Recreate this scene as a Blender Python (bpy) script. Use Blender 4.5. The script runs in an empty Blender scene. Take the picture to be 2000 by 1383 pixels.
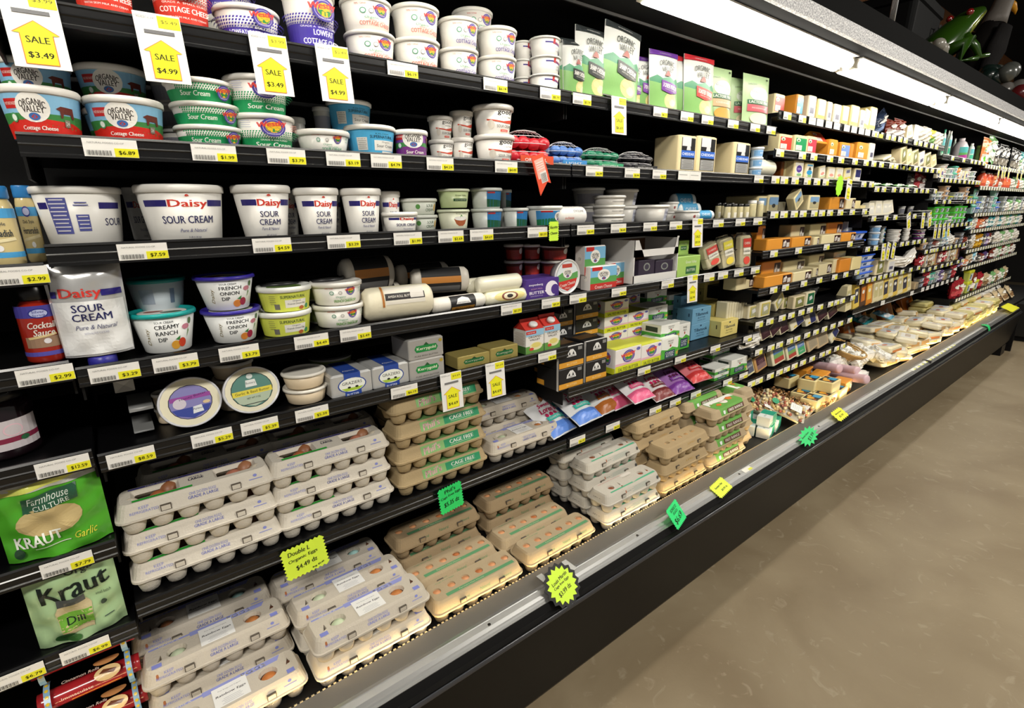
import bpy, math, random
from mathutils import Vector, Matrix
from mathutils.geometry import tessellate_polygon
sc = bpy.context.scene
COL = sc.collection
rnd = random.Random(7)
R = math.radians

# ------------------------------------------------------------------ camera
F = 1003.83; CAMZ = 1.5
def _basis(a, b, c):
    ca, sa, cb, sb, cc, s_ = math.cos(a), math.sin(a), math.cos(b), math.sin(b), math.cos(c), math.sin(c)
    f = Vector((sa*cb, ca*cb, -sb)); r = Vector((ca, -sa, 0)); d = f.cross(r)
    return cc*r + s_*d, -s_*r + cc*d, f
CR, CD, CF = _basis(R(37.94519), R(15.6389), R(0.83776))
cam = bpy.data.cameras.new('camera'); co = bpy.data.objects.new('camera', cam); COL.objects.link(co)
cam.sensor_width = 36; cam.lens = F/2000*36; cam.clip_start = .02; cam.clip_end = 100
co.matrix_world = Matrix(((CR.x, -CD.x, -CF.x, 0), (CR.y, -CD.y, -CF.y, 0), (CR.z, -CD.z, -CF.z, CAMZ), (0, 0, 0, 1)))
sc.camera = co
# ------------------------------------------------------------------ world, exposure, ceiling lights
w = bpy.data.worlds.new('world'); sc.world = w; w.use_nodes = True
w.node_tree.nodes['Background'].inputs[0].default_value = (1, .95, .88, 1)
w.node_tree.nodes['Background'].inputs[1].default_value = .13
vs = sc.view_settings; vs.view_transform = 'Standard'; vs.look = 'None'; vs.exposure = 0.50; vs.gamma = 1; vs.use_curve_mapping = False
TUBE = 7.4            # emission of the canopy tubes
RAILGLOW = 34.0
def area(name, loc, rot, sx, sy, e, col):
    l = bpy.data.lights.new(name, 'AREA'); l.shape = 'RECTANGLE'; l.size = sx; l.size_y = sy; l.energy = e; l.color = col
    o = bpy.data.objects.new(name, l); o.location = loc; o.rotation_euler = rot; COL.objects.link(o); return o
for i, (x, y) in enumerate([(-1.2, -1.6), (3.0, -1.6), (7.2, -1.6)]):
    area('ceiling_panel_light', (x, y, 3.6), (0, 0, 0), 1.2, .5, 92, (1, .95, .86))

# ------------------------------------------------------------------ geometry of the place
D = 1.1645; X0 = -.077; S = 1.2192
def ray(px, py): return CR*(px-1000) + CD*(py-691.5) + CF*F
def onY(px, py, Y=D):
    r = ray(px, py); r = r*(Y/r.y); return r.x, r.z + CAMZ       # a point of the photo at distance Y into the aisle side
def bay(k): return X0 + S*k
# shelf edge heights (metres above the floor) by bay letter + number from the top
Z = dict(B1=1.826, B2=1.630, B3=1.456, B4=1.242, B5=1.073, B6=.741,
         C1=1.826, C2=1.630, C3=1.456, C4=1.242, C5=.924, C6=.741,
         A4=1.427, A5=1.257, A6=1.087, A7=.895, A8=.703,
         D1=1.893, D2=1.741, D3=1.630, D4=1.481, D5=1.305, D6=1.131, D7=.977, D8=.836, D9=.680,
         E1=1.893, E2=1.741, E3=1.606, E4=1.439, E5=1.260, E6=1.064, E7=.880,
         F1=1.840, F2=1.685, F3=1.533, F4=1.350, F5=1.175, F6=1.032, F7=.880,
         H1=1.823, H2=1.645, H3=1.420, H4=1.278, H5=1.103, H6=.950, H7=.665,
         G1=1.823, G2=1.645, G3=1.420, G4=1.278, G5=1.103, G6=.950, G7=.665)
DECK = .430
ORD = ['', 'top', 'second', 'third', 'fourth', 'fifth', 'sixth', 'seventh', 'eighth', 'ninth']
BAYN = dict(A='leftmost', B='second', C='third', D='fourth', E='fifth', F='sixth', G='seventh', H='farthest')
def skey(s):
    if s[1:] == '0': return 'bottom deck, %s bay' % BAYN[s[0]]
    if s[0] == 'A': return 'narrow left bay, %s ledge' % {'4': 'highest', '5': 'second', '6': 'third', '7': 'fourth', '8': 'lowest'}[s[1]]
    return '%s shelf, %s bay' % (ORD[int(s[1:])], BAYN[s[0]])

# ------------------------------------------------------------------ materials
def lin(c): return c/12.92 if c <= .04045 else ((c+.055)/1.055)**2.4
def rgb(h): return tuple(lin(int(h[i:i+2], 16)/255) for i in (0, 2, 4)) + (1,)
MATS = {}
def M(h, rough=.5, metal=0, bump=None, emit=0, trans=0, coat=0, spec=.5, mottled=None, ior=1.45):
    key = (h, rough, metal, bump, emit, trans, coat, spec, mottled)
    if key in MATS: return MATS[key]
    m = bpy.data.materials.new('m_'+h); m.use_nodes = True; nt = m.node_tree; b = nt.nodes['Principled BSDF']
    b.inputs['Base Color'].default_value = rgb(h); b.inputs['Roughness'].default_value = rough; b.inputs['Metallic'].default_value = metal
    b.inputs['Specular IOR Level'].default_value = spec; b.inputs['Coat Weight'].default_value = coat
    b.inputs['Transmission Weight'].default_value = trans
    if trans: b.inputs['IOR'].default_value = ior
    if emit: b.inputs['Emission Color'].default_value = rgb(h); b.inputs['Emission Strength'].default_value = emit
    if bump or mottled:
        tc = nt.nodes.new('ShaderNodeTexCoord')
    if bump:
        n = nt.nodes.new('ShaderNodeTexNoise'); n.inputs['Scale'].default_value = bump[0]; n.inputs['Detail'].default_value = 5
        bp = nt.nodes.new('ShaderNodeBump'); bp.inputs['Strength'].default_value = bump[1]; bp.inputs['Distance'].default_value = .002
        nt.links.new(tc.outputs['Object'], n.inputs['Vector']); nt.links.new(n.outputs['Fac'], bp.inputs['Height']); nt.links.new(bp.outputs['Normal'], b.inputs['Normal'])
    if mottled:
        n2 = nt.nodes.new('ShaderNodeTexNoise'); n2.inputs['Scale'].default_value = mottled[1]; n2.inputs['Detail'].default_value = 6
        cr = nt.nodes.new('ShaderNodeValToRGB'); cr.color_ramp.elements[0].position = .38; cr.color_ramp.elements[1].position = .62
        cr.color_ramp.elements[0].color = rgb(h); cr.color_ramp.elements[1].color = rgb(mottled[0])
        nt.links.new(tc.outputs['Object'], n2.inputs['Vector']); nt.links.new(n2.outputs['Fac'], cr.inputs['Fac']); nt.links.new(cr.outputs['Color'], b.inputs['Base Color'])
    MATS[key] = m; return m
BLK = M('08080a', .38, spec=.3); BLK2 = M('0a0a0b', .6, spec=.25); WHT = M('eceae4', .4)
def film(): return M('ffffff', .08, trans=1, ior=1.15, spec=.6)

# ------------------------------------------------------------------ mesh builder
class MB:
    def __init__(s): s.v = []; s.f = []; s.m = []; s.sm = []; s.mats = []
    def mi(s, m):
        if m not in s.mats: s.mats.append(m)
        return s.mats.index(m)
    def add(s, vs, fs, m, smooth=False):
        o = len(s.v); s.v += [tuple(v) for v in vs]; k = s.mi(m)
        for f in fs: s.f.append([i+o for i in f]); s.m.append(k); s.sm.append(smooth)
        return s
    def box(s, x0, x1, y0, y1, z0, z1, m):
        return s.add([(x, y, z) for x in (x0, x1) for y in (y0, y1) for z in (z0, z1)],
              [(0, 1, 3, 2), (4, 6, 7, 5), (0, 4, 5, 1), (2, 3, 7, 6), (0, 2, 6, 4), (1, 5, 7, 3)], m)
    def rings(s, rs, m, smooth=True, cap0=True, cap1=True):
        n = len(rs[0]); vs = [p for r_ in rs for p in r_]; fs = []
        for i in range(len(rs)-1):
            for j in range(n): a = i*n+j; b = i*n+(j+1) % n; fs.append((a, b, b+n, a+n))
        s.add(vs, fs, m, smooth); o = len(s.v)-len(vs)
        for c, k in ((cap0, 0), (cap1, len(rs)-1)):
            if c: s.f.append([o+k*n+j for j in (range(n) if k else range(n-1, -1, -1))]); s.m.append(s.mi(m)); s.sm.append(False)
        return s
    def lathe(s, prof, m, n=32, c=(0, 0, 0), cap0=True, cap1=True, smooth=True):
        return s.rings([[(c[0]+r*math.cos(2*math.pi*j/n), c[1]+r*math.sin(2*math.pi*j/n), c[2]+z) for j in range(n)] for r, z in prof], m, smooth, cap0, cap1)
    def loft(s, secs, m, q=3, smooth=False, cap0=True, cap1=True):
        return s.rings([rrect(z, w_, d, r, q) for z, w_, d, r in secs], m, smooth, cap0, cap1)
    def tube(s, pts, r, m, n=8):
        rs = []
        for i, p in enumerate(pts):
            p = Vector(p); a = Vector(pts[max(0, i-1)]); b = Vector(pts[min(len(pts)-1, i+1)]); t = (b-a).normalized()
            u = t.cross(Vector((0, 0, 1)) if abs(t.z) < .9 else Vector((1, 0, 0))).normalized(); v = t.cross(u)
            rr = r[i] if isinstance(r, (list, tuple)) else r
            rs.append([p + (u*math.cos(2*math.pi*j/n) + v*math.sin(2*math.pi*j/n))*rr for j in range(n)])
        return s.rings(rs, m)
    def ell(s, c, r, m, n=14, k=8):
        return s.rings([[(c[0]+r[0]*math.sin(math.pi*i/k)*math.cos(2*math.pi*j/n), c[1]+r[1]*math.sin(math.pi*i/k)*math.sin(2*math.pi*j/n), c[2]-r[2]*math.cos(math.pi*i/k)) for j in range(n)] for i in [.15]+list(range(1, k))+[k-.15]], m)
    def build(s, name, parent=None):
        me = bpy.data.meshes.new(name); me.from_pydata(s.v, [], s.f)
        for m in s.mats: me.materials.append(m)
        me.polygons.foreach_set('material_index', s.m); me.polygons.foreach_set('use_smooth', s.sm); me.update()
        o = bpy.data.objects.new(name, me); COL.objects.link(o)
        if parent: o.parent = parent
        return o
def rrect(z, w_, d, r, q=3):
    pts = []
    for cx, cy, a0 in ((w_/2-r, d/2-r, 0), (-w_/2+r, d/2-r, 90), (-w_/2+r, -d/2+r, 180), (w_/2-r, -d/2+r, 270)):
        for i in range(q+1): a = R(a0+90*i/q); pts.append((cx+r*math.cos(a), cy+r*math.sin(a), z))
    return pts
def empty(name, loc=(0, 0, 0), rot=(0, 0, 0)):
    o = bpy.data.objects.new(name, None); o.empty_display_size = .02; o.location = loc; o.rotation_euler = rot; COL.objects.link(o); return o
def struct(name, mb, label=None):
    o = mb.build(name); o['kind'] = 'structure'
    if label: o['label'] = label
    return o

# ------------------------------------------------------------------ lettering and printed decoration
TC = {}
def textmesh(t):
    if t in TC: return TC[t]
    c = bpy.data.curves.new('t', 'FONT'); c.body = t; c.size = 1; c.resolution_u = 2; c.align_x = 'CENTER'
    o = bpy.data.objects.new('t', c); me = bpy.data.meshes.new_from_object(o)
    vs = [(v.co.x, v.co.y) for v in me.vertices]; fs = [tuple(p.vertices) for p in me.polygons]
    bpy.data.objects.remove(o); bpy.data.curves.remove(c); bpy.data.meshes.remove(me)
    if not vs: vs = [(0, 0), (1, 0), (0, 1)]; fs = []
    xs = [a for a, b in vs]; ys = [b for a, b in vs]; w_ = max(xs)-min(xs) or 1; h = max(ys)-min(ys) or 1
    vs = [((a-(max(xs)+min(xs))/2)/w_, (b-(max(ys)+min(ys))/2)/h) for a, b in vs]
    TC[t] = (vs, fs, w_/h); return TC[t]
def splituv(uv, fs, mx=.011, my=.016):
    uv = list(uv); out = []; st = []
    for f in fs: st += [(f[0], f[i], f[i+1]) for i in range(1, len(f)-1)] if len(f) > 3 and (max(uv[i][0] for i in f)-min(uv[i][0] for i in f) > mx or max(uv[i][1] for i in f)-min(uv[i][1] for i in f) > my) else [tuple(f)]
    mid = {}
    while st:
        f = st.pop()
        if len(f) != 3: out.append(f); continue
        e = max(((max(abs(uv[f[i]][0]-uv[f[(i+1) % 3]][0])/mx, abs(uv[f[i]][1]-uv[f[(i+1) % 3]][1])/my), i) for i in range(3)))
        if e[0] <= 1 or len(out) > 6000: out.append(f); continue
        i = e[1]; a, b, c = f[i], f[(i+1) % 3], f[(i+2) % 3]; k = (min(a, b), max(a, b))
        if k not in mid: mid[k] = len(uv); uv.append(((uv[a][0]+uv[b][0])/2, (uv[a][1]+uv[b][1])/2))
        st += [(a, mid[k], c), (mid[k], b, c)]
    return uv, out
def decals(name, parent, els, fmap, rough=.45, gx=.009, gy=.014):
    mb = MB(); k = 0
    for e in els:
        k += 1; off = .0003 + k*.00009; m = M(e[-1] if isinstance(e[-1], str) else e[-2], rough); op = e[-1] if isinstance(e[-1], dict) else {}
        uv = []; fs = []
        if e[0] == 'r':
            _, x0, y0, x1, y1 = e[:5]; nx = max(1, math.ceil(abs(x1-x0)/gx)); ny = max(1, math.ceil(abs(y1-y0)/gy))
            uv = [(x0+(x1-x0)*i/nx, y0+(y1-y0)*j/ny) for j in range(ny+1) for i in range(nx+1)]
            fs = [(j*(nx+1)+i, j*(nx+1)+i+1, (j+1)*(nx+1)+i+1, (j+1)*(nx+1)+i) for j in range(ny) for i in range(nx)]
        elif e[0] == 'e':
            _, cx, cy, rx, ry = e[:5]; n = 20; kk = max(1, math.ceil(max(rx, ry)/min(gx, gy)))
            uv = [(cx, cy)] + [(cx+rx*q/kk*math.cos(2*math.pi*j/n), cy+ry*q/kk*math.sin(2*math.pi*j/n)) for q in range(1, kk+1) for j in range(n)]
            fs = [(0, 1+j, 1+(j+1) % n) for j in range(n)] + [(1+(q-1)*n+j, 1+q*n+j, 1+q*n+(j+1) % n, 1+(q-1)*n+(j+1) % n) for q in range(1, kk) for j in range(n)]
        elif e[0] == 'p':
            uv = list(e[1]); fs = [tuple(t) for t in tessellate_polygon([[Vector((a, b, 0)) for a, b in uv]])]
            fs = [f if sum((uv[f[i]][0]*uv[f[(i+1) % 3]][1]-uv[f[(i+1) % 3]][0]*uv[f[i]][1]) for i in range(3)) > 0 else f[::-1] for f in fs]
        elif e[0] == 't':
            _, t, cx, cy, h, w_ = e[:6]; vs, fs, asp = textmesh(t); w_ = w_ or h*asp; sh = op.get('sh', 0)
            uv = [(cx+a*w_+b*h*sh, cy+b*h) for a, b in vs]
            if op.get('arc'): uv = [(a, b-op['arc']*((a-cx)/w_*2)**2*h) for a, b in uv]
        if op.get('rot'):
            c_, s_ = math.cos(R(op['rot'])), math.sin(R(op['rot'])); ax, ay = op.get('at', (e[2], e[3]) if e[0] in 'te' else (0, 0))
            if e[0] == 'e': ax, ay = op.get('at', (e[1], e[2]))
            uv = [(ax+(a-ax)*c_-(b-ay)*s_, ay+(a-ax)*s_+(b-ay)*c_) for a, b in uv]
        if e[0] in 'pt': uv, fs = splituv(uv, fs, gx*1.2, gy*1.15)
        mb.add([fmap(a, b, off) for a, b in uv], fs, m)
        if e[0] == 't' and op.get('bold'):
            b_ = op['bold']; mb.add([fmap(a+b_, b, off) for a, b in uv], fs, m)
    return mb.build(name, parent)
def cone(rb, rt, h, a0=0, z0=0):
    rm = (rb+rt)/2
    def f(u, v, o):
        r = rb+(rt-rb)*v/h+o; a = u/rm+a0; return (math.sin(a)*r, -math.cos(a)*r, v+z0)
    return f
def front(y): return lambda u, v, o: (u, y-o, v)
def top(z): return lambda u, v, o: (u, v, z+o)
def left(x): return lambda u, v, o: (x-o, -u, v)

# ------------------------------------------------------------------ things: one of each kind, then copies of it and its parts
KIND = {}      # kind -> dict(fn, dims, name, cat, root)
LOG = []
def kind(key, name, cat, dims, fn): KIND[key] = dict(fn=fn, dims=dims, name=name, cat=cat, root=None)
def copy_tree(o, parent=None):
    c = o.copy(); COL.objects.link(c)
    if parent: c.parent = parent
    for ch in o.children: copy_tree(ch, c)
    return c
def make(key):
    k = KIND[key]
    if k['root'] is None:
        r = k['fn']()
        if isinstance(r, MB): r = r.build(k['name'])
        k['root'] = r; return r
    return copy_tree(k['root'])
def put(key, loc, size=None, rot=(0, 0, 0), desc=None, shelf=None, stack=None, group=None, uni=None):
    """place one thing; size = (w, d, h) in metres, rot in degrees"""
    k = KIND[key]; o = make(key); w0, d0, h0 = k['dims']
    if size and (abs(rot[0]) > 1 or abs(rot[1]) > 1): loc = (loc[0], loc[1], loc[2]+abs(size[0]/2*math.sin(R(rot[1])))+abs(size[1]/2*math.sin(R(rot[0]))))
    o.location = loc; o.rotation_euler = tuple(R(a) for a in rot)
    if size: o.scale = (size[0]/w0, size[1]/d0, size[2]/h0)
    elif uni: o.scale = (uni,)*3
    o['category'] = k['cat']
    LOG.append(dict(o=o, desc=desc or key, shelf=shelf, x=loc[0], y=loc[1], z=loc[2], group=group)); return o
def Xat(px, Y, z):
    """X of the point at distance Y and height z that the photo shows in column px"""
    k = (px-1000)/F; zz = z-CAMZ
    return (k*(CF.y*Y+CF.z*zz)-(CR.y*Y+CR.z*zz))/(CR.x-k*CF.x)
def onZ(px, py, z):
    r = ray(px, py); r = r*((z-CAMZ)/r.z); return r.x, r.y
def fit(pxl, pxr, pyt, z, Yf, rnd_=False):
    """width, height and centre X of a thing whose front stands at distance Yf on height z"""
    pxm = (pxl+pxr)/2; zt = onY(pxm, pyt, Yf)[1]; zm = (zt+z)/2; Y = Yf
    for _ in range(5 if rnd_ else 1):
        xl = Xat(pxl, Y, zm); xr = Xat(pxr, Y, zm); w_ = xr-xl; xc = (xl+xr)/2
        if rnd_: w_ *= Y/math.hypot(xc, Y); Y = Yf+w_/2
    return xc, w_, zt-z
def onshelf(key, pxl, pxr, pyt, shelf, desc, n=1, dy=.012, d=None, yaw=0, lean=0, back=0, rd=None, z=None, stag=0, rows=0, rowgap=.004, bdesc=None):
    """a thing (or a stack of n) whose front face or rim fills pxl..pxr and reaches up to pyt in the photograph"""
    zs = z if z is not None else Z[shelf]-.006
    rd = KIND[key].get('round') if rd is None else rd
    x, w_, h = fit(pxl, pxr, pyt, zs, D+dy, rd); h /= n
    dep = w_ if rd else (d or KIND[key]['dims'][1]*w_/KIND[key]['dims'][0])
    for j in range(rows+1):
        for i in range(n):
            sx = (rnd.random()-.5)*stag
            put(key, (x+sx+(rnd.random()-.5)*.004*j, D+dy+dep/2+j*(dep+rowgap), zs+i*h), (w_, dep, h), (back, lean, yaw+sx*300),
                desc if j == 0 else (bdesc or desc), shelf)
# ------------------------------------------------------------------ the setting
def prism(mb, prof, x0, x1, m, caps=True, smooth=False):
    n = len(prof); vs = [(x0, y, z) for y, z in prof]+[(x1, y, z) for y, z in prof]
    fs = [(i, (i+1) % n, (i+1) % n+n, i+n) for i in range(n)]
    if caps: fs += [tuple(range(n))[::-1], tuple(range(n, 2*n))]
    return mb.add(vs, fs, m, smooth)
fm = M('83765f', .5, spec=.4)
def floor_mat():
    m = bpy.data.materials.new('concrete'); m.use_nodes = True; nt = m.node_tree; b = nt.nodes['Principled BSDF']; L = nt.links.new
    tc = nt.nodes.new('ShaderNodeTexCoord'); n1 = nt.nodes.new('ShaderNodeTexNoise'); n2 = nt.nodes.new('ShaderNodeTexNoise'); n3 = nt.nodes.new('ShaderNodeTexNoise')
    n1.inputs['Scale'].default_value = 2.2; n1.inputs['Detail'].default_value = 8; n1.inputs['Distortion'].default_value = .6
    n2.inputs['Scale'].default_value = 13; n2.inputs['Detail'].default_value = 5; n2.inputs['Distortion'].default_value = 1.5
    n3.inputs['Scale'].default_value = 90; n3.inputs['Detail'].default_value = 3
    for n in (n1, n2, n3): L(tc.outputs['Object'], n.inputs['Vector'])
    r1 = nt.nodes.new('ShaderNodeValToRGB'); e = r1.color_ramp.elements; e[0].color = rgb('7c6d55'); e[0].position = .35; e[1].color = rgb('8f8168'); e[1].position = .68
    r2 = nt.nodes.new('ShaderNodeValToRGB'); e = r2.color_ramp.elements; e[0].color = (0, 0, 0, 1); e[0].position = .60; e[1].color = (1, 1, 1, 1); e[1].position = .70
    mx = nt.nodes.new('ShaderNodeMix'); mx.data_type = 'RGBA'; mx.inputs[7].default_value = rgb('a2967f')
    ml = nt.nodes.new('ShaderNodeMath'); ml.operation = 'MULTIPLY'; ml.inputs[1].default_value = .5
    L(n1.outputs['Fac'], r1.inputs['Fac']); L(n2.outputs['Fac'], r2.inputs['Fac']); L(r2.outputs['Color'], ml.inputs[0]); L(ml.outputs[0], mx.inputs[0]); L(r1.outputs['Color'], mx.inputs[6])
    L(mx.outputs[2], b.inputs['Base Color']); b.inputs['Roughness'].default_value = .45; b.inputs['Specular IOR Level'].default_value = .35
    bp = nt.nodes.new('ShaderNodeBump'); bp.inputs['Strength'].default_value = .12; bp.inputs['Distance'].default_value = .003
    L(n3.outputs['Fac'], bp.inputs['Height']); L(bp.outputs['Normal'], b.inputs['Normal']); return m
struct('floor', MB().box(-3, 14, -4, 3, -.05, 0, floor_mat()), 'worn tan concrete shop floor')
struct('wall_back', MB().box(-3, 14, 2.2, 2.3, 0, 4.2, M('0d0b0a', .8)), 'dark wall behind the refrigerated case')
struct('ceiling', MB().box(-3, 14, -4, 2.3, 4.2, 4.3, M('2a2826', .8)), 'dark ceiling of the shop')
struct('wall_right', MB().box(14, 14.1, -4, 2.3, 0, 4.2, M('1a1816', .8)))
bd = MB()
for i in range(44): bd.box(2.2+i*.22, 2.2+i*.22+.212, 2.16, 2.2, 2.2, 3.6, M('8a5a34', .7, bump=(30, .4)))
o = struct('trim_1', bd, 'brown wooden boards on the wall above the case')

CX0, CX1 = bay(-1), bay(8); RX1 = 7.3
case = empty('refrigerated_case', (0, 1.2, 0)); case['label'] = 'long black open-front refrigerated dairy case with silver front rail'; case['category'] = 'refrigerated case'
def cpart(mb, name, label=None):
    mb.v = [(a, b-1.2, c) for a, b, c in mb.v]; o = mb.build(name, case)
    if label: o['label'] = label
    return o
b = MB(); b.box(CX0, CX1, 1.66, 1.70, .1, 2.12, BLK2); b.box(CX0, CX1, 1.24, 1.70, 2.08, 2.12, BLK2)
cpart(b, 'back_panel')
b = MB(); b.box(CX0, CX1, .996, 1.66, .40, DECK-.002, M('0e0e0e', .5)); cpart(b, 'deck')
b = MB(); prism(b, [(.885, .449), (.872, .43), (.858, .4285), (.854, .420), (.858, .408), (.872, .30), (.895, .12), (.905, .10), (.99, .10), (.99, .44)], CX0, RX1, M('070606', .42, spec=.22))
prism(b, [(.98, 0), (1.6, 0), (1.6, .1), (.98, .1)], CX0, RX1-.5, BLK2); cpart(b, 'front_bumper')
b = MB(); prism(b, [(.8535, .430), (.8515, .427), (.8505, .421), (.8515, .415), (.8535, .412), (.856, .421)], CX0, RX1, M('3a3c42', .18, spec=.8), smooth=True); cpart(b, 'bumper_highlight')  # lighter glossy strip added along the bumper nose to draw its highlight
b = MB(); b.box(RX1-.30, RX1-.12, .90, 1.05, 0, .1, BLK); b.box(RX1, RX1+.03, .87, 1.6, 0, .44, BLK); b.box(CX0, RX1, .972, .982, .40, .4560, BLK); cpart(b, 'leveling_foot')
b = MB(); silver = M('c9c9c7', .28, metal=.85); gry = M('77746e', .5, metal=.3)
prism(b, [(.992, .4600), (.932, .464), (.932, .44), (.934, .455), (.992, .4572)], CX0, RX1, gry)
prism(b, [(.931, .464), (.929, .4672), (.921, .4668), (.919, .4655), (.904, .462), (.896, .457), (.893, .4555), (.890, .452), (.884, .449), (.884, .435), (.931, .435)], CX0, RX1, silver)
for x in [.62, 1.22, 1.86, 2.6, 3.4, 4.3, 5.2, 6.1]: b.lathe([(.0045, 0), (.0045, .0015), (.003, .002)], M('55534f', .3, metal=1), n=10, c=(x, .908, .4628))
b.box(4.31, 4.33, .886, .934, .45, .4685, M('2a2a2a', .4)); cpart(b, 'front_rail', 'brushed silver rail')
b = MB(); m1, m2 = M('1a1a1a', .4), M('a89f8a', .4, metal=.5)
n = 560; x = CX0
for i in range(n):
    xa = -.35+i*.0125
    for j, y in enumerate((.9955, 1.0005)):
        b.box(xa+j*.006, xa+j*.006+.0065, y-.0018, y+.0018, .446, .4535, m2)
b.box(CX0, RX1, .9945, 1.004, .438, .4465, m1); cpart(b, 'air_grille', 'small metal honeycomb grille')
b = MB(); prism(b, [(.866, 2.066), (1.19, 2.066), (1.19, 2.09), (1.24, 2.12), (1.70, 2.12), (1.70, 2.20), (.866, 2.19)], CX0, CX1, M('080808', .75, spec=.06))
prism(b, [(1.188, 2.0655), (1.188, 2.058), (1.193, 2.058), (1.193, 2.0655)], CX0, CX1, M('2c2a28', .5)); cpart(b, 'canopy')  # inner lip greyer than the black plate: edge highlight put into its colour
gm = M('9a9aa0', .4, mottled=('ffffff', 190), bump=(220, 1.0), spec=.8)
b = MB(); b.box(CX0, CX1, .852, .866, 2.061, 2.108, gm); cpart(b, 'canopy_trim', 'glittery silver strip')
tm = M('fffaf0', .5, emit=TUBE)
xs = [2.49+1.27*k for k in range(-3, 6)]
for x in xs:
    b = MB(); b.box(x+.02, x+1.25, .925, 1.045, 2.061, 2.066, M('e8e6e0', .4))
    for e in (x+.012, x+1.235):
        for y in (.957, 1.008): b.box(e, e+.022, y-.014, y+.014, 2.028, 2.062, M('cfcabc', .5))
    fx = cpart(b, 'lamp_holder')
    for y in (.957, 1.008):
        t = MB(); rr = [[(xx, y-1.2+.0195*math.cos(a*math.pi/6), 2.041+.0195*math.sin(a*math.pi/6)) for a in range(12)] for xx in (x+.03, x+1.238)]
        t.rings(rr, tm); t.build('fluorescent_tube', fx)['label'] = 'glowing white tube'
# warm strip lamp tucked under the inner edge of the front rail
b = MB(); b.box(CX0, RX1, .9840, .9900, .4490, .4555, M('ffe2a6', .5, emit=RAILGLOW)); g = cpart(b, 'strip_lamp', 'warm glowing strip')

# ------------------------------------------------------------------ shelves with their price rails
def shelf(key, x0, x1, depth=.45):
    z = Z[key]; r = empty('store_shelf', ((x0+x1)/2, D, z)); L = (x1-x0)/2-.003
    b = MB(); b.box(-L, L, .004, depth, -.024, -.008, BLK); b.box(-L, -L+.004, .03, depth, -.07, -.024, BLK2); b.box(L-.004, L, .03, depth, -.07, -.024, BLK2); b.build('shelf_board', r)
    b = MB(); prism(b, [(.004, 0), (.0, .0), (-.002, -.004), (.0, -.006), (-.0005, -.016), (-.002, -.018), (-.0005, -.02), (0, -.030), (-.003, -.032), (-.003, -.037), (.004, -.037)], -L, L, M('0e0e0f', .25, spec=.6)); b.build('price_rail', r)
    r['category'] = 'shelf'; LOG.append(dict(o=r, desc='black metal store shelf', shelf=key, x=(x0+x1)/2, y=D, z=z, group=None)); r['group'] = 'black metal shelves of the case'
for k in Z:
    i = 'ABCDEFGH'.index(k[0])-1; shelf(k, bay(i), bay(i+1))
for i, z in enumerate([1.823, 1.645, 1.42, 1.278, 1.103, .95, .7]):
    pass
# ------------------------------------------------------------------ kinds of products
def tub(key, name, rt, rb, h, lid, body, els, lidh=.011, over=.003, lidtop=None, a0=0, seg=44, lidlab=None, rough=.35, extra=None):
    def fn():
        r = empty(name); hb = h-lidh*.8
        MB().lathe([(rb*.95, 0), (rb+(rt-rb)*.0025/hb, .0025), (rt, hb)], M(body, rough), seg).build('tub_body', r)
        l = MB().lathe([(rt+.0008, hb-lidh*.2), (rt+over, hb-lidh*.15), (rt+over+.0004, h-.003), (rt+over-.002, h), (rt-.001, h-.0006), (rt-.004, h-.004), (rt-.012, h-.0042)], M(lid, rough), seg).build('lid', r)
        if lidlab: decals('lid_label', l, lidlab, top(h-.0042))
        if els: decals('printed_label', r, els, cone(rb, rt, hb, a0))
        if extra: extra(r)
        return r
    kind(key, name, 'tub', (2*(rt+over), 2*(rt+over), h), fn); KIND[key]['round'] = True
def logo(cx, cy, s, word='Westby'):      # round rainbow creamery logo
    return [('e', cx, cy, s, s, '4a3f9e'), ('e', cx, cy, s*.82, s*.82, 'd9d4ee'), ('e', cx, cy, s*.78, s*.78, '5646a8'), ('e', cx, cy, s*.62, s*.6, 'f2c02c'),
            ('p', [(cx-s*.6, cy-s*.1), (cx-s*.25, cy-s*.02), (cx, cy-s*.16), (cx+s*.3, cy), (cx+s*.6, cy-s*.1), (cx+s*.35, cy-s*.5), (cx-s*.35, cy-s*.5)], '2f8f46'),
            ('t', word, cx-s*.15, cy+s*.28, s*.72, s*2.3, 'e2453c', dict(sh=.25, rot=10, bold=s*.08)),
            ('t', 'COOPERATIVE CREAMERY', cx, cy-s*.70, s*.13, s*1.1, 'f0eefa')]
def chk(x0, x1, y, rows, c, s=.0032):
    return [('p', [(x0+(i+.5*(j % 2))*s*1.25, y+j*s), (x0+(i+.5*(j % 2))*s*1.25+s*.7, y+j*s), (x0+(i+.5*(j % 2))*s*1.25+s, y+j*s+s*.8), (x0+(i+.5*(j % 2))*s*1.25+s*.3, y+j*s+s*.8)], c) for j in range(rows) for i in range(int((x1-x0)/s/1.25))]
def ov(cx, cy, s, dark='3a332c'):        # white oval farm logo
    return [('e', cx, cy, s, s*.78, 'f4f1ea'), ('t', 'ORGANIC', cx, cy+s*.28, s*.34, s*1.5, dark, dict(arc=.5, bold=s*.02)), ('t', 'VALLEY', cx, cy-s*.08, s*.34, s*1.25, dark, dict(arc=.2, bold=s*.02)),
            ('e', cx, cy-s*.48, s*.34, s*.2, '3d6db0'), ('p', [(cx-s*.2, cy-s*.5), (cx, cy-s*.36), (cx+s*.2, cy-s*.5), (cx, cy-s*.62)], 'b8322c')]
def lines(cx, cy, w_, n, g, c, h=.0012):
    return [('r', cx-w_/2*(1 if i % 2 else .8), cy-i*g, cx+w_/2*(1 if i % 2 else .85), cy-i*g+h, c) for i in range(n)]
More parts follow.
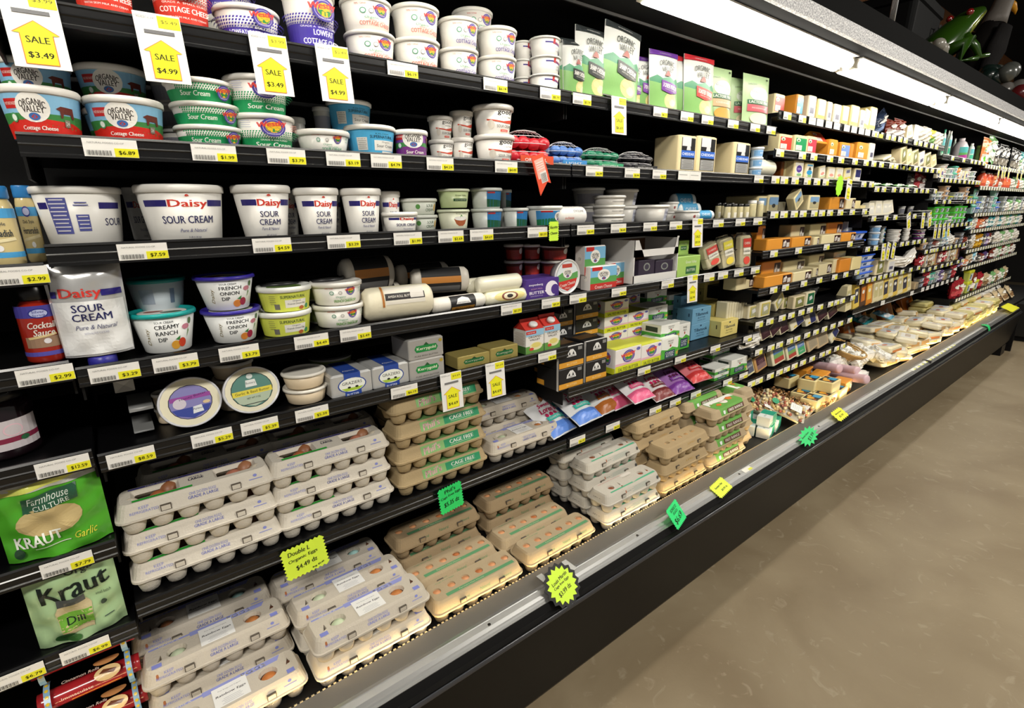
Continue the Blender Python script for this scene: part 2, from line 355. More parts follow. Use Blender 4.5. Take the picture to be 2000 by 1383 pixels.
# the red and the blue creamery tubs (top shelf)
tub('westby_red', 'cottage_cheese_tub', .056, .047, .135, 'eeeae4', 'f2eee8', [('r', -.16, 0, .16, .062, 'e23a26')]+chk(-.09, .09, .062, 4, 'e23a26', .005)+logo(.005, .092, .026)+[
    ('t', 'GRADE A  SMALL CURD', 0, .052, .0045, .075, 'f7ece6'), ('t', 'COTTAGE CHEESE', 0, .036, .013, .088, 'f7ece6', dict(bold=.0006)), ('t', 'WITH SKIM MILK AND CREAM', 0, .018, .0045, .07, 'f7ece6')])
tub('westby_blue_low', 'cottage_cheese_tub', .060, .050, .068, 'eeeae4', 'f2eee8', [('r', -.17, 0, .17, .024, '4b3bb0')]+chk(-.1, .1, .024, 4, '4b3bb0', .0045)+logo(.012, .042, .017)+[
    ('t', 'LOWFAT COTTAGE CHEESE', 0, .012, .008, .085, 'f7f4fa', dict(bold=.0004)), ('t', 'GRADE A  SMALL CURD', 0, .0215, .0035, .06, 'f7f4fa')])
tub('westby_blue_tall', 'cottage_cheese_tub', .056, .046, .135, 'eeeae4', 'f2eee8', [('r', -.16, 0, .16, .060, '4634a8')]+chk(-.09, .09, .060, 4, '4634a8', .005)+logo(.012, .090, .024)+[
    ('t', 'LOWFAT', .008, .041, .012, .040, 'f7f4fa', dict(bold=.0006)), ('t', 'COTTAGE CHEESE', .008, .022, .012, .080, 'f7f4fa', dict(bold=.0006)), ('t', 'GRADE A  SMALL CURD', 0, .052, .0038, .07, 'f7f4fa')])
def wtub(key, word, c, h=.078, rt=.052, rb=.045, org=True):
    tub(key, name_of(key), rt, rb, h, 'f0ede6', 'f4f1ea', logo(.014, h*.62, h*.2)+[('e', -.026, h*.56, h*.085, h*.085, '5ba585'), ('e', -.026, h*.56, h*.06, h*.06, 'e8f3ec'), ('e', -.009, h*.56, h*.07, h*.07, '9a9a98'), ('e', -.009, h*.56, h*.055, h*.055, 'f4f1ea'),
        ('t', 'Organic', -.008, h*.37, h*.10, h*.40, '3f9f74', dict(sh=.3)), ('t', word, .002, h*.20, h*.12, h*.95, c, dict(bold=.0003)), ('t', 'SMALL CURD', .004, h*.29, h*.04, h*.5, c), ('t', 'FAMILY OWNED', -.03, h*.76, h*.05, h*.3, 'd4604c')]+lines(.040, h*.7, .012, 4, h*.06, '86b7a0', .0008))
def name_of(k): return {'w': 'cottage_cheese_tub', 's': 'sour_cream_tub', 'd': 'dip_tub'}[k[0]]
wtub('w_red', 'COTTAGE CHEESE', 'dd6a52'); wtub('w_purple', 'COTTAGE CHEESE', '5446a6'); wtub('s_low', 'SOUR CREAM', '4aa37c', h=.046, rt=.055, rb=.045); wtub('d_onion', 'FRENCH ONION DIP', '5f9a3a', h=.052, rt=.052, rb=.046)
tub('westby_green_low', 'sour_cream_tub', .062, .053, .042, 'f0ede6', 'f2eee8', [('r', -.18, 0, .18, .021, '1fa05f')]+chk(-.055, .055, .021, 3, '1fa05f', .0035)+[('t', 'Sour Cream', -.018, .013, .009, .048, 'f7f7f0', dict(sh=.1, bold=.0004))]+logo(.032, .018, .0135), lidh=.009)
tub('westby_green_tall', 'sour_cream_tub', .054, .045, .074, 'f0ede6', 'f2eee8', [('r', -.16, 0, .16, .025, '1fa05f')]+chk(-.07, .07, .025, 4, '1fa05f', .0035)+logo(.002, .045, .018)+[('t', 'Sour Cream', .002, .011, .009, .055, 'f7f7f0', dict(sh=.1, bold=.0005)), ('t', 'GRADE A CULTURED', .002, .020, .003, .04, 'f7f7f0')]+lines(-.036, .056, .016, 4, .004, '9fa4c8', .0008)+lines(.036, .052, .016, 4, .0035, 'e88a70', .0008))
# the wide farm tubs with a red foot
def ovred(key, cap, foot, col2, sky='8cc4e8', rt=.064, rb=.053, h=.072, cow='6a2a1e'):
    tub(key, 'cottage_cheese_tub' if 'ott' in cap else 'sour_cream_tub', rt, rb, h, 'f1eee8', 'f3f0ea', [('r', -.19, 0, .19, .060, sky), ('r', -.19, 0, .19, .034, '3f8a44'), ('p', [(-.1, 0), (.1, 0), (.1, .012), (.05, .024), (0, .027), (-.05, .024), (-.1, .012)], foot), ('r', -.19, 0, -.06, .02, foot), ('r', .06, 0, .19, .018, foot),
        ('r', -.060, .040, -.034, .053, 'c4201c'), ('t', 'PASTURE RAISED', -.047, .0465, .004, .022, 'f5e9e0')]+ov(-.012, .042, .026)+[
        ('p', [(.022, .042), (.030, .046), (.052, .045), (.054, .030), (.049, .030), (.047, .036), (.034, .036), (.032, .030), (.029, .030), (.028, .040)], cow), ('e', -.047, .028, .0065, .0065, '4a9c62'), ('e', -.047, .028, .0045, .0045, 'eef5ec'),
        ('t', cap, -.008, .0135, .0075, .056 if rt > .05 else .045, 'f8f3ea', dict(bold=.0005, sh=.1)), ('t', '4% MILKFAT MIN  SMALL CURD', -.004, .0055, .003, .045, 'f3b53c'), ('r', .034, .018, .044, .028, '8a8376'), ('t', '24', .039, .023, .005, .006, 'f0ece0')])
ovred('ov_red', 'Cottage Cheese', 'd8281c', 0)
ovred('ov_purple', 'Sour Cream', '7a2a86', 0, sky='7c3a96', rt=.040, rb=.036, h=.062)
tub('supernatural', 'sour_cream_tub', .051, .043, .070, 'f0ede6', '4fb2e2', [('r', -.14, 0, .14, .057, '4fb4e6'), ('t', 'KALONA', .006, .050, .003, .03, '20303c'), ('t', 'SUPERNATURAL', .006, .0435, .0065, .052, '1e3a4c', dict(bold=.0003)),
    ('r', -.012, .014, .042, .036, 'f1efe8'), ('t', 'Organic', .014, .032, .004, .02, '3a3a38'), ('t', 'Sour Cream', .014, .024, .0065, .042, '3a3a38'), ('r', -.048, .014, -.026, .042, 'e9e7e0')]+lines(-.037, .038, .018, 6, .004, '8a8a86', .0009)+[('r', .004, .003, .034, .012, 'f1efe8'), ('e', .032, .006, .006, .005, 'd98c3a')])
tub('supernatural_yellow', 'dip_tub', .052, .045, .050, 'eef0ea', 'd6de5c', [('r', -.14, 0, .14, .038, 'd9e25a'), ('t', 'SUPERNATURAL', .004, .030, .006, .052, '2e4a34', dict(bold=.0003)), ('r', -.014, .008, .032, .024, 'f1efe6'), ('t', 'Organic', .010, .021, .0035, .018, '3a3a38'), ('t', 'French Onion Dip', .010, .015, .0045, .038, '3a3a38'),
    ('r', -.036, .005, -.025, .016, '77756c'), ('e', .035, .008, .005, .005, '4a9c62'), ('e', .020, .006, .006, .004, 'c06a3a')]+lines(-.038, .032, .014, 5, .004, '9a9a60', .0009), lidlab=[('e', 0, 0, .035, .035, '5d7a35')])
tub('good', 'sour_cream_tub', .039, .032, .060, 'f0ede6', 'f4f1ea', [('t', 'good', .003, .043, .012, .032, '1d1d1d', dict(bold=.0004)), ('t', 'CULTURE', .008, .0345, .003, .024, '5a5a58'), ('p', [(-.034, .030), (0, .026), (.022, .030), (.034, .032), (.034, .024), (.01, .022), (-.034, .027)], 'e0523a'), ('e', -.026, .019, .007, .009, 'e4ddd0'),
    ('t', 'SOUR CREAM', .004, .016, .006, .036, '4a4644'), ('r', -.006, .005, .014, .0095, 'e0523a'), ('t', 'ORGANIC', .004, .0072, .002, .015, 'ffffff'), ('e', .026, .016, .004, .004, '7a8a70')])
# the white tubs with a navy band
def daisy(key, rt, rb, h, big=True, lab2=True, two=False):
    def fn():
        e = [('r', -rb*1.25, h*.62, -rb*.52, h*.73, '2a2378'), ('r', rb*.58, h*.62, rb*1.25, h*.73, '2a2378'), ('t', 'Daisy', rb*.03, h*.655, h*.165, rb*1.04, 'dc3e30', dict(bold=.0014)), ('e', rb*.02, h*.80, h*.012, h*.012, 'e04a3a')]
        e += [('r', rb*.02+h*.022*math.cos(a)-.0007, h*.80+h*.022*math.sin(a)-.0007, rb*.02+h*.022*math.cos(a)+.0012, h*.80+h*.022*math.sin(a)+.0007, 'e04a3a') for a in (0, .63, 1.26, 1.9, 2.5, 3.14)]
        if two: e += [('t', 'SOUR', 0, h*.46, h*.11, rb*.86, '26285c', dict(bold=.0004)), ('t', 'CREAM', 0, h*.31, h*.11, rb*1.02, '26285c', dict(bold=.0004)), ('t', 'Pure & Natural', 0, h*.185, h*.055, rb*.86, '4a4c80', dict(sh=.3)), ('t', 'NET WT 24 OZ', 0, h*.06, h*.03, rb*.5, '26285c')]
        else: e += [('t', 'SOUR CREAM', 0, h*.39, h*.13, rb*1.45, '26285c', dict(bold=.0005)), ('t', 'Pure & Natural', rb*.1, h*.20, h*.06, rb*.76, '4a4c80', dict(sh=.3)), ('t', '3 LB (1.36 kg)', rb*.1, h*.075, h*.04, rb*.36, '26285c')]
        return e
    tub(key, 'sour_cream_tub', rt, rb, h, 'f2f0ea', 'f4f2ec', fn(), lidh=.013 if h > .07 else .009)
daisy('daisy_big', .072, .060, .092); daisy('daisy_mid', .047, .036, .090, two=True); daisy('daisy_low', .038, .033, .045)
tub('daisy_back', 'sour_cream_tub', .072, .060, .092, 'f2f0ea', 'f4f2ec', [('r', -.075, .057, -.052, .067, '2a2378'), ('r', .03, .057, .075, .067, '2a2378'), ('r', -.050, .018, -.018, .074, '5a5fa8'), ('r', -.008, .022, .012, .048, '5a5fa8'), ('t', 'SOUR', .058, .036, .012, .04, '26285c')]+lines(-.034, .07, .028, 9, .006, 'e8e6ee', .0018)+lines(.002, .044, .018, 4, .006, 'e8e6ee', .0016)+lines(.002, .066, .022, 2, .004, '5a5fa8', .0015))
tub('daisy_cup', 'cottage_cheese_cup', .035, .030, .050, 'eeedea', 'f1efea', [('r', -.022, .032, .002, .0355, '3a3290'), ('p', [(0, .030), (.028, .026), (.028, .030), (0, .036)], '3a3290'), ('r', -.003, .030, .003, .043, 'c83a34'), ('t', 'Daisy', .014, .032, .008, .019, 'd8564a'), ('t', 'COTTAGE', .014, .020, .005, .02, '6a6a78'), ('t', 'CHEESE', .014, .013, .005, .018, '6a6a78')], lidh=.006)
def dip(key, lid, l1, l2, l3, c1, c2):
    tub(key, 'dip_tub', .058, .042, .073, lid, 'eef0ee', [('t', 'SOUR CREAM', -.004, .057, .004, .03, '5a6066'), ('t', l1, .0, .0485, .0075, .042, '2d3136', dict(bold=.0004)), ('t', l2, -.002, .037, .0075, .038, '2d3136', dict(bold=.0004)), ('t', l3, -.011, .0255, .0075, .016, '2d3136', dict(bold=.0004)),
        ('t', 'Daisy', -.036, .032, .009, .030, '8a7a4a', dict(rot=83, sh=.2)), ('e', .012, .014, .009, .008, c1), ('e', .026, .017, .008, .0085, c2), ('p', [(.012, .024), (.022, .030), (.020, .022)], '3f8a44'), ('e', .034, .045, .008, .005, 'd98aa0'), ('p', [(.036, .024), (.040, .040), (.038, .050), (.042, .036)], '6a9a4a'), ('e', .043, .054, .004, .006, '5a7a4a')], lidh=.008, over=.004,
        lidlab=[('e', 0, 0, .045, .045, 'e8e6e0'), ('e', -.015, .01, .018, .012, '8a3a24'), ('e', .015, -.012, .02, .012, '2f5a3a')])
dip('dip_onion', '3a2ea0', 'FRENCH', 'ONION', 'DIP', 'e08a3a', 'a82a4a'); dip('dip_ranch', '12a3a0', 'CREAMY', 'RANCH', 'DIP', 'e8a83a', 'd8482c')
def simple(key, name, rt, rb, h, lid, body, band, word, wc='f4f2ea', extra=[], lidh=.008):
    tub(key, name, rt, rb, h, lid, body, ([('r', -rt*1.5, h*.12, rt*1.5, h*.66, band)] if band else [])+([('t', word, 0, h*.36, h*.13, rt*1.2, wc)] if word else [])+extra, lidh=lidh)
simple('gv_green', 'sour_cream_tub', .042, .036, .058, 'dfe6cc', 'c9d9a4', None, None, extra=[('t', 'Green Valley', 0, .037, .006, .034, '3a4a2a'), ('r', -.022, .020, .022, .028, '2f5a34'), ('t', 'LACTOSE FREE', 0, .024, .003, .034, 'eef2e0')])
simple('gv_bowl', 'sour_cream_tub', .042, .036, .058, 'dfe6cc', 'e8ead2', None, None, extra=[('p', [(-.020, .032), (.020, .032), (.014, .018), (.006, .012), (-.006, .012), (-.014, .018)], 'b0603a'), ('e', 0, .033, .019, .006, 'f6f4ee'), ('p', [(-.004, .036), (0, .044), (.006, .036)], '4f9a4a'), ('t', 'Green Valley', 0, .046, .004, .03, '3a4a2a')])
simple('ricotta', 'ricotta_tub', .052, .044, .052, 'e9ece8', 'e9ece8', None, None, extra=[('r', -.06, .004, .06, .040, '3c8fd0'), ('p', [(-.06, .004), (.06, .004), (.06, .018), (.02, .024), (-.06, .018)], '1a7a4c'), ('r', -.045, .036, -.01, .040, 'c4201c'), ('t', 'Ricotta Cheese', .004, .010, .006, .038, 'eef2e6')]+ov(.012, .026, .015))
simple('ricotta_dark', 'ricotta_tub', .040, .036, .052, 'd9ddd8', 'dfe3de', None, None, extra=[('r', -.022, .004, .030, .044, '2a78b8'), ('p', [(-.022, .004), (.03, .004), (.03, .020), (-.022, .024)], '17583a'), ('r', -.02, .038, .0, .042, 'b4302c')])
simple('sour_leaf', 'sour_cream_tub', .048, .042, .040, 'e6e9e0', 'dfe4d8', None, None, extra=[('e', -.024, .020, .006, .006, '5a9a4a'), ('t', 'SOUR', .01, .022, .007, .022, '4a6a50'), ('t', 'CREAM', .01, .012, .007, .026, '4a6a50'), ('e', .030, .018, .004, .009, 'e0b04a')])
simple('mascarpone', 'mascarpone_tub', .043, .040, .034, 'eceae4', 'e4e1da', None, 'MASCARPONE', '6a6a68', lidh=.010)
simple('farmers', 'farmers_cheese_tub', .052, .044, .048, 'eeece6', 'e9e6de', None, None, extra=[('r', .002, .003, .044, .037, 'cfd2e0'), ('t', 'FARMER', .023, .026, .007, .036, '3a3f6a'), ('t', 'CHEESE', .023, .015, .007, .034, '3a3f6a')])
simple('white_low', 'cheese_tub', .050, .044, .034, 'eceae4', 'e6e3dc', None, None, extra=[('e', -.01, .014, .006, .005, 'a04a4a')], lidh=.007)
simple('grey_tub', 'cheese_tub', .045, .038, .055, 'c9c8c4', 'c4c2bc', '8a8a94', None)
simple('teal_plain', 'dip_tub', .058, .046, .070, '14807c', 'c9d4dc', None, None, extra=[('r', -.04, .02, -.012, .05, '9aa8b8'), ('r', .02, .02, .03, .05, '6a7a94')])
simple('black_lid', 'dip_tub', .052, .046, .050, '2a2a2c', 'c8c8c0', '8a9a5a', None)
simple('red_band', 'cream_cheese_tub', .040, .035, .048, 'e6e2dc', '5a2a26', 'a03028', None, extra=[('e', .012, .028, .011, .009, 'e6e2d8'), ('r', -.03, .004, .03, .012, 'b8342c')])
simple('tan_spread', 'butter_tub', .050, .043, .036, 'ebe7dc', 'e6d3b4', None, None, lidh=.007)
simple('blue_feta', 'feta_cup', .030, .027, .036, 'e9eef4', 'bcd4ee', '7aaee0', None, extra=[('t', 'FETA', 0, .014, .007, .03, 'f4f6fa')])
# ---- boxes, blocks, bags
def boxk(key, name, cat, w_, d, h, body, els=None, lels=None, tels=None, r=.0015, rough=.5, metal=0, seam=None, part='box_body', ch=None):
    def fn():
        ro = empty(name); c = ch or r
        MB().loft([(0, w_-c*2, d-c*2, r), (c, w_, d, r+.0001), (h-c, w_, d, r+.0001), (h, w_-c*2, d-c*2, r)], M(body, rough, metal), q=2 if r < .004 else 4, smooth=False).build(part, ro)
        if els: decals('printed_label', ro, els, front(-d/2), rough)
        if lels: decals('side_label', ro, lels, left(-w_/2), rough)
        if tels: decals('top_label', ro, tels, top(h), rough)
        return ro
    kind(key, name, cat, (w_, d, h), fn)
def cheese(key, body, lab, w_=.05, d=.09, h=.09, extra=[], x0=-.4, x1=.4, y0=.12, y1=.88, name='cheese_block', wrap=True):
    els = ([('r', w_*x0, h*y0, w_*x1, h*y1, lab)] if lab else []) + extra
    boxk(key, name, 'cheese', w_, d, h, body, els, r=.006, ch=.003, rough=.28, part='cheese')
def pal(w_, h, cols):    # stacked colour bands on a label
    n = len(cols); return [('r', -w_/2, h[0]+(h[1]-h[0])*i/n, w_/2, h[0]+(h[1]-h[0])*(i+1)/n, c) for i, c in enumerate(cols)]
CR1, CR2, OR1, OR2 = 'eedfae', 'e9d9a0', 'e89c38', 'dc8c30'
ORG = lambda c: [('r', -.022, .012, .022, .075, c), ('r', -.021, .014, .004, .040, 'eceae4'), ('e', -.012, .064, .008, .009, 'f0eee0'), ('e', -.012, .062, .004, .005, '4a7a3a')] + lines(-.008, .034, .018, 4, .006, '8a8a8a', .001)
cheese('c_red', CR1, None, extra=ORG('d8382c')); cheese('c_green', CR1, None, extra=ORG('1f9a5c')); cheese('c_pink', CR1, None, extra=ORG('d23c50'))
cheese('o_red', OR1, None, extra=ORG('e0452c')); cheese('o_blue', OR1, None, extra=ORG('7a9ad8')); cheese('o_teal', OR1, None, extra=ORG('3fa6c4')); cheese('o_orange', OR1, None, extra=ORG('e8a038'))
cheese('o_plain', OR2, None); cheese('c_plain', CR2, None); cheese('brown', '8a4a1a', None)
cheese('wht', 'efe6c8', 'e6e4e2', w_=.045, extra=[('r', -.012, .022, .010, .044, '5a5a72')]+lines(0, .072, .026, 4, .006, 'a8a8b0', .001))
cheese('yel', 'eddc98', 'ddd8c0', w_=.045, extra=[('r', -.012, .052, .010, .072, '6a6a8a'), ('r', -.018, .012, .018, .024, 'e0d04a')])
cheese('purp', 'efdfa8', 'f0ecdc', extra=[('e', 0, .048, .014, .018, '5a3f9a'), ('e', .002, .020, .012, .007, '8ac07a'), ('t', 'RAW', 0, .048, .008, .016, 'e8e4f4')])
cheese('cyan', 'efdfa8', 'f0ecdc', extra=[('r', -.016, .070, .016, .078, '4aa6d8'), ('e', 0, .036, .016, .013, '2f9ad0'), ('e', .002, .018, .012, .006, '8ac07a'), ('p', [(-.010, .05), (0, .068), (.010, .05)], '3a3a3a')])
cheese('pinky', 'efe2b8', 'f0ede2', extra=[('e', 0, .036, .014, .010, 'e89a8a'), ('r', -.02, .012, .02, .020, 'c8dca0')]+lines(0, .068, .026, 4, .006, 'b0b0aa', .001))
cheese('navy', 'efe2b8', 'e8e6e4', extra=[('r', -.018, .030, .018, .078, '2c2f66')])
cheese('pic', CR1, None, extra=[('r', -.020, .014, .020, .080, 'b9b08a'), ('r', -.020, .050, .020, .080, '7fa6cc'), ('e', .0, .046, .008, .008, '3a3a36')])
cheese('tile_o', OR1, None, w_=.10, d=.07, h=.075, extra=[('r', .012, .010, .044, .066, '3a1c18'), ('r', .030, .014, .042, .044, 'd8d2cc'), ('p', [(.014, .018), (.026, .02), (.027, .056), (.016, .05)], 'c8c0b8'), ('p', [(.014, .040), (.024, .062), (.029, .044)], 'e8e2dc')])
cheese('tile_c', 'e9dcb0', None, w_=.10, d=.07, h=.075, extra=[('r', .012, .010, .044, .066, '3a1c18'), ('r', .030, .014, .042, .044, 'd8d2cc'), ('p', [(.014, .018), (.026, .02), (.027, .056), (.016, .05)], 'c8c0b8'), ('p', [(.014, .040), (.024, .062), (.029, .044)], 'e8e2dc')])
cheese('leaf_y', 'f0e6c4', None, w_=.06, d=.035, h=.085, extra=[('r', -.022, .010, .022, .076, 'd8c434'), ('r', -.018, .014, .018, .072, 'b6b48a'), ('p', [(-.008, .030), (.012, .040), (.004, .062), (-.012, .054)], 'e8e8e8')])
cheese('leaf_g', 'f0e6c4', None, w_=.06, d=.035, h=.085, extra=[('r', -.022, .010, .022, .076, '0f6a44'), ('p', [(-.008, .030), (.012, .040), (.004, .062), (-.012, .054)], 'd8e0e0')])
cheese('leaf_o', 'f0e0b8', None, w_=.06, d=.035, h=.085, extra=[('r', -.022, .010, .022, .076, '8a8a50'), ('p', [(-.008, .030), (.012, .040), (.004, .062), (-.012, .054)], 'e0e0e0')])
cheese('slab', 'e6dfc0', None, w_=.012, d=.06, h=.085)
cheese('burg', 'e8dcb8', None, w_=.06, d=.03, h=.085, extra=[('r', -.026, .006, .026, .079, '3c1a20')]+lines(0, .05, .03, 3, .008, '8a6a6a'))
cheese('brownlab', 'c89a60', None, w_=.06, d=.04, h=.095, extra=[('r', -.022, .012, .022, .086, '4a2430'), ('r', -.022, .012, .022, .04, '8a6a68')]+lines(0, .06, .03, 3, .008, 'b89a9a'))
cheese('nav_w', 'eae2c4', None, w_=.065, d=.03, h=.085, extra=[('r', -.005, .006, .026, .079, '2c3060'), ('e', -.014, .018, .008, .007, 'e0c040')])
cheese('sky_red', 'e9e0bc', None, w_=.06, d=.035, h=.095, extra=[('r', -.022, .056, .022, .088, '5a80b4'), ('r', -.022, .034, .022, .056, '7aa860'), ('r', -.022, .010, .022, .034, 'b4483c'), ('t', 'GOUDA', 0, .070, .008, .03, 'e8eaf0')])
cheese('sky_grn', 'e9e0bc', None, w_=.06, d=.035, h=.095, extra=[('r', -.022, .056, .022, .088, '6a8cc0'), ('r', -.022, .010, .022, .056, '4aa870'), ('t', 'GOAT', 0, .070, .008, .03, 'e8eaf0'), ('t', 'MILK', 0, .03, .008, .026, 'e8f0e8')])
cheese('lemon', 'eee3b0', None, w_=.055, d=.03, h=.095, extra=[('r', -.020, .012, .020, .086, '5c6070'), ('t', 'BRIE', 0, .05, .010, .03, 'e0e0e0')])
cheese('tanlab', 'c9b088', None, w_=.06, d=.035, h=.085, extra=[('r', -.022, .012, .022, .076, 'a89a80')]+lines(0, .06, .03, 5, .009, '6a6258'))
cheese('bluebox', 'ead9a0', None, w_=.10, d=.07, h=.06, extra=[])
def nutbox():
    ro = KIND['bluebox']['_fn']() ; decals('top_label', ro, [('r', -.04, -.028, .04, .028, '2a2a28'), ('r', .002, -.024, .038, .006, '3a9ac8'), ('e', -.018, .004, .016, .014, 'e8a83a'), ('e', .006, .016, .012, .008, 'e0b060'), ('e', -.03, -.016, .007, .006, 'c05a2a')], top(.06)); return ro
KIND['bluebox']['_fn'] = KIND['bluebox']['fn']; KIND['bluebox']['fn'] = nutbox
def wedge(key, body, lab, name='cheese_wedge', w_=.03, d=.11, h=.12, lean=0):
    def fn():
        ro = empty(name); b = MB(); h2 = h
        v = [(-w_/2, -d/2, 0), (w_/2, -d/2, 0), (w_/2, d/2, 0), (-w_/2, d/2, 0), (-w_*.32, -d*.42, h2), (w_*.32, -d*.42, h2), (w_*.32, -d*.1, h2), (-w_*.32, -d*.1, h2)]
        b.add(v, [(0, 3, 2, 1), (4, 5, 6, 7), (0, 1, 5, 4), (1, 2, 6, 5), (2, 3, 7, 6), (3, 0, 4, 7)], M(body, .3)); b.build('cheese', ro)
        if lab: decals('printed_label', ro, [('r', -w_*.3, h*.2, w_*.3, h*.8, lab), ('e', 0, h*.6, w_*.18, h*.08, 'f0ede0')], lambda u, v, o: (u, -d/2+d*.08*v/h-o, v))
        return ro
    kind(key, name, 'cheese', (w_, d, h), fn)
wedge('w_cream', 'ece0b4', 'c9bf8a'); wedge('w_or', 'dc8a2c', 'e8c060'); wedge('w_dark', '5a4030', 'c8742c'); wedge('w_yel', 'e8c85c', '3a3a4a'); wedge('w_white', 'ece6d0', 'd8d6cc', w_=.06)
# butter and cream cheese cartons
boxk('blackbutter', 'butter_box', 'butter', .070, .12, .064, '19191b', [('r', -.035, .004, .035, .020, 'e0a034'), ('t', 'BUTTER', .002, .012, .006, .03, 'f0d8a0'), ('p', [(-.014, .034), (.014, .034), (.012, .044), (.004, .056), (-.004, .056), (-.012, .044)], 'e8e8e6'), ('p', [(-.009, .040), (-.006, .050), (-.003, .040)], '19191b'), ('p', [(.002, .040), (.005, .050), (.008, .040)], '19191b'), ('t', 'MINERVA', 0, .037, .003, .02, '19191b'), ('r', .018, .050, .030, .060, '8a8a88')],
     [('r', -.06, .004, -.02, .020, 'e0a034'), ('r', .048, .0, .058, .064, 'd8d6d2')], [('r', -.035, -.06, .035, -.05, 'd8d6d2'), ('r', -.03, -.02, .03, .03, '5a4020')])
boxk('westbutter', 'butter_box', 'butter', .064, .12, .058, 'efeae8', [('r', -.032, .0, .032, .018, 'd8de2a'), ('r', -.032, .018, .032, .024, 'e6b8c4'), ('t', 'SALTED BUTTER', 0, .009, .008, .05, '4a5a20', dict(bold=.0003)), ('e', .024, .050, .005, .004, '6a6ab8')]+logo(0, .038, .015), logo(.02, .034, .015)+[('r', -.06, 0, .06, .014, 'd8de2a')], [('r', -.032, -.06, .032, .06, 'd9de48')])
boxk('ovbutter', 'butter_box', 'butter', .068, .12, .054, 'eeefe9', [('p', [(-.034, 0), (.034, 0), (.034, .024), (.01, .030), (-.01, .024), (-.034, .028)], '4fae3c'), ('r', -.020, .004, .022, .022, '243c58'), ('t', 'CLASSIC', .001, .016, .006, .034, 'e8ecf0'), ('t', 'BUTTER', .001, .009, .005, .03, 'e8ecf0'), ('t', 'ORGANIC', .002, .046, .004, .024, '4a4a44'), ('t', 'VALLEY', .002, .040, .004, .02, '4a4a44'), ('e', .002, .034, .003, .003, 'b0302a'), ('r', .026, .008, .034, .016, 'c8a04a')],
     [('r', -.06, 0, .06, .026, '4fae3c'), ('r', -.03, .030, .04, .046, '2a3a30')], [('r', -.034, -.06, .034, .0, 'e9ebe4')])
boxk('tilla_blue', 'butter_box', 'butter', .066, .12, .060, '6ea6c8', [('t', 'Tillamook', 0, .036, .012, .046, '1d3a5c', dict(bold=.0004)), ('t', 'BUTTER', 0, .022, .005, .026, '1d3a5c'), ('t', 'UNSALTED', 0, .013, .004, .03, '3a5a7c'), ('e', 0, .051, .003, .003, '1d3a5c')], [('r', .03, .03, .038, .042, '1d3a5c')])
boxk('tilla_yel', 'butter_box', 'butter', .070, .12, .056, 'ecd982', [('t', 'Tillamook', 0, .034, .011, .046, '2a3a4c', dict(bold=.0004)), ('t', 'BUTTER', 0, .021, .005, .026, '6a6030'), ('t', 'SALTED', 0, .012, .004, .03, '6a6030'), ('e', 0, .048, .003, .003, '2a3a4c')], [('p', [(.03, .028), (.036, .028), (.036, .042), (.03, .042)], '4a4020')])
boxk('greenbox', 'butter_box', 'butter', .085, .06, .040, 'a9cf6a', [('r', -.01, .006, .028, .020, '2f6a3a'), ('t', 'Green Valley', .008, .028, .007, .04, 'eef4e0'), ('t', 'BUTTER', .009, .013, .005, .03, 'eef4e0')])
boxk('silver', 'butter_brick', 'butter', .075, .11, .048, 'c8c9c8', [('r', -.014, .0, .016, .048, '2c4a9c'), ('e', 0, .024, .026, .016, '2c4a9c'), ('e', 0, .024, .024, .014, 'ecefe6'), ('p', [(-.02, .018), (.02, .018), (.012, .012), (-.012, .012)], 'a8c840'), ('t', 'GRAZIERS', 0, .028, .006, .036, '1d1d1d'), ('e', -.006, .019, .003, .002, '1a1a1a'), ('e', .008, .019, .003, .002, '1a1a1a'), ('t', 'BUTTER', 0, .004, .005, .022, 'e8ecf4')], None, [('r', -.014, -.055, .016, .055, '2c4a9c'), ('t', 'Alpine', 0, -.035, .012, .022, 'e0e4f0')], metal=.35, rough=.32, r=.004)
boxk('kerry_silver', 'butter_brick', 'butter', .078, .10, .050, 'b4b2ae', [('p', [(-.022, .018), (.022, .018), (.026, .026), (.022, .034), (-.022, .034), (-.026, .026)], '1f8a44'), ('t', 'Kerrygold', 0, .0255, .009, .042, 'f4f0d8', dict(bold=.0004)), ('t', 'PURE IRISH BUTTER', 0, .009, .004, .052, '6a6862'), ('p', [(-.006, .034), (0, .041), (.006, .034)], '2a5a34'), ('e', .032, .040, .004, .004, 'b09a3a')], metal=.25, rough=.35, r=.003)
boxk('kerry_gold', 'butter_brick', 'butter', .080, .10, .052, 'b8a864', [('p', [(-.022, .018), (.022, .018), (.026, .027), (.022, .036), (-.022, .036), (-.026, .027)], '1a6a38'), ('t', 'Kerrygold', 0, .0268, .010, .043, 'f4f0d8', dict(bold=.0004)), ('t', 'PURE IRISH BUTTER', 0, .008, .003, .04, '6a5c2c'), ('p', [(-.006, .036), (0, .043), (.006, .036)], '20402a')], metal=.35, rough=.3, r=.003)
boxk('sleeve', 'butter_brick', 'butter', .040, .11, .042, 'a6a8a8', [('p', [(-.019, .002), (.019, .002), (0, .022)], '949696'), ('p', [(-.019, .040), (.019, .040), (0, .022)], 'c6c8c8')], metal=.2, rough=.35)
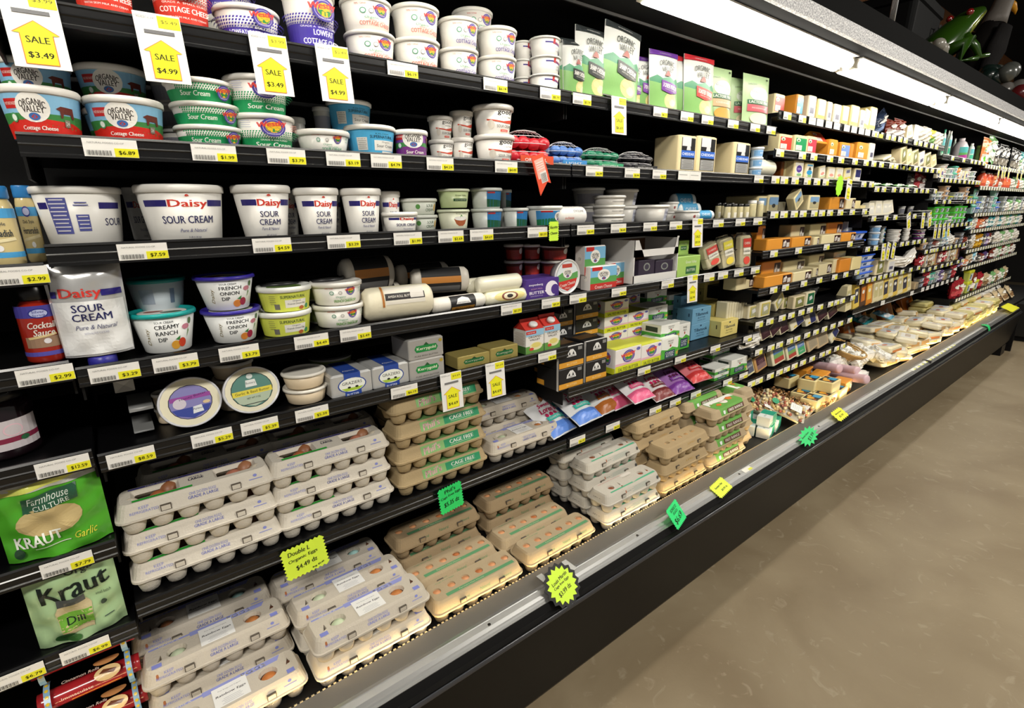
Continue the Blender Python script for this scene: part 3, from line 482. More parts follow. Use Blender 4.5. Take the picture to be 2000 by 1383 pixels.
boxk('purplebutter', 'butter_box', 'butter', .082, .06, .062, '4b2f86', [('e', .022, .030, .016, .024, 'efeaf4'), ('e', .030, .026, .010, .016, '4b2f86'), ('p', [(.014, .036), (.004, .024), (.018, .010)], 'efeaf4'), ('t', 'meyenberg', -.018, .046, .008, .034, 'f4f0f8', dict(bold=.0003)), ('t', 'GOAT MILK', -.016, .034, .004, .028, 'd8a0c0'), ('t', 'BUTTER', -.016, .022, .009, .036, 'f4f0f8', dict(bold=.0005)), ('t', 'EUROPEAN STYLE', -.016, .012, .003, .03, 'd8d0e8')], None, [('r', -.041, -.03, .041, .03, '5a3f98')])
CC = [('r', -.034, 0, .034, .016, 'c8322a'), ('r', -.034, .016, .034, .030, '58a050'), ('r', -.034, .030, .034, .052, '7ab8de'), ('r', -.03, .044, -.004, .052, 'c4201c'), ('t', 'Cream Cheese', 0, .008, .007, .045, 'f6f0e8')]+ov(0, .034, .016)
boxk('ccbox', 'cream_cheese_box', 'cream cheese', .068, .045, .054, 'e8e4e0', CC, [('e', 0, .03, .012, .010, 'f0ece4'), ('t', 'OV', 0, .03, .006, .012, '3a332c')])
boxk('blackpack', 'cream_cheese_box', 'cream cheese', .05, .04, .055, '2c2236', [('e', 0, .038, .010, .010, '8a9088'), ('e', 0, .038, .007, .007, '3a3446'), ('t', 'Cream Cheese', 0, .012, .007, .042, 'c8a8e0', dict(sh=.3))])
boxk('cheddar_big', 'cheese_block', 'cheese', .075, .11, .155, 'ecdcae', [('r', -.026, .012, .030, .145, '141416'), ('r', -.026, .064, .030, .092, '2f66c8'), ('t', 'CHEDDAR', .002, .078, .011, .050, 'eef2fa', dict(bold=.0005)), ('r', -.024, .014, .028, .056, 'a8a8a6'), ('r', -.024, .110, .012, .148, 'd9d9dc'), ('p', [(-.006, .094), (.012, .094), (.010, .108), (.003, .122), (-.004, .108)], 'd8d8d8')]+lines(.002, .05, .044, 6, .006, '4a4a48', .0012), r=.008, ch=.004, rough=.3, part='cheese')
boxk('ovcreamcarton', 'cream_carton', 'cream', .062, .062, .095, 'efece6', [('r', -.031, 0, .031, .030, '6aa04a'), ('e', .004, .028, .022, .016, 'f0e8b8'), ('e', .004, .032, .016, .010, 'e8d87a'), ('e', -.012, .018, .008, .006, 'd84a3a'), ('r', -.031, .07, .031, .095, '9ccbe8'), ('t', 'ORGANIC', 0, .066, .008, .044, '3a332c'), ('t', 'VALLEY', 0, .055, .008, .036, '3a332c'), ('r', -.03, .078, .004, .090, 'd03028'), ('t', 'Half & Half', -.013, .084, .005, .026, 'f4e8e4')], [('r', -.031, 0, .031, .03, '4a7a3a')]+lines(0, .08, .05, 9, .0055, 'c8b8a8', .0015))
def cart2():
    ro = KIND['ovcreamcarton']['_fn'](); b = MB(); r_ = M('d43a30', .45)
    b.add([(-.031, -.031, .095), (.031, -.031, .095), (.031, .031, .095), (-.031, .031, .095), (-.031, -.003, .122), (.031, -.003, .122), (.031, .003, .122), (-.031, .003, .122)], [(0, 1, 5, 4), (1, 2, 6, 5), (2, 3, 7, 6), (3, 0, 4, 7), (4, 5, 6, 7)], r_)
    b.box(-.031, .031, -.002, .002, .120, .134, r_); b.build('gable_top', ro)
    c = MB(); c.lathe([(.013, 0), (.013, .010), (.011, .013), (0.001, .0135)], M('eceae8', .35), 20, c=(0, 0, 0)); o = c.build('screw_cap', ro); o.location = (0, -.018, .108); o.rotation_euler = (R(42), 0, 0); return ro
KIND['ovcreamcarton']['_fn'] = KIND['ovcreamcarton']['fn']; KIND['ovcreamcarton']['fn'] = cart2; KIND['ovcreamcarton']['dims'] = (.062, .062, .134)
# ---- soft bags and pouches: a pillow shape with flat seams; printing follows its front
def pouch(key, name, cat, w_, d, h, body, els, seam_top=.06, base=1.0, crimp=0, rough=.3, metal=0, taper=0, botflat=True, back=None, wob=.0):
    def bulge(a, b):
        e = (1-abs(2*a-1)**2.6); t = min(1, max(0, (1-b)/(seam_top*2.2)))**.7; bt = 1 if botflat else min(1, b/.12)**.6
        return d/2*e*t*bt*(.55+.45*math.sin(math.pi*min(1, .25+.6*(1-b))))
    def half(a, b): return 1-taper*b
    def P(a, b, s, o=0): 
        x = (a-.5)*w_*half(a, b); wv = wob*d*(math.sin(a*17+b*11)+math.sin(b*23-a*9))*.5 if 0 < a < 1 and b < .93 else 0
        return (x, s*(bulge(a, b)+o+wv), b*h)
    def fn():
        ro = empty(name); b = MB(); n, k = 20, 24; m = M(body, rough, metal)
        for s in (-1, 1):
            vs = [P(i/n, j/k, s, .0004) for j in range(k+1) for i in range(n+1)]
            fs = [(j*(n+1)+i, j*(n+1)+i+1, (j+1)*(n+1)+i+1, (j+1)*(n+1)+i) for j in range(k) for i in range(n)]
            b.add(vs, [f if s < 0 else f[::-1] for f in fs], m, True)
        if crimp: 
            nn = 24; b.add([((i/nn-.5)*w_*half(0, 1), (-1)**i*.0012, h+z) for z in (-.004, crimp) for i in range(nn+1)], [(i, i+1, i+nn+2, i+nn+1) for i in range(nn)], m)
        b.build('bag', ro)
        decals('printed_front', ro, els, lambda u, v, o: P(u/w_/half(0, v/h)+.5, v/h, -1, o*3+.0009), rough, gx=.007, gy=.008); return ro
    kind(key, name, cat, (w_, d, h), fn)
def grid_r(x0, y0, x1, y1, c):   # a rectangle cut fine enough to follow a pillow
    ny = max(1, int((y1-y0)/.012)); return [('r', x0, y0+(y1-y0)*j/ny, x1, y0+(y1-y0)*(j+1)/ny, c) for j in range(ny)]
def shred(key, band, lab, word, low='8cc070', cheesec='ecdc96'):
    W_ = .125; pouch(key, 'shredded_cheese_bag', 'cheese', W_, .035, .20, 'e6e8e4', [('p', [(-.0615, .002), (.0615, .002), (.0615, .10), (.045, .112), (.03, .104), (.01, .114), (-.02, .106), (-.04, .116), (-.0615, .106)], '4f9a72'), ('p', [(-.0615, .002), (.0615, .002), (.0615, .094), (.03, .090), (.0, .098), (-.03, .088), (-.0615, .096)], low),
        ('e', .016, .034, .028, .026, cheesec), ('e', .024, .028, .014, .012, 'f4ecc0'), ('e', .006, .04, .012, .009, 'f0e4a8')]+grid_r(-.062, .182, .062, .1995, band)+[('t', 'SHREDDED', 0, .190, .004, .05, 'e0e0dc'),
        ('t', 'ORGANIC', -.002, .158, .017, .062, '3a403c', dict(bold=.0007, arc=.3)), ('t', 'VALLEY', 0, .137, .017, .050, '3a403c', dict(bold=.0007, arc=.2)), ('p', [(-.012, .114), (.012, .114), (.008, .126), (0, .132), (-.007, .124)], '9a3a28'),
        ('p', [(-.026, .100), (.046, .088), (.046, .062), (.010, .056), (-.026, .066)], lab), ('t', word, .010, .080, .014, .062, 'f2f0ea', dict(rot=-9, bold=.0008)), ('t', 'FARMSTEAD CULTURED', .010, .068, .004, .045, 'e0e0d8', dict(rot=-9))], seam_top=.08)
shred('shred_black', '33383a', '2c3230', 'SHARP CHEDDAR'); shred('shred_purple', '6a3a98', '7a3fa0', '3 CHEESE MEXICAN'); shred('shred_red', 'c8323c', 'd8443c', 'TOASTED TENDER')
def shred2(key, foot, word, c2): pouch(key, 'shredded_cheese_bag', 'cheese', .115, .04, .19, 'b4cf9e', [('e', .002, .115, .040, .026, 'eef2e8'), ('t', 'Green Valley', .0, .118, .013, .066, '4a5a44', dict(sh=.25, rot=-14)), ('r', -.045, .078, .05, .094, '3f6f50'), ('t', 'LACTOSE FREE', .002, .086, .010, .084, 'eef2e6', dict(bold=.0004)), ('r', -.045, .050, .05, .076, c2), ('t', word, 0, .064, .006, .06, 'fbf2e8'), ('e', .004, .026, .040, .022, foot), ('t', 'SHREDDED', -.03, .150, .006, .03, '5a6a54'), ('e', .04, .176, .004, .004, '2a3a2a')], seam_top=.08)
shred2('shred_green', 'e8a850', 'CHEDDAR', 'eeb08a'); shred2('shred_pink', 'ece0c0', 'MOZZARELLA', 'c8606a')
pouch('daisypouch', 'sour_cream_pouch', 'sour cream', .115, .05, .165, 'd6d7d8', [('p', [(-.0565, .004), (.0565, .004), (.0565, .100), (-.0565, .100)], 'ebecec'), ('r', .022, .108, .0565, .119, '2a2378'), ('r', -.0565, .108, -.048, .119, '2a2378'), ('t', 'Daisy', -.011, .113, .021, .066, 'dc3c34', dict(bold=.0012)), ('t', 'SOUR', -.004, .088, .013, .052, '26285c', dict(bold=.0006)), ('t', 'CREAM', .0, .072, .013, .064, '26285c', dict(bold=.0006)), ('t', 'Pure & Natural', .004, .054, .008, .066, '5a5c80', dict(sh=.3)), ('t', 'WITH ACTIVE CULTURES', .002, .043, .0035, .04, '9a9cb8')], metal=.45, rough=.22, seam_top=.05, taper=-.10, wob=.04)
pouch('kraut_green', 'sauerkraut_bag', 'sauerkraut', .185, .06, .165, '55b030', [('r', -.091, .125, .091, .163, 'c9ccc4'), ('p', [(-.091, .118), (.091, .140), (.091, .150), (-.091, .128)], 'd8dc6a'), ('e', -.005, .068, .056, .026, 'c8b27e'), ('p', [(-.045, .086), (.050, .096), (.052, .123), (-.042, .113)], '2d5a42'), ('t', 'Farmhouse', .002, .109, .013, .070, 'dfe8dc', dict(sh=.3, rot=5)), ('t', 'CULTURE', .004, .096, .008, .062, 'dfe8dc', dict(rot=5)), ('t', 'KRAUT', -.032, .038, .020, .080, 'f0f4ea', dict(bold=.0015, rot=4)), ('t', 'Garlic', .048, .028, .012, .04, 'e0d848', dict(sh=.3)), ('e', -.068, .018, .009, .009, '2c4a34'), ('r', -.04, .022, .02, .0235, 'e8f0e0')], seam_top=.07, rough=.18, wob=.10)
pouch('kraut_organic', 'sauerkraut_bag', 'sauerkraut', .175, .05, .175, 'a9c896', [('t', 'Organic', .035, .150, .020, .085, '1c2a20', dict(bold=.0009, rot=2)), ('t', 'Kraut', .004, .116, .036, .130, '15201a', dict(bold=.003, rot=3)), ('p', [(-.036, .020), (.024, .020), (.030, .074), (.022, .086), (-.032, .086), (-.040, .074)], 'c8b890'), ('p', [(-.036, .030), (.026, .030), (.028, .066), (-.038, .066)], '6faa3c'), ('r', -.034, .084, .020, .098, '4a4e4c'), ('t', 'Dill', -.006, .050, .014, .034, '1c2a20', dict(bold=.0006)), ('e', -.034, .016, .020, .010, '2f5a2c'), ('e', -.018, .010, .014, .007, '3c6a34'), ('t', 'small batch', .055, .085, .006, .03, '2c3a30'), ('e', .052, .064, .006, .006, '3a4a3c'), ('r', .046, .030, .066, .032, '4a5a4c')], seam_top=.06, rough=.2, wob=.12)
def cookie(key, body, foot, col): pouch(key, 'cookie_dough_bag', 'cookie dough', .10, .035, .165, body, [('r', -.049, .002, .049, .036, foot), ('e', .0, .128, .030, .018, '7a4a2c'), ('e', .01, .132, .012, .007, '3a2018'), ('t', 'Sweet', .004, .100, .013, .045, col, dict(sh=.3, bold=.0012)), ('t', "Loren's", .004, .082, .018, .060, col, dict(sh=.3, bold=.0015)), ('e', -.016, .064, .006, .006, col), ('e', .0, .064, .006, .006, col), ('e', .016, .064, .006, .006, col), ('r', -.026, .044, .042, .058, '3fb8a8' if foot == '5a86d8' else foot), ('t', 'COOKIE DOUGH', .006, .051, .006, .05, 'f4f4f0'), ('e', -.034, .14, .004, .004, '2a2a2a'), ('e', -.028, .12, .003, .003, '2a2a2a')], seam_top=.05, crimp=.006, botflat=False, rough=.3, wob=.05)
cookie('cookie_blue', 'e6e8ea', '5a86d8', 'c0285c'); cookie('cookie_orange', 'dfe0de', 'b0682c', 'b0285c'); cookie('cookie_pink', 'e6e4e6', 'e0608a', 'c0285c'); cookie('cookie_brown', 'e2dcdc', '7a3030', 'c0285c'); cookie('cookie_lilac', 'a070b0', '7a3a98', '5a2048'); cookie('cookie_rose', 'd87a80', 'c83a3a', '8a2038')
def bag(key, body, c2, name='snack_bag', w_=.09, h=.14, d=.03, cat='packet', c3='f0ede4', rough=.25): pouch(key, name, cat, w_, d, h, body, [('r', -w_*.45, h*.12, w_*.45, h*.4, c2), ('e', 0, h*.62, w_*.3, h*.12, c3), ('r', -w_*.3, h*.46, w_*.3, h*.5, c2)], seam_top=.06, crimp=.003, rough=rough, wob=.12)
bag('bag_redwhite', '7a3020', 'f0e8e4', 'cheese_packet'); bag('bag_white', 'ece8e0', 'd8d0c0', 'cheese_packet'); bag('bag_dark', '3a3a3a', '8a8478', 'cheese_packet'); bag('bag_blue', '33405c', '8aa0c8', 'cheese_packet'); bag('bag_orange', 'e88a50', 'f0ece0', 'cheese_packet'); bag('bag_green', '7ab070', 'e8efe0', 'cheese_packet'); bag('bag_red', '9a1c28', 'c84a50', 'tempeh_packet', cat='packet'); bag('bag_teal', '3a9aa0', 'e0ece8', 'cheese_packet'); bag('bag_yellow', 'd8d048', '6a9a4a', 'cheese_packet'); bag('bag_sky', '8ac8e0', 'eceef0', 'cheese_packet'); bag('bag_tan', 'c8b490', '8a6a48', 'cheese_packet'); bag('bag_purple', '5a4878', 'c8b8d8', 'cheese_packet'); bag('bag_gold', 'b88418', 'd8a830', 'cheese_packet')
# ---- bottles and jars
def bottle(key, name, prof, body, cap, els, capprof, n=28, dims=None, trans=0):
    def fn():
        ro = empty(name); MB().lathe(prof, M(body, .15, coat=.5), n).build('bottle_body' if 'bott' in name or 'jug' in name else 'jar_body', ro); MB().lathe(capprof, M(cap, .3), n).build('cap', ro)
        if els: rm = prof[2][0]; decals('printed_label', ro, els, cone(rm, rm, 1), .35)
        return ro
    hh = capprof[-1][1]; rr = max(p[0] for p in prof); kind(key, name, 'jar' if 'jar' in name else 'bottle', dims or (2*rr, 2*rr, hh), fn); KIND[key]['round'] = True
bottle('horse', 'horseradish_jar', [(.028, 0), (.032, .004), (.032, .02), (.032, .07), (.031, .078), (.026, .088)], 'd2c08a', '2f7ec0', [('r', -.05, .012, .05, .019, '4aa0d8'), ('r', -.05, .062, .05, .074, '4aa0d8'), ('t', 'Deli Style', .0, .054, .006, .034, '2a3a4a'), ('t', 'Horseradish', 0, .043, .009, .05, '20303c', dict(bold=.0004)), ('e', 0, .068, .012, .007, '3c3f98'), ('e', 0, .068, .010, .005, 'c8ccf0'), ('p', [(-.03, .028), (.03, .034), (.028, .038), (-.028, .032)], 'e8dcb0'), ('e', 0, .024, .006, .004, 'e8e8ea')], [(.029, .086), (.030, .088), (.030, .100), (.028, .102), (.001, .102)])
bottle('cocktail', 'sauce_bottle', [(.030, 0), (.034, .005), (.034, .02), (.034, .09), (.030, .105), (.020, .118)], 'a4281a', '141212', [('r', -.055, .086, .055, .108, '4a44a0'), ('r', -.055, .014, .055, .022, '5a54b0'), ('r', -.028, .03, .028, .050, 'a08068'), ('e', .004, .094, .016, .009, '28308a'), ('e', .004, .094, .014, .007, 'c0c8f0'), ('t', 'Silver', .004, .097, .005, .02, '28308a'), ('t', 'Spring', .004, .090, .005, .02, '28308a'), ('t', 'Cocktail', .004, .072, .012, .044, 'f0e6dc', dict(sh=.2, bold=.0007)), ('t', 'Sauce', .006, .058, .012, .034, 'f0e6dc', dict(sh=.2, bold=.0007)), ('p', [(-.02, .046), (.026, .052), (.024, .056), (-.022, .050)], 'e0c890'), ('e', .008, .042, .006, .005, 'e8e4e8')], [(.022, .116), (.023, .118), (.023, .140), (.021, .142), (.001, .142)])
bottle('beet', 'pickle_jar', [(.040, 0), (.045, .006), (.045, .02), (.045, .10), (.042, .11), (.038, .116)], '1c1016', '101012', [('r', -.06, .02, .06, .078, 'd6ced2'), ('r', -.06, .034, .06, .044, '8a2a48'), ('r', -.03, .05, .004, .072, '7a2440'), ('e', .022, .058, .012, .012, 'f0c8d4'), ('e', .022, .058, .010, .010, 'd6ced2'), ('e', .034, .038, .006, .005, '2f6a44')], [(.041, .114), (.042, .116), (.042, .134), (.04, .136), (.001, .136)])
bottle('smalljar', 'cheese_jar', [(.022, 0), (.025, .003), (.025, .02), (.025, .06), (.023, .066)], 'd9cfa4', '1a1a1a', [('r', -.02, .008, .02, .035, 'ece8da')], [(.024, .064), (.0245, .066), (.0245, .078), (.001, .079)])
bottle('smalljar_w', 'cheese_jar', [(.022, 0), (.025, .003), (.025, .02), (.025, .06), (.023, .066)], 'd9cfa4', 'e8e6e0', [('r', -.02, .008, .02, .035, 'c9c29a')], [(.024, .064), (.0245, .066), (.0245, .078), (.001, .079)])
bottle('mint', 'dressing_bottle', [(.030, 0), (.034, .004), (.034, .02), (.034, .12), (.026, .145), (.014, .16)], 'c4e0cc', '3fae8c', [('r', -.05, .07, .05, .12, '6cc4cc'), ('r', -.05, .02, .05, .06, '5cc496'), ('t', 'KEFIR', 0, .095, .014, .04, 'eef4f2')], [(.015, .158), (.016, .16), (.016, .18), (.001, .181)])
bottle('mintw', 'dressing_bottle', [(.030, 0), (.034, .004), (.034, .02), (.034, .12), (.026, .145), (.014, .16)], 'd6e6da', 'e8e6e0', [('r', -.05, .07, .05, .12, '6cc4cc'), ('r', -.05, .02, .05, .06, '4cc09a')], [(.015, .158), (.016, .16), (.016, .18), (.001, .181)])
bottle('jug', 'dressing_jug', [(.05, 0), (.056, .006), (.056, .02), (.056, .11), (.040, .15), (.020, .17)], 'd0c8cc', 'e2d6dc', [('r', -.08, .05, .08, .11, '4fb0ae'), ('p', [(-.08, .008), (.08, .02), (.08, .048), (-.08, .036)], 'b03a96'), ('p', [(-.08, .036), (.08, .05), (.08, .06), (-.08, .06)], '5ca850')], [(.021, .168), (.022, .17), (.022, .19), (.001, .191)])
bottle('greenjar', 'pickle_jar', [(.044, 0), (.048, .005), (.048, .02), (.048, .10), (.044, .115)], '9ac070', 'a8d060', [('r', -.07, .05, .07, .09, '5ab0b4'), ('r', -.07, .01, .07, .04, '68d020')], [(.045, .113), (.046, .116), (.046, .132), (.001, .133)])
bottle('orangebottle', 'dressing_bottle', [(.028, 0), (.032, .004), (.032, .02), (.030, .11), (.020, .13), (.012, .14)], 'd8583a', 'e0d6cc', [('r', -.04, .04, .04, .08, 'e87a50')], [(.013, .138), (.014, .14), (.014, .155), (.001, .156)])
# ---- rolls
def roll(key, name, L, r, body, els, cat='butter', rough=.4):
    def fn():
        ro = empty(name); n = 24; prof = [(-L/2, r*.25), (-L/2, r*.75), (-L/2+r*.22, r*.97), (-L/2+r*.5, r), (L/2-r*.5, r), (L/2-r*.22, r*.97), (L/2, r*.75), (L/2, r*.25)]
        MB().rings([[(x, q*math.cos(2*math.pi*j/n), r+q*math.sin(2*math.pi*j/n)) for j in range(n)] for x, q in prof], M(body, rough, bump=(60, .5))).build('wrapped_roll', ro)
        def fm_(u, v, o): a = v/r; q = r+o+.0003; return (u, -q*math.cos(a), r+q*math.sin(a))
        if els: decals('printed_label', ro, els, fm_, gy=.005)
        return ro
    kind(key, name, cat, (L, 2*r, 2*r), fn)
roll('roll_big', 'butter_roll', .13, .033, 'e9e2c8', [('r', -.03, .0, .046, .04, 'e2ddd0'), ('r', -.03, .008, .046, .022, '2c2a2a'), ('t', 'AMISH ROLL BUTTER', .0, .015, .005, .05, 'e8e4d8'), ('r', .018, .010, .044, .030, 'd8d4cc'), ('r', -.036, -.004, -.032, .044, 'b07030')])
roll('roll_mid', 'butter_roll', .10, .021, 'e8e4da', [('r', -.020, -.020, .028, .026, '1d1d1f'), ('r', -.018, -.018, .026, -.008, 'e0a040'), ('t', 'BUTTER', .004, -.013, .006, .03, '6a3a10'), ('p', [(-.010, .0), (.018, .0), (.014, .014), (.004, .020), (-.006, .014)], 'e6e6e4'), ('t', 'MINERVA', .004, .003, .003, .022, '1d1d1f')])
roll('roll_dark', 'butter_roll', .13, .033, 'd8d2c6', [('r', -.045, -.030, .045, .045, '1d1d1f'), ('r', -.045, -.004, .045, .012, 'c8843a'), ('r', -.04, -.028, .042, -.012, '6a6a6a')])
roll('roll_goat', 'goat_cheese_log', .085, .019, 'efecd2', [('e', .0, .004, .030, .014, 'e8d890'), ('e', .0, .004, .016, .012, '7a3a2a'), ('e', 0, .004, .012, .009, 'ece2c0'), ('e', 0, .004, .006, .005, '2a2220')], cat='cheese', rough=.25)
roll('roll_plain', 'goat_cheese_log', .08, .019, 'efecd6', None, cat='cheese', rough=.25)
roll('roll_blue', 'goat_cheese_log', .075, .018, 'e8eef0', [('r', -.03, -.02, .022, .03, '3f9ac8'), ('t', 'CHEVRE', -.004, .004, .008, .036, 'eef4f8')], cat='cheese')
roll('roll_white', 'mozzarella_pouch', .085, .026, 'e9e7e4', [('t', 'e-cheese', -.014, -.004, .007, .026, 'd86a5a'), ('t', 'OVOLINE', .014, .014, .007, .03, '6a6a6a')], cat='cheese')
# ---- round flat tub standing on edge, seen from its lid
def disc(key, name, rad, dep, rimc, bodyc, els, lab=.62):
    def fn():
        ro = empty(name); n = 40
        def ring(y, q): return [(q*math.cos(2*math.pi*j/n), y, rad+q*math.sin(2*math.pi*j/n)) for j in range(n)]
        MB().rings([ring(dep, rad*.78), ring(.008, rad*.93), ring(.004, rad*.94)], M(bodyc, .3)).build('tub_body', ro)
        MB().rings([ring(.006, rad*.95), ring(.006, rad), ring(-.002, rad), ring(-.003, rad*.985), ring(-.003, rad*.95), ring(0, rad*.92), ring(0.0002, rad*.5)], M(rimc, .3)).build('lid', ro)
        decals('lid_label', ro, els, lambda u, v, o: (u, -o-.0006, v+rad)); return ro
    kind(key, name, 'tub', (2*rad, dep, 2*rad), fn)
disc('disc_purple', 'butter_tub', .058, .045, 'd9dadf', 'efe7c4', [('e', 0, 0, .054, .054, 'eee8cc'), ('e', 0, 0, .040, .040, '2c2a3a'), ('e', 0, 0, .0385, .0385, '8a86c0'), ('p', [(-.036, -.012), (.036, -.012), (.028, -.026), (0, -.038), (-.028, -.026)], '3a4aa0'), ('r', -.036, .006, .038, .016, '9a4aa0'), ('e', -.020, .0, .012, .012, 'd8d0dc'), ('t', 'Honey Butter', .006, .011, .006, .05, '4a1a5a', dict(rot=8, at=(0, .01))), ('p', [(.0, -.028), (.020, -.026), (.018, -.010), (.002, -.012)], 'e8ecf0'), ('t', 'Apiano', .010, -.018, .006, .018, '2a3a5a'), ('e', .028, -.006, .007, .004, 'e0c8a0')])
disc('disc_green', 'butter_tub', .054, .045, 'd9dadf', 'efe7c4', [('e', 0, 0, .050, .050, 'eee8cc'), ('e', 0, 0, .040, .040, '20302c'), ('e', 0, 0, .0385, .0385, '5a8a80'), ('p', [(-.037, -.008), (.037, -.008), (.028, -.027), (0, -.038), (-.028, -.027)], 'b8c8b0'), ('r', -.038, -.010, .038, .002, 'e8d84a'), ('t', 'Garlic & Basil Butter', 0, -.004, .006, .066, '3a3010'), ('p', [(-.011, .008), (.011, .008), (.009, .024), (-.009, .024)], 'e8ece8'), ('t', 'Buttery', 0, .016, .006, .018, '2a3a3a'), ('t', 'NET WT 7 OZ', 0, -.018, .004, .026, '3a4a40'), ('r', -.02, -.032, .02, -.0305, '2a2a2a'), ('e', 0, .032, .006, .006, 'd8e0dc')])
disc('disc_cc', 'cream_cheese_tub', .046, .035, 'efeeec', 'e8e4e0', [('e', 0, 0, .040, .040, 'e6eef2'), ('p', [(-.037, .004), (-.02, .012), (.01, .006), (.038, .012), (.039, -.004), (.03, -.012), (-.03, -.012)], '62a85a'), ('p', [(-.036, -.012), (.036, -.006), (.028, -.026), (0, -.038), (-.028, -.026)], 'd0342c'), ('t', 'Cream Cheese', 0, -.019, .009, .056, 'f6eee6', dict(rot=8, bold=.0004)), ('r', -.02, .024, .016, .034, 'c84a3c'), ('t', 'SPREAD', 0, -.030, .005, .02, 'f4dcd0')]+ov(.0, .010, .017))
# ---- clear trays, net bags, open display carton
def clam(key, c1, c2):
    def fn():
        ro = empty('cheese_tray'); MB().loft([(.002, .046, .030, .006), (.012, .052, .036, .008), (.105, .050, .034, .008), (.11, .04, .024, .006)], M('ece2bc', .3), q=4).build('cheese', ro)
        f = MB(); f.loft([(0, .052, .036, .008), (.012, .060, .044, .01), (.11, .058, .042, .01), (.122, .046, .03, .008)], film(), q=4); f.loft([(0.055, .060, .044, .01), (.0555, .072, .056, .012), (.0575, .072, .056, .012), (.058, .060, .044, .01)], film(), q=4, cap0=False, cap1=False); f.build('clear_shell', ro)
        decals('printed_label', ro, [('r', -.020, .070, .020, .100, c1), ('r', -.018, .045, .018, .068, 'e6e2d4'), ('e', 0, .024, .016, .014, c2), ('t', 'HERB', 0, .057, .008, .024, '4a4a3a'), ('t', 'CHEESE', 0, .084, .008, .028, 'f4f0e4')], front(-.0215)); return ro
    kind(key, 'cheese_tray', 'cheese', (.072, .056, .122), fn)
clam('clam_red', 'c83a2c', 'd84a3a'); clam('clam_yel', 'd8cc3a', 'e8d048'); clam('clam_dark', '7a2a24', 'd07040')
def netbag(key, body, lab, tagc=None):
    def fn():
        ro = empty('net_cheese_bag'); rr = random.Random(3); b = MB(); m = M(body, .3)
        for i in range(16): b.ell(((i % 4-1.5)*.023+rr.random()*.004, (i//4 % 2)*.028-.012, .014+(i//8)*.026+abs(rr.random()*.004)), (.0145, .0145, .0125), m, 12, 7)
        b.build('wax_cheeses', ro)
        n = MB(); nm = M('e8e6e8', .5)
        for k in range(9):
            a = k*math.pi/9
            n.tube([(.056*math.cos(a)*math.sin(t), .034*math.sin(a)*math.sin(t)-.002, .032-.036*math.cos(t)) for t in [j*math.pi/10 for j in range(11)]], .0007, nm, 4)
            n.tube([(-.056*math.cos(a)*math.sin(t), .034*math.sin(a)*math.sin(t)-.002, .032-.036*math.cos(t)) for t in [j*math.pi/10 for j in range(11)]], .0007, nm, 4)
        for q in range(1, 7):
            t = q*math.pi/7; n.tube([(.056*math.cos(a)*math.sin(t), .034*math.sin(a)*math.sin(t)-.002, .032-.036*math.cos(t)) for a in [j*math.pi/10 for j in range(21)]], .0007, nm, 4)
        n.build('net', ro)
        c = MB(); c.box(-.030, .045, -.046, -.043, 0, .016, M(lab, .45)); c.build('paper_label', ro)
        decals('printed_label', ro, [('t', {'d8502c': 'ORIGINAL', '3f8ed0': 'LIGHT', '3aa070': 'MOZZARELLA', '1d1d1f': 'WHITE CHEDDAR'}[lab], .004, .008, .006, .05, 'f4f2ee')], front(-.0462)); return ro
    kind(key, 'net_cheese_bag', 'cheese', (.112, .08, .068), fn)
netbag('net_red', 'cf2a38', 'd8502c'); netbag('net_blue', '5a86cc', '3f8ed0'); netbag('net_green', '2f8a68', '3aa070'); netbag('net_black', '2a2a30', '1d1d1f')
def display():
    ro = empty('display_carton'); b = MB(); m = M('dcdbd8', .6); W_, DD, H = .13, .16, .10; t = .002
    b.box(-W_/2, -W_/2+t, -DD/2, DD/2, 0, H, m); b.box(W_/2-t, W_/2, -DD/2, DD/2, 0, H, m); b.box(-W_/2, W_/2, DD/2-t, DD/2, 0, H, m); b.box(-W_/2, W_/2, -DD/2, DD/2, 0, t, m); b.box(-W_/2, W_/2, -DD/2, -DD/2+t, 0, .02, m)
    b.box(-W_/2, W_/2, -DD/2, -DD/2+t, .062, .078, m); b.add([(-W_/2, -DD/2, .062), (-W_/2+.028, -DD/2, .062), (-W_/2+.012, -DD/2, H), (-W_/2, -DD/2, H)], [(0, 1, 2, 3)], m); b.add([(W_/2-.014, -DD/2, .062), (W_/2, -DD/2, .062), (W_/2, -DD/2, H+.004), (W_/2-.006, -DD/2, H+.004)], [(0, 1, 2, 3)], m)
    b.build('carton', ro)
    i = MB(); i.box(-W_/2+t*1.5, W_/2-t*1.5, DD/2-.006, DD/2-.004, t, H-.004, M('6a4a32', .8)); i.build('inner_wall', ro, )['label'] = 'brown inside face'; return ro
kind('display', 'display_carton', 'carton', (.13, .16, .10), display)
def lidbox(key, lid, body):
    def fn():
        ro = empty('food_container'); MB().loft([(0, .07, .06, .01), (.038, .085, .075, .012)], M(body, .2), q=3).build('container', ro); MB().loft([(.037, .086, .076, .012), (.038, .092, .082, .013), (.046, .092, .082, .013), (.048, .086, .076, .012)], M(lid, .3), q=3).build('lid', ro)
        decals('printed_label', ro, [('r', -.024, .006, .024, .034, 'e0e4ea'), ('r', -.02, .01, .0, .03, '3a5a88')], lambda u, v, o: (u, -.030-.0075*v/.038-o, v)); return ro
    kind(key, 'food_container', 'food container', (.092, .082, .048), fn)
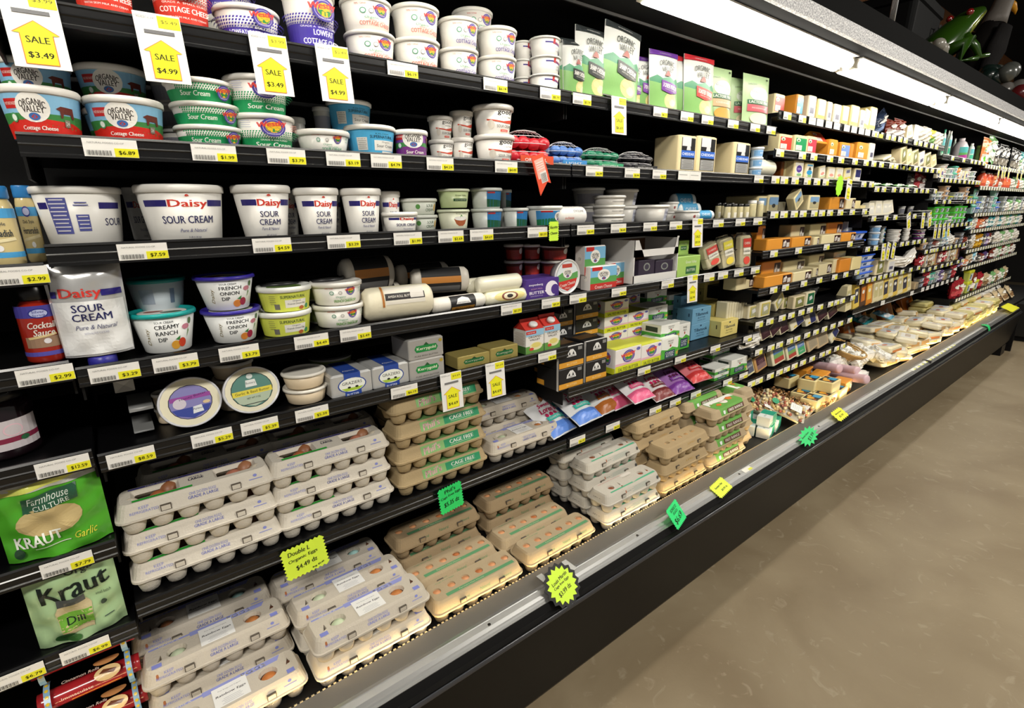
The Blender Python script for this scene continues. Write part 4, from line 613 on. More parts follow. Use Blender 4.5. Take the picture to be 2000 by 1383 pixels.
lidbox('lb_blue', '2f62d8', 'a8bcd0'); lidbox('lb_green', '4cd04a', '6ab848'); lidbox('lb_white', 'e6e6e2', 'b4c4b8'); lidbox('lb_grey', 'c4c6c4', 'a8b0ac'); lidbox('lb_teal', '5ab8a0', '9ccbbc'); lidbox('lb_black', '3a3a3e', '8a8a88'); lidbox('lb_yellow', 'd8dc3c', 'c8d060'); lidbox('lb_tan', 'd8b898', 'b89878')
# ---- price tags and signs
def ptag(key, price, full=True):
    def fn():
        ro = empty('price_tag'); W_, H = .075, .027; b = MB()
        b.box(-W_/2, W_/2, -.0006, .0006, 0, H, M('ebe9e4', .35, coat=.3))
        if full:
            b.build('card', ro)
            els = [('t', 'NATURAL FOODS CO-OP', -.006, H*.78, .0026, .05, '8a8a88')] + [('r', -.034+i*.0016, .002, -.034+i*.0016+.0004+.0003*((i*7) % 3), .0095, '3a3a3a') for i in range(21)]
            decals('barcode', ro, els, front(-.0006), .3)
            p = MB(); p.box(.004, .0372, -.0009, -.0006, .0005, .0135, M('e8e32a', .35)); pp = p.build('price_patch', ro); decals('price', pp, [('t', price, .021, .0068, .0066, .023, '2a2a18', dict(bold=.0002))], front(-.0009), .3)
            return ro
        b.box(.006, .0375, -.0011, -.0006, .0005, .0185, M('e0e04a', .35)); b.box(-.032, -.004, -.0009, -.0006, .003, .009, M('8a8a86', .4)); o = b.build('price_tag'); return o
    kind(key, 'price_tag', 'price tag', (.075, .0012, .027), fn)
ptag('tag_plain', '', False)
def wtagf():
    b = MB(); b.box(-.0375, .0375, -.0006, .0006, 0, .027, M('ebe9e4', .35)); b.box(-.032, .02, -.0009, -.0006, .014, .017, M('b8b8b4', .4)); return b.build('price_tag')
kind('tag_white', 'price_tag', 'price tag', (.075, .0012, .027), wtagf)
def sale(price):
    key = 'sale'+price
    if key in KIND: return key
    def fn():
        ro = empty('sale_tag'); b = MB(); W_, H = .068, .108
        b.box(-W_/2, W_/2, -.0012, 0, -H, 0, M('ecebe8', .35, coat=.3)); b.build('card', ro)
        c = MB(); c.box(-W_/2+.012, W_/2-.012, -.0022, -.0012, -.032, -.0265, M('8a8a8c', .25, metal=.4)); c.build('slot', ro)
        q = .9; arrow = [(-.019, -.102), (.019, -.102), (.019, -.060), (.027, -.060), (0, -.042), (-.027, -.060), (-.019, -.060)]
        decals('printing', ro, [('r', 0, -.022, .033, -.003, 'e8e32a'), ('t', price.replace('4.99', '5.49').replace('3.49', '3.99'), .017, -.012, .006, .024, '4a4a20'), ('t', 'CO-OP', -.016, -.008, .003, .026, '9a9a98'), ('p', [(a*1.06, -.074+(b_+.074)*1.04) for a, b_ in arrow], 'e0803a'), ('p', arrow, 'ecea2a'), ('t', 'SALE', 0, -.068, .0095, .028, '3a3a14', dict(bold=.0005)), ('t', price, 0, -.090, .0095, .030, '2a2a10', dict(bold=.0005))]+[('r', -.032+i*.0022, -.008, -.032+i*.0022+.0008, -.004, 'a8a8a6') for i in range(8)], front(-.0012), .35); return ro
    kind(key, 'sale_tag', 'sale tag', (.068, .003, .108), fn); return key
def zig(w_, h, n, m, amp): 
    p = []
    for i in range(n): p += [(-w_/2+w_*i/n, -h/2), (-w_/2+w_*(i+.5)/n, -h/2-amp)]
    for i in range(m): p += [(w_/2, -h/2+h*i/m), (w_/2+amp, -h/2+h*(i+.5)/m)]
    for i in range(n): p += [(w_/2-w_*i/n, h/2), (w_/2-w_*(i+.5)/n, h/2+amp)]
    for i in range(m): p += [(-w_/2, h/2-h*i/m), (-w_/2-amp, h/2-h*(i+.5)/m)]
    return p
def burst(rx, ry, n, amp): return [((rx*(1 if i % 2 else 1-amp))*math.cos(math.pi*i/n), (ry*(1 if i % 2 else 1-amp))*math.sin(math.pi*i/n)) for i in range(2*n)]
def sign(name, outline, c, texts, loc, rx, rz, ry=0, desc='', bend=None, dark=False, s=1):
    ro = empty(name, loc, (R(rx), R(ry), R(rz))); b = MB(); outline = [(a*s, b_*s) for a, b_ in outline]
    vs = [(x, 0, y) for x, y in outline]; fs = [tuple(t) for t in tessellate_polygon([[Vector((x, y, 0)) for x, y in outline]])]
    n = len(vs); allv = [(x, -.0004, z) for x, _, z in vs]+[(x, .0004, z) for x, _, z in vs]
    b.add(allv, fs+[tuple(i+n for i in f) for f in fs]+[(i, (i+1) % n, (i+1) % n+n, i+n) for i in range(n)], M(c, .6)); b.build('paper', ro)
    els = [('t', t, x*s, y*s, h*s, w_*s, '20261a', dict(sh=.12, rot=r_, bold=.0006*s)) for t, x, y, h, w_, r_ in texts]
    if els: decals('handwriting', ro, els, front(-.0004), .6)
    ro['category'] = 'sign'; ro['label'] = desc; return ro
# ------------------------------------------------------------------ egg cartons
def carton(key, col, holes, eggs, tels=None, sels=None, card=None, wrap=None, latch=True, foam=False, squat=1):
    W_, DD, H = .296, .104, .070; m = M(col, .9, bump=(260, .5), spec=.2); ZT = .066
    def fn():
        ro = empty('egg_carton'); b = MB()
        for i in range(6):
            for j in (-1, 1): b.lathe([(.013, 0), (.017, .002), (.0205, .014), (.0238, .031)], m, 14, c=((i-2.5)*.0475, j*.0248, 0), cap1=False)
        b.loft([(.0285, W_-.008, DD-.008, .016), (.0315, W_, DD, .018), (.034, W_, DD, .018)], m, q=4); b.build('tray', ro)
        l = MB(); secs = [(.0342, W_, DD, .018), (.0362, W_, DD, .018), (.0372, W_-.006, DD-.006, .018), (.060, W_-.018, DD-.024, .018), (ZT, W_-.026, DD-.032, .016)]
        l.loft(secs, m, q=4, smooth=False, cap0=True, cap1=False)
        outer = [Vector(p) for p in rrect(ZT, W_-.026, DD-.032, .016, 4)]; hp = [[Vector((x+a, y+b_, ZT)) for a, b_ in h] for x, y, h in holes]
        flat = outer+[p for h in hp for p in h]; tri = tessellate_polygon([outer]+hp)
        tri = [t if (flat[t[1]]-flat[t[0]]).cross(flat[t[2]]-flat[t[0]]).z > 0 else t[::-1] for t in tri]
        l.add(flat, [tuple(t) for t in tri], m)
        for h in hp:
            c = sum(h, Vector())/len(h); n = len(h); low = [c+(p-c)*.86-Vector((0, 0, .010)) for p in h]
            l.add(h+low, [(i, i+n, (i+1) % n+n, (i+1) % n) for i in range(n)], m)
        if latch:
            for x in (-.062, .068): l.box(x-.0095, x+.0095, -DD/2+.002, -DD/2+.007, .0375, .0505, M('5a5248', .9)); l.box(x-.008, x+.008, -DD/2+.0012, -DD/2+.007, .0390, .0490, m)
        l.build('lid', ro)
        for x, y, ec in eggs:
            e = MB(); e.ell((x, y, .0405), (.0213, .0213, .0262), M(ec, .45), 16, 10); e.build('egg', ro)
        if tels: decals('top_printing', ro, tels, top(ZT), .8)
        if sels: decals('side_printing', ro, sels, lambda u, v, o: (u, -DD/2+.003+(v-.0372)*.395-o, v+o*.4), .8)
        if card: c = decals('sticker', ro, card, top(ZT+.0006), .5)
        if wrap: wrap(ro)
        return ro
    kind(key, 'egg_carton', 'egg carton', (W_, DD, H), fn)
def circ(r, rx=None, n=14): return [(r*math.cos(2*math.pi*i/n), (rx or r)*math.sin(2*math.pi*i/n)) for i in range(n)]
def rr_(a, b, r=.006): return [(x, y) for x, y, z in rrect(0, a, b, r, 3)]
BL = '7f86c8'
side = [('t', 'KEEP', -.098, .055, .0055, .017, BL), ('t', 'REFRIGERATED', -.098, .0475, .005, .048, BL), ('t', 'ONE DOZEN EGGS', .006, .055, .0055, .050, BL), ('t', 'GRADE A LARGE', .006, .0475, .006, .056, BL, dict(bold=.0003)), ('e', .108, .055, .004, .003, BL), ('r', .095, .047, .122, .0485, BL)]
tri_ = [(-.003, -.010), (.006, -.006), (.004, .010)]
RB = [('r', -.128, .026, .040, .031, '8f95d0'), ('p', [(-.05, .020), (.10, .020), (.108, .034), (-.05, .034)], '8f95d0'), ('t', 'EGGS', .050, .027, .010, .050, 'dad4c8', dict(bold=.0008)), ('t', 'GRADE A', -.09, .0285, .005, .04, 'dad4c8'), ('r', -.126, -.034, -.108, -.022, '7f86cc'), ('r', .108, -.034, .124, -.022, '7f86cc')]
LB = [('r', -.034, -.030, .034, .026, 'ecebe8'), ('t', 'Rainbow Eggs', 0, .0, .0075, .058, '20202a', dict(sh=.2, bold=.0004)), ('t', 'Free Range and Organic', 0, .014, .0035, .045, '6a6a70')]+lines(0, -.012, .04, 4, .0045, 'a0a0a4', .0008)
carton('rainbow', 'c6bdae', [(-.078, -.004, circ(.020, .017)), (.074, -.004, circ(.020, .017)), (-.112, -.008, tri_), (.115, .004, tri_)], [(-.077, -.008, 'c4d0b0'), (.073, -.008, 'c07a42'), (-.119, -.0248, 'a8683c'), (.118, 0, '5a3a2a')], RB, side, LB)
carton('rainbow2', 'c8bfb0', [(-.078, -.004, circ(.020, .017)), (.074, -.004, circ(.020, .017)), (-.112, -.008, tri_), (.115, .004, tri_)], [(-.077, -.008, 'c9d2b4'), (.075, -.008, 'c2763a'), (-.119, -.0248, 'a8683c'), (.118, 0, '5a3a2a')], RB, side, LB)
carton('rainbow_blue', 'b8b0a4', [(-.078, -.004, circ(.020, .017)), (.074, -.004, circ(.020, .017)), (-.112, -.008, tri_), (.115, .004, tri_)], [(-.077, -.008, 'a06a48'), (.075, -.008, '9cc4c0'), (-.119, -.0248, 'a8683c'), (.118, 0, '5a3a2a')], RB, side, LB)
def greenstrip(x0, x1): return lambda ro: decals('paper_strip', ro, [('r', x0, -.034, x1, -.026, '2fa83a')]+[('t', 'ORGANIC BROWN', (x0+x1)/2, -.030, .004, .07, '1a6a28')], top(.0668), .6)
carton('large', 'd0c9bc', [(-.074, .0, rr_(.085, .046)), (.076, .0, rr_(.085, .046))], [(-.071, -.010, 'a5603a'), (-.119, -.012, 'd8ccb8'), (.071, -.008, 'b0705a'), (.119, -.010, 'cfc4b0'), (-.05, .0248, '8a5838'), (.1, .0248, '9a6848')],
    [('r', -.12, .026, .128, .033, '3f3a90'), ('t', 'FREE RUNNING', -.06, .0295, .005, .06, 'd0ccd8'), ('t', 'EGGS', .066, .0295, .006, .040, 'e0dcd4', dict(bold=.0006)), ('t', 'GRADE A', .0, .012, .006, .026, '4a4a60'), ('t', 'LARGE', .0, .002, .010, .028, '2a2a4a', dict(bold=.0006))], side, None, greenstrip(-.115, -.01))
nat = [(x*.0455-.114, .003, circ(.0118)) for x in range(6)]
def natural(key, col, g, w1, eg='d8986a'): carton(key, col, nat, [(x*.0455-.114, .001, eg if x != 3 else 'c07444') for x in range(6)], [('r', -.100, -.032, .124, -.020, g), ('t', 'Farmers Hen House', -.02, -.026, .005, .08, 'c8bea0'), ('t', 'Cage Free Eggs', -.075, .028, .005, .06, g)],
    [('t', w1, -.055, .047, .007, .030, g), ('t', 'Natural', .012, .049, .008, .032, g, dict(sh=.1)), ('t', 'Natural', .088, .049, .007, .030, g)])
natural('natural', 'b5a283', '5f9a6a', 'Natural'); natural('natural_d', 'a08b6c', '4f7f56', 'Natural')
carton('schultz', 'c4beb2', [(-.083, -.006, circ(.013, .013)), (-.045, -.006, tri_), (.075, -.004, circ(.0125)), (.108, -.004, tri_)], [(-.083, -.010, '8a4a2c'), (-.045, -.0248, '9a5a34'), (.075, -.010, '8a4a2c'), (.108, -.010, '9a5a34')],
    [('r', -.110, -.033, .005, -.027, '4fae84'), ('p', [(.0, -.033), (.125, -.033), (.125, -.024), (.03, -.027)], '4fae84'), ('r', .0, .015, .05, .028, 'd6d0c6'), ('t', 'PASTURE RAISED ORGANIC EGGS', -.05, .029, .004, .12, 'c07a78'), ('t', 'Organic', .016, .010, .007, .04, 'a8a49a')],
    [('t', 'best by', -.03, .050, .005, .02, '6a8a86')]+lines(.03, .055, .09, 4, .004, '8aa49c', .0011)+[('e', .125, .048, .006, .006, '4a4a48')], None, lambda ro: decals('date_stamp', ro, [('t', 'MAY 26', 0, .050, .010, .035, '4a4644', dict(rot=8, bold=.0004))], lambda u, v, o: (-.145+(v-.0372)*.3-o, -u, v), .8))
carton('tan', 'b09a76', [(x*.040-.080, -.004, circ(.0105, .009)) for x in range(5)], [(x*.0475-.095, -.006, 'c49a68') for x in range(5)], [('t', 'JUMBO EGGS', 0, .024, .006, .07, 'a4906c')], [('t', 'JUMBO', .02, .050, .008, .05, 'b8924a')])
def frwrap(ro):
    b = MB(); b.loft([(.0368, .21, .0985, .018), (.0600, .206, .082, .017), (.0672, .202, .074, .015), (.0674, .200, .072, .014)], M('6aa84a', .55), q=3, cap0=False); b.build('paper_wrap', ro)
    decals('top_label', ro, [('p', [(-.10, .034), (.10, .034), (.10, .010), (.05, .018), (0, .004), (-.06, .012), (-.10, .0)], 'e9e8e2'), ('e', .0, .0, .022, .018, 'efe8dc'), ('t', 'NELLIES', 0, .004, .008, .036, '8a3a22', dict(bold=.0005)), ('p', [(.03, .012), (.055, .020), (.075, .010), (.06, -.008), (.038, -.004)], 'd8742c'), ('p', [(-.03, -.01), (-.05, .0), (-.07, -.012), (-.05, -.022)], 'd8742c'), ('e', -.08, .006, .008, .008, '7a9a3a')], top(.0675), .6)
    decals('side_label', ro, [('r', -.040, .040, .088, .058, '5c3226'), ('t', 'FREE RANGE', .024, .049, .011, .110, 'f0ece2', dict(bold=.0009)), ('p', [(-.072, .056), (-.056, .056), (-.056, .046), (-.064, .040), (-.072, .046)], 'e6e8e8')], lambda u, v, o: (u, -.0505+(v-.0372)*.395-o, v), .6)
carton('freerange', 'b3a081', [], [], None, None, None, frwrap, latch=False)
def philwrap(ro):
    decals('side_label', ro, [('r', -.074, .0375, .118, .0615, '7fae6a'), ('r', .0, .0395, .118, .0595, '1f8a5c'), ('t', "Phil's", -.040, .050, .017, .052, 'f2b6c4', dict(sh=.2, rot=6, bold=.001)), ('t', 'CAGE FREE', .058, .051, .010, .080, 'eef2e6', dict(bold=.0010)), ('r', .02, .0425, .09, .0435, 'c8dcb0')], lambda u, v, o: (u, -.0490+(v-.0372)*.395-o, v), .6)
    decals('top_label', ro, [('r', -.074, -.036, .118, .02, '6f9f5e')], top(.066), .6)
carton('phil', 'ac9874', [], [], None, None, None, philwrap, latch=False)

def eggs(key, x0, yf, base, levels, pitch, desc, shelf, yaw=None, w_=.30, jit=.004):
    for i in range(levels):
        put(key if isinstance(key, str) else key[min(i, len(key)-1)], (x0+.15+(rnd.random()-.5)*jit*2, yf+.052+(rnd.random()-.5)*jit, base+i*pitch), (w_, .105, .070), (0, 0, (rnd.random()-.5)*1.6 if yaw is None else yaw), desc if isinstance(desc, str) else desc[min(i, len(desc)-1)], shelf)
e6 = Z['B6']-.006; LW = 'off-white carton, large eggs'
eggs('large', -.072, 1.185, e6, 3, .069, LW, 'B6'); eggs('large', -.03, 1.31, e6, 3, .069, LW, 'B6'); eggs('large', .216, 1.185, e6, 3, .069, LW, 'B6'); eggs('large', .24, 1.31, e6, 3, .069, LW, 'B6'); eggs('large', -.02, 1.42, e6, 2, .069, LW, 'B6')
eggs('phil', .522, 1.178, e6, 4, .073, 'brown cage free carton', 'B6', jit=.006); eggs('phil', .55, 1.30, e6, 3, .073, 'brown cage free carton', 'B6')
eggs('rainbow', .835, 1.178, e6, 1, .07, 'grey carton with white sticker', 'B6', yaw=0); eggs('rainbow', .84, 1.29, e6, 2, .07, 'grey carton with white sticker', 'B6')
RN = 'grey carton, rainbow eggs sticker'
P = .073
eggs('rainbow2', -.10, 1.03, DECK, 1, P, RN, 'B0'); eggs('rainbow', -.098, 1.148, DECK, 2, P, RN, 'B0'); eggs('rainbow_blue', -.11, 1.26, DECK, 2, P, RN, 'B0')
eggs('rainbow', .214, 1.008, DECK, 2, P, RN, 'B0'); eggs(['large', 'rainbow'], .206, 1.118, DECK, 2, P, RN, 'B0'); eggs('rainbow_blue', .19, 1.235, DECK, 2, P, RN, 'B0')
NA = 'brown carton with egg holes'
eggs('natural', .522, 1.010, DECK, 1, P, NA, 'B0'); eggs('natural', .512, 1.115, DECK, 1, P, NA, 'B0'); eggs('natural_d', .52, 1.225, DECK, 2, P, NA, 'B0')
eggs('natural', .838, 1.010, DECK, 1, P, NA, 'B0'); eggs('natural', .820, 1.115, DECK, 1, P, NA, 'B0'); eggs('natural_d', .85, 1.225, DECK, 2, P, NA, 'B0')
SC = 'pale carton with green stripe'
eggs('schultz', 1.185, 1.008, DECK, 2, .069, SC, 'C0'); eggs('schultz', 1.20, 1.118, DECK, 3, .069, SC, 'C0'); eggs('schultz', 1.19, 1.228, DECK, 3, .069, SC, 'C0')
TA = 'plain tan carton of eggs'
eggs('tan', 1.505, 1.010, DECK, 3, .069, TA, 'C0'); eggs('tan', 1.475, 1.122, DECK, 4, .069, TA, 'C0'); 
FR = 'green wrapped egg carton'
eggs('freerange', 1.815, 1.012, DECK, 4, .069, FR, 'C0'); eggs('freerange', 1.80, 1.125, DECK, 4, .069, FR, 'C0'); eggs('freerange', 1.80, 1.24, DECK, 4, .069, FR, 'C0')
for i in range(4): put('freerange', (2.19, 1.20+.003*i, DECK+i*.069), (.30, .105, .07), (0, 0, 90), 'free range carton turned end-on', 'C0')
# ------------------------------------------------------------------ narrow left bay
on = onshelf
def at(key, px, shelf, w_, h, d, desc, dy=.012, rot=(0, 0, 0), z=0, py=None):
    zz = Z[shelf]-.006+z; return put(key, (Xat(px, D+dy, zz+h*.4), D+dy+d/2, zz), (w_, d, h), rot, desc, shelf)
on('horse', -52, 36, 362, 'A4', 'blue-lidded horseradish jar', dy=.02); on('horse', 38, 78, 362, 'A4', 'blue-lidded horseradish jar', dy=.11)
on('cocktail', 35, 120, 560, 'A5', 'red cocktail sauce bottle', dy=.03, lean=0)
on('beet', -90, 70, 768, 'A6', 'dark pickled vegetable jar', dy=.05)
on('kraut_green', -15, 202, 905, 'A7', 'green bag of kraut', dy=.012, d=.06)
on('kraut_organic', 52, 232, 1090, 'A8', 'pale green organic kraut bag', dy=.012, d=.05)
def rolls_box():
    ro = empty('cinnamon_roll_pack'); ro.rotation_euler = (0, 0, 0)
    b = MB(); b.rings([[(x, .034*math.cos(a*math.pi/8)*(1 if abs(x) < .07 else .55), .034+.034*math.sin(a*math.pi/8)*(1 if abs(x) < .07 else .55)) for a in range(16)] for x in (-.083, -.075, -.07, .07, .075, .083)], M('a8242a', .22, coat=.6)); b.build('wrapper', ro)
    f = lambda u, v, o: (u, -(.0345+o)*math.cos(v/.034), .034+(.0345+o)*math.sin(v/.034))
    decals('printed_label', ro, [('r', -.07, -.02, -.060, .08, '8ab0cc'), ('r', .060, -.02, .07, .08, '8ab0cc'), ('e', .03, .028, .022, .014, 'e0c088'), ('e', .03, .058, .022, .012, 'c8925a'), ('t', 'Cinnamon Rolls', -.012, .044, .006, .06, 'f0d8c8', dict(sh=.2)), ('t', 'Immaculate', -.02, .014, .005, .05, 'f0d8c8'), ('r', -.03, .006, .05, .0075, 'e0902c'), ('p', [(.016, .030), (.04, .024), (.046, .030), (.024, .036)], '6a3a20')]+[('e', sx*.065, .004+i*.012, .003, .003, 'e0c030') for i in range(6) for sx in (-1, 1)], f, .25)
    return ro
kind('rollpack', 'cinnamon_roll_pack', 'dough', (.166, .068, .068), rolls_box)
for i in range(3): put('rollpack', (-.175, 1.23-.015*i, .672-.070*(i+1)), None, (0, 0, 0), 'red cinnamon roll pack, low at left edge', None)
# ------------------------------------------------------------------ second bay, top shelf
on('westby_red', 131, 264, -92, 'B1', 'red and white cottage cheese tub', z=Z['B1']); on('westby_red', 289, 412, -62, 'B1', 'red and white cottage cheese tub', z=Z['B1'])
on('westby_blue_low', 416, 549, 4, 'B1', 'short blue and white cottage cheese tub', z=Z['B1']-.004); on('westby_blue_low', 396, 500, -60, 'B1', 'blue and white tub behind', n=2, dy=.15)
on('westby_blue_tall', 551, 658, -28, 'B1', 'tall purple lowfat cottage cheese tub')
on('w_red', 667, 769, -12, 'B1', 'organic tub with salmon lettering', n=2, stag=.006); on('w_red', 764, 859, 0, 'B1', 'organic tub with salmon lettering', n=2, stag=.008)
on('w_purple', 854, 934, 26, 'B1', 'organic tub with purple lettering', n=2, stag=.006); on('w_purple', 929, 1008, 44, 'B1', 'organic tub with purple lettering', n=2, stag=.006); on('w_purple', 884, 963, 8, 'B1', 'organic tub stacked behind', n=3, dy=.11)
on('daisy_cup', 1032, 1094, 64, 'B1', 'small white cottage cheese cup', n=3, stag=.006); on('daisy_cup', 1003, 1040, 76, 'B1', 'small white cup further back', n=3, dy=.08)
# third bay, top shelf: bags of shredded cheese
def sh(key, l, r, t, desc, lean=0, dy=.03, yaw=-4): on(key, l, r, t, 'C1', desc, dy=dy, d=.035, lean=lean, yaw=yaw, back=-4)
for l, r, t, dy in ((1105, 1146, 72, .05), (1112, 1152, 76, .04)): sh('shred_black', l, r, t, 'black-topped sharp cheddar bag', 0, dy, -10)
sh('shred_black', 1133, 1192, 52, 'black-topped sharp cheddar bag', 3); sh('shred_black', 1184, 1252, 50, 'black-topped sharp cheddar bag', 7, .015, -2)
sh('shred_purple', 1222, 1262, 112, 'purple-topped shredded cheese bag', 0, .06, -8); sh('shred_purple', 1247, 1290, 108, 'purple-topped shredded cheese bag', 0, .05, -8); sh('shred_purple', 1281, 1331, 96, 'purple-topped shredded cheese bag', 0, .02)
sh('shred_red', 1330, 1372, 108, 'red-topped shredded cheese bag', 0, .05, -6); sh('shred_red', 1349, 1401, 106, 'red-topped shredded cheese bag', 0)
sh('shred_green', 1394, 1436, 128, 'pale green bag, orange label', 0, .03); sh('shred_pink', 1414, 1450, 150, 'pale green bag, pink label', 0, .08, -8); sh('shred_pink', 1440, 1474, 150, 'pale green bag, pink label', 0, .05, -8); sh('shred_pink', 1464, 1508, 143, 'pale green bag, pink label', 0, .012)
# ------------------------------------------------------------------ second bay, second shelf
on('ov_red', -2, 167, 166, 'B2', 'wide farm cottage cheese tub'); on('ov_red', 167, 326, 186, 'B2', 'wide farm cottage cheese tub')
on('ov_red', 4, 156, 112, 'B2', 'wide farm tub in shade', n=2, dy=.145); on('ov_red', 158, 300, 124, 'B2', 'wide farm tub in shade', n=2, dy=.145)
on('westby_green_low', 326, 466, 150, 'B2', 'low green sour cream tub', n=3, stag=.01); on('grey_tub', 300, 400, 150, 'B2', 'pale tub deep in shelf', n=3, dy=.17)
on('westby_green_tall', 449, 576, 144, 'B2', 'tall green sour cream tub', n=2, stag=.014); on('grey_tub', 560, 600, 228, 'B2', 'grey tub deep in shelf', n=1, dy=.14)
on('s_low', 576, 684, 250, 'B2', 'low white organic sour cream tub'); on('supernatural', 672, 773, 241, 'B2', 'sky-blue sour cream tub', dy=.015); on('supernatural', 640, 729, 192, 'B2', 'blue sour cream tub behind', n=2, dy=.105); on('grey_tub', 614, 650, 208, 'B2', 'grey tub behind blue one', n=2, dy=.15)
on('ov_purple', 768, 836, 251, 'B2', 'small purple sour cream tub')
on('good', 922, 1003, 199, 'B2', 'red and white sour cream tub', n=2, stag=.004); on('good', 879, 925, 214, 'B2', 'shaded red and white tub', n=2, dy=.07); on('good', 836, 886, 224, 'B2', 'shaded red and white tub', n=2, dy=.08)
# net bags of wax cheeses, blocks
on('net_red', 1000, 1086, 250, 'B2', 'net bag of red wax cheeses', d=.09, yaw=-8)
on('net_blue', 1084, 1150, 274, 'C2', 'net bag of blue wax cheeses', d=.08, yaw=-4); on('net_green', 1150, 1222, 286, 'C2', 'net bag of green wax cheeses', d=.08); on('net_black', 1222, 1288, 294, 'C2', 'net bag of black wax cheeses', d=.08)
on('cheddar_big', 1325, 1360, 264, 'C2', 'tall cheddar block, black label', d=.11); on('cheddar_big', 1362, 1399, 266, 'C2', 'tall cheddar block, black label', d=.11); on('cheddar_big', 1432, 1465, 278, 'C2', 'tall cheddar block, black label', d=.12)
on('blue_feta', 1463, 1490, 285, 'C2', 'small blue and white cup', n=3, stag=.003)
def hangtag():
    ro = empty('cardboard_tag'); b = MB(); o = [(-.022, 0), (.022, 0), (.024, -.085), (.012, -.078), (-.024, -.105)]
    b.add([(x, y, z) for y in (-.001, .001) for x, z in o], [(0, 4, 3, 2, 1), (5, 6, 7, 8, 9), (0, 5, 9, 4), (1, 2, 7, 6), (3, 4, 9, 8), (2, 3, 8, 7), (0, 1, 6, 5)], M('e8502c', .5)); b.build('card', ro)
    decals('printed_label', ro, [('r', -.017, -.062, .017, -.010, 'f0b8a8'), ('r', -.008, -.076, .016, -.046, 'e8e4e0')]+[('r', -.006+i*.0022, -.074, -.0052+i*.0022, -.05, '3a3a3a') for i in range(9)]+[('r', -.013, -.020-i*.006, .012, -.0185-i*.006, 'fbf2ee') for i in range(4)], front(-.001)); return ro
kind('hangtag', 'cardboard_tag', 'label', (.048, .002, .105), hangtag)
put('hangtag', (Xat(1048, 1.15, 1.62), 1.148, 1.645), None, (0, -20, 0), 'orange label hanging from red net bag', 'B2', uni=1)
# ------------------------------------------------------------------ second and third bay, third shelf
on('daisy_big', 267, 442, 359, 'B3', 'large white sour cream tub'); on('daisy_back', 66, 247, 363, 'B3', 'large tub turned back-to-front', dy=.055); on('daisy_big', 246, 300, 366, 'B3', 'white tub behind large one', dy=.20)
for l, r, t, dy in ((455, 571, 360, .012), (575, 664, 366, .012), (666, 746, 367, .012)):
    on('daisy_mid', l, r, t, 'B3', 'medium white sour cream tub', dy=dy)
for l, r, t, dy in ((540, 585, 372, .11), (630, 668, 372, .12)): on('daisy_mid', l, r, t, 'B3', 'white tub in shade behind', dy=dy)
on('daisy_mid', 738, 783, 373, 'B3', 'half-hidden sour cream tub', dy=.07); on('daisy_low', 745, 816, 414, 'B3', 'small low sour cream tub', dy=.008)
on('sour_leaf', 781, 854, 387, 'B3', 'pale green leaf tub', n=2, dy=.05)
on('gv_green', 853, 917, 368, 'B3', 'lactose-free green tub', z=Z['B3']+.052, dy=.03); on('gv_bowl', 853, 917, 409, 'B3', 'tub with bowl picture', dy=.03)
on('ricotta_dark', 918, 981, 366, 'B3', 'green and blue ricotta tub', n=2, dy=.03); on('ricotta_dark', 981, 1032, 406, 'B3', 'low shaded ricotta tub', dy=.03); on('ricotta_dark', 975, 1000, 370, 'B3', 'ricotta tub deep behind', n=2, dy=.12)
on('ricotta', 1027, 1098, 402, 'B3', 'wide green ricotta tub')
on('roll_white', 1094, 1149, 403, 'B3', 'puffy white mozzarella pouch', d=.052, z=Z['B3']-.006)
on('mascarpone', 1156, 1220, 381, 'C3', 'white mascarpone tub', n=3, stag=.004); on('grey_tub', 1115, 1180, 365, 'C3', 'grey tub in shade', n=2, dy=.09); on('farmers', 1180, 1245, 368, 'C3', 'farmer cheese tub behind', n=2, dy=.08)
on('farmers', 1229, 1306, 400, 'C3', 'farmer cheese tub'); on('white_low', 1285, 1325, 394, 'C3', 'low white tub behind', n=2, dy=.08); on('white_low', 1311, 1366, 411, 'C3', 'low white cheese tub')
on('roll_blue', 1364, 1397, 411, 'C3', 'blue-labelled cheese log', d=.04); on('roll_blue', 1320, 1362, 378, 'C3', 'cheese log in shade', d=.04, dy=.1, z=Z['C3']+.03); on('roll_blue', 1330, 1372, 396, 'C3', 'cheese log in shade', d=.04, dy=.09)
for i, px in enumerate((1420, 1432, 1444, 1456)): on('smalljar', px-7, px+7, 398, 'C3', 'small black-lidded cheese jar', dy=.015)
for i, px in enumerate((1402, 1412, 1427)): on('smalljar', px-6, px+6, 396, 'C3', 'small black-lidded cheese jar', dy=.09)
on('smalljar_w', 1459, 1477, 391, 'C3', 'small white-lidded cheese jar'); on('smalljar_w', 1477, 1491, 392, 'C3', 'small white-lidded cheese jar')
on('pic', 1479, 1498, 382, 'C3', 'cheese block with landscape label', dy=.06); on('pic', 1500, 1521, 380, 'C3', 'cheese block with landscape label', dy=.05)
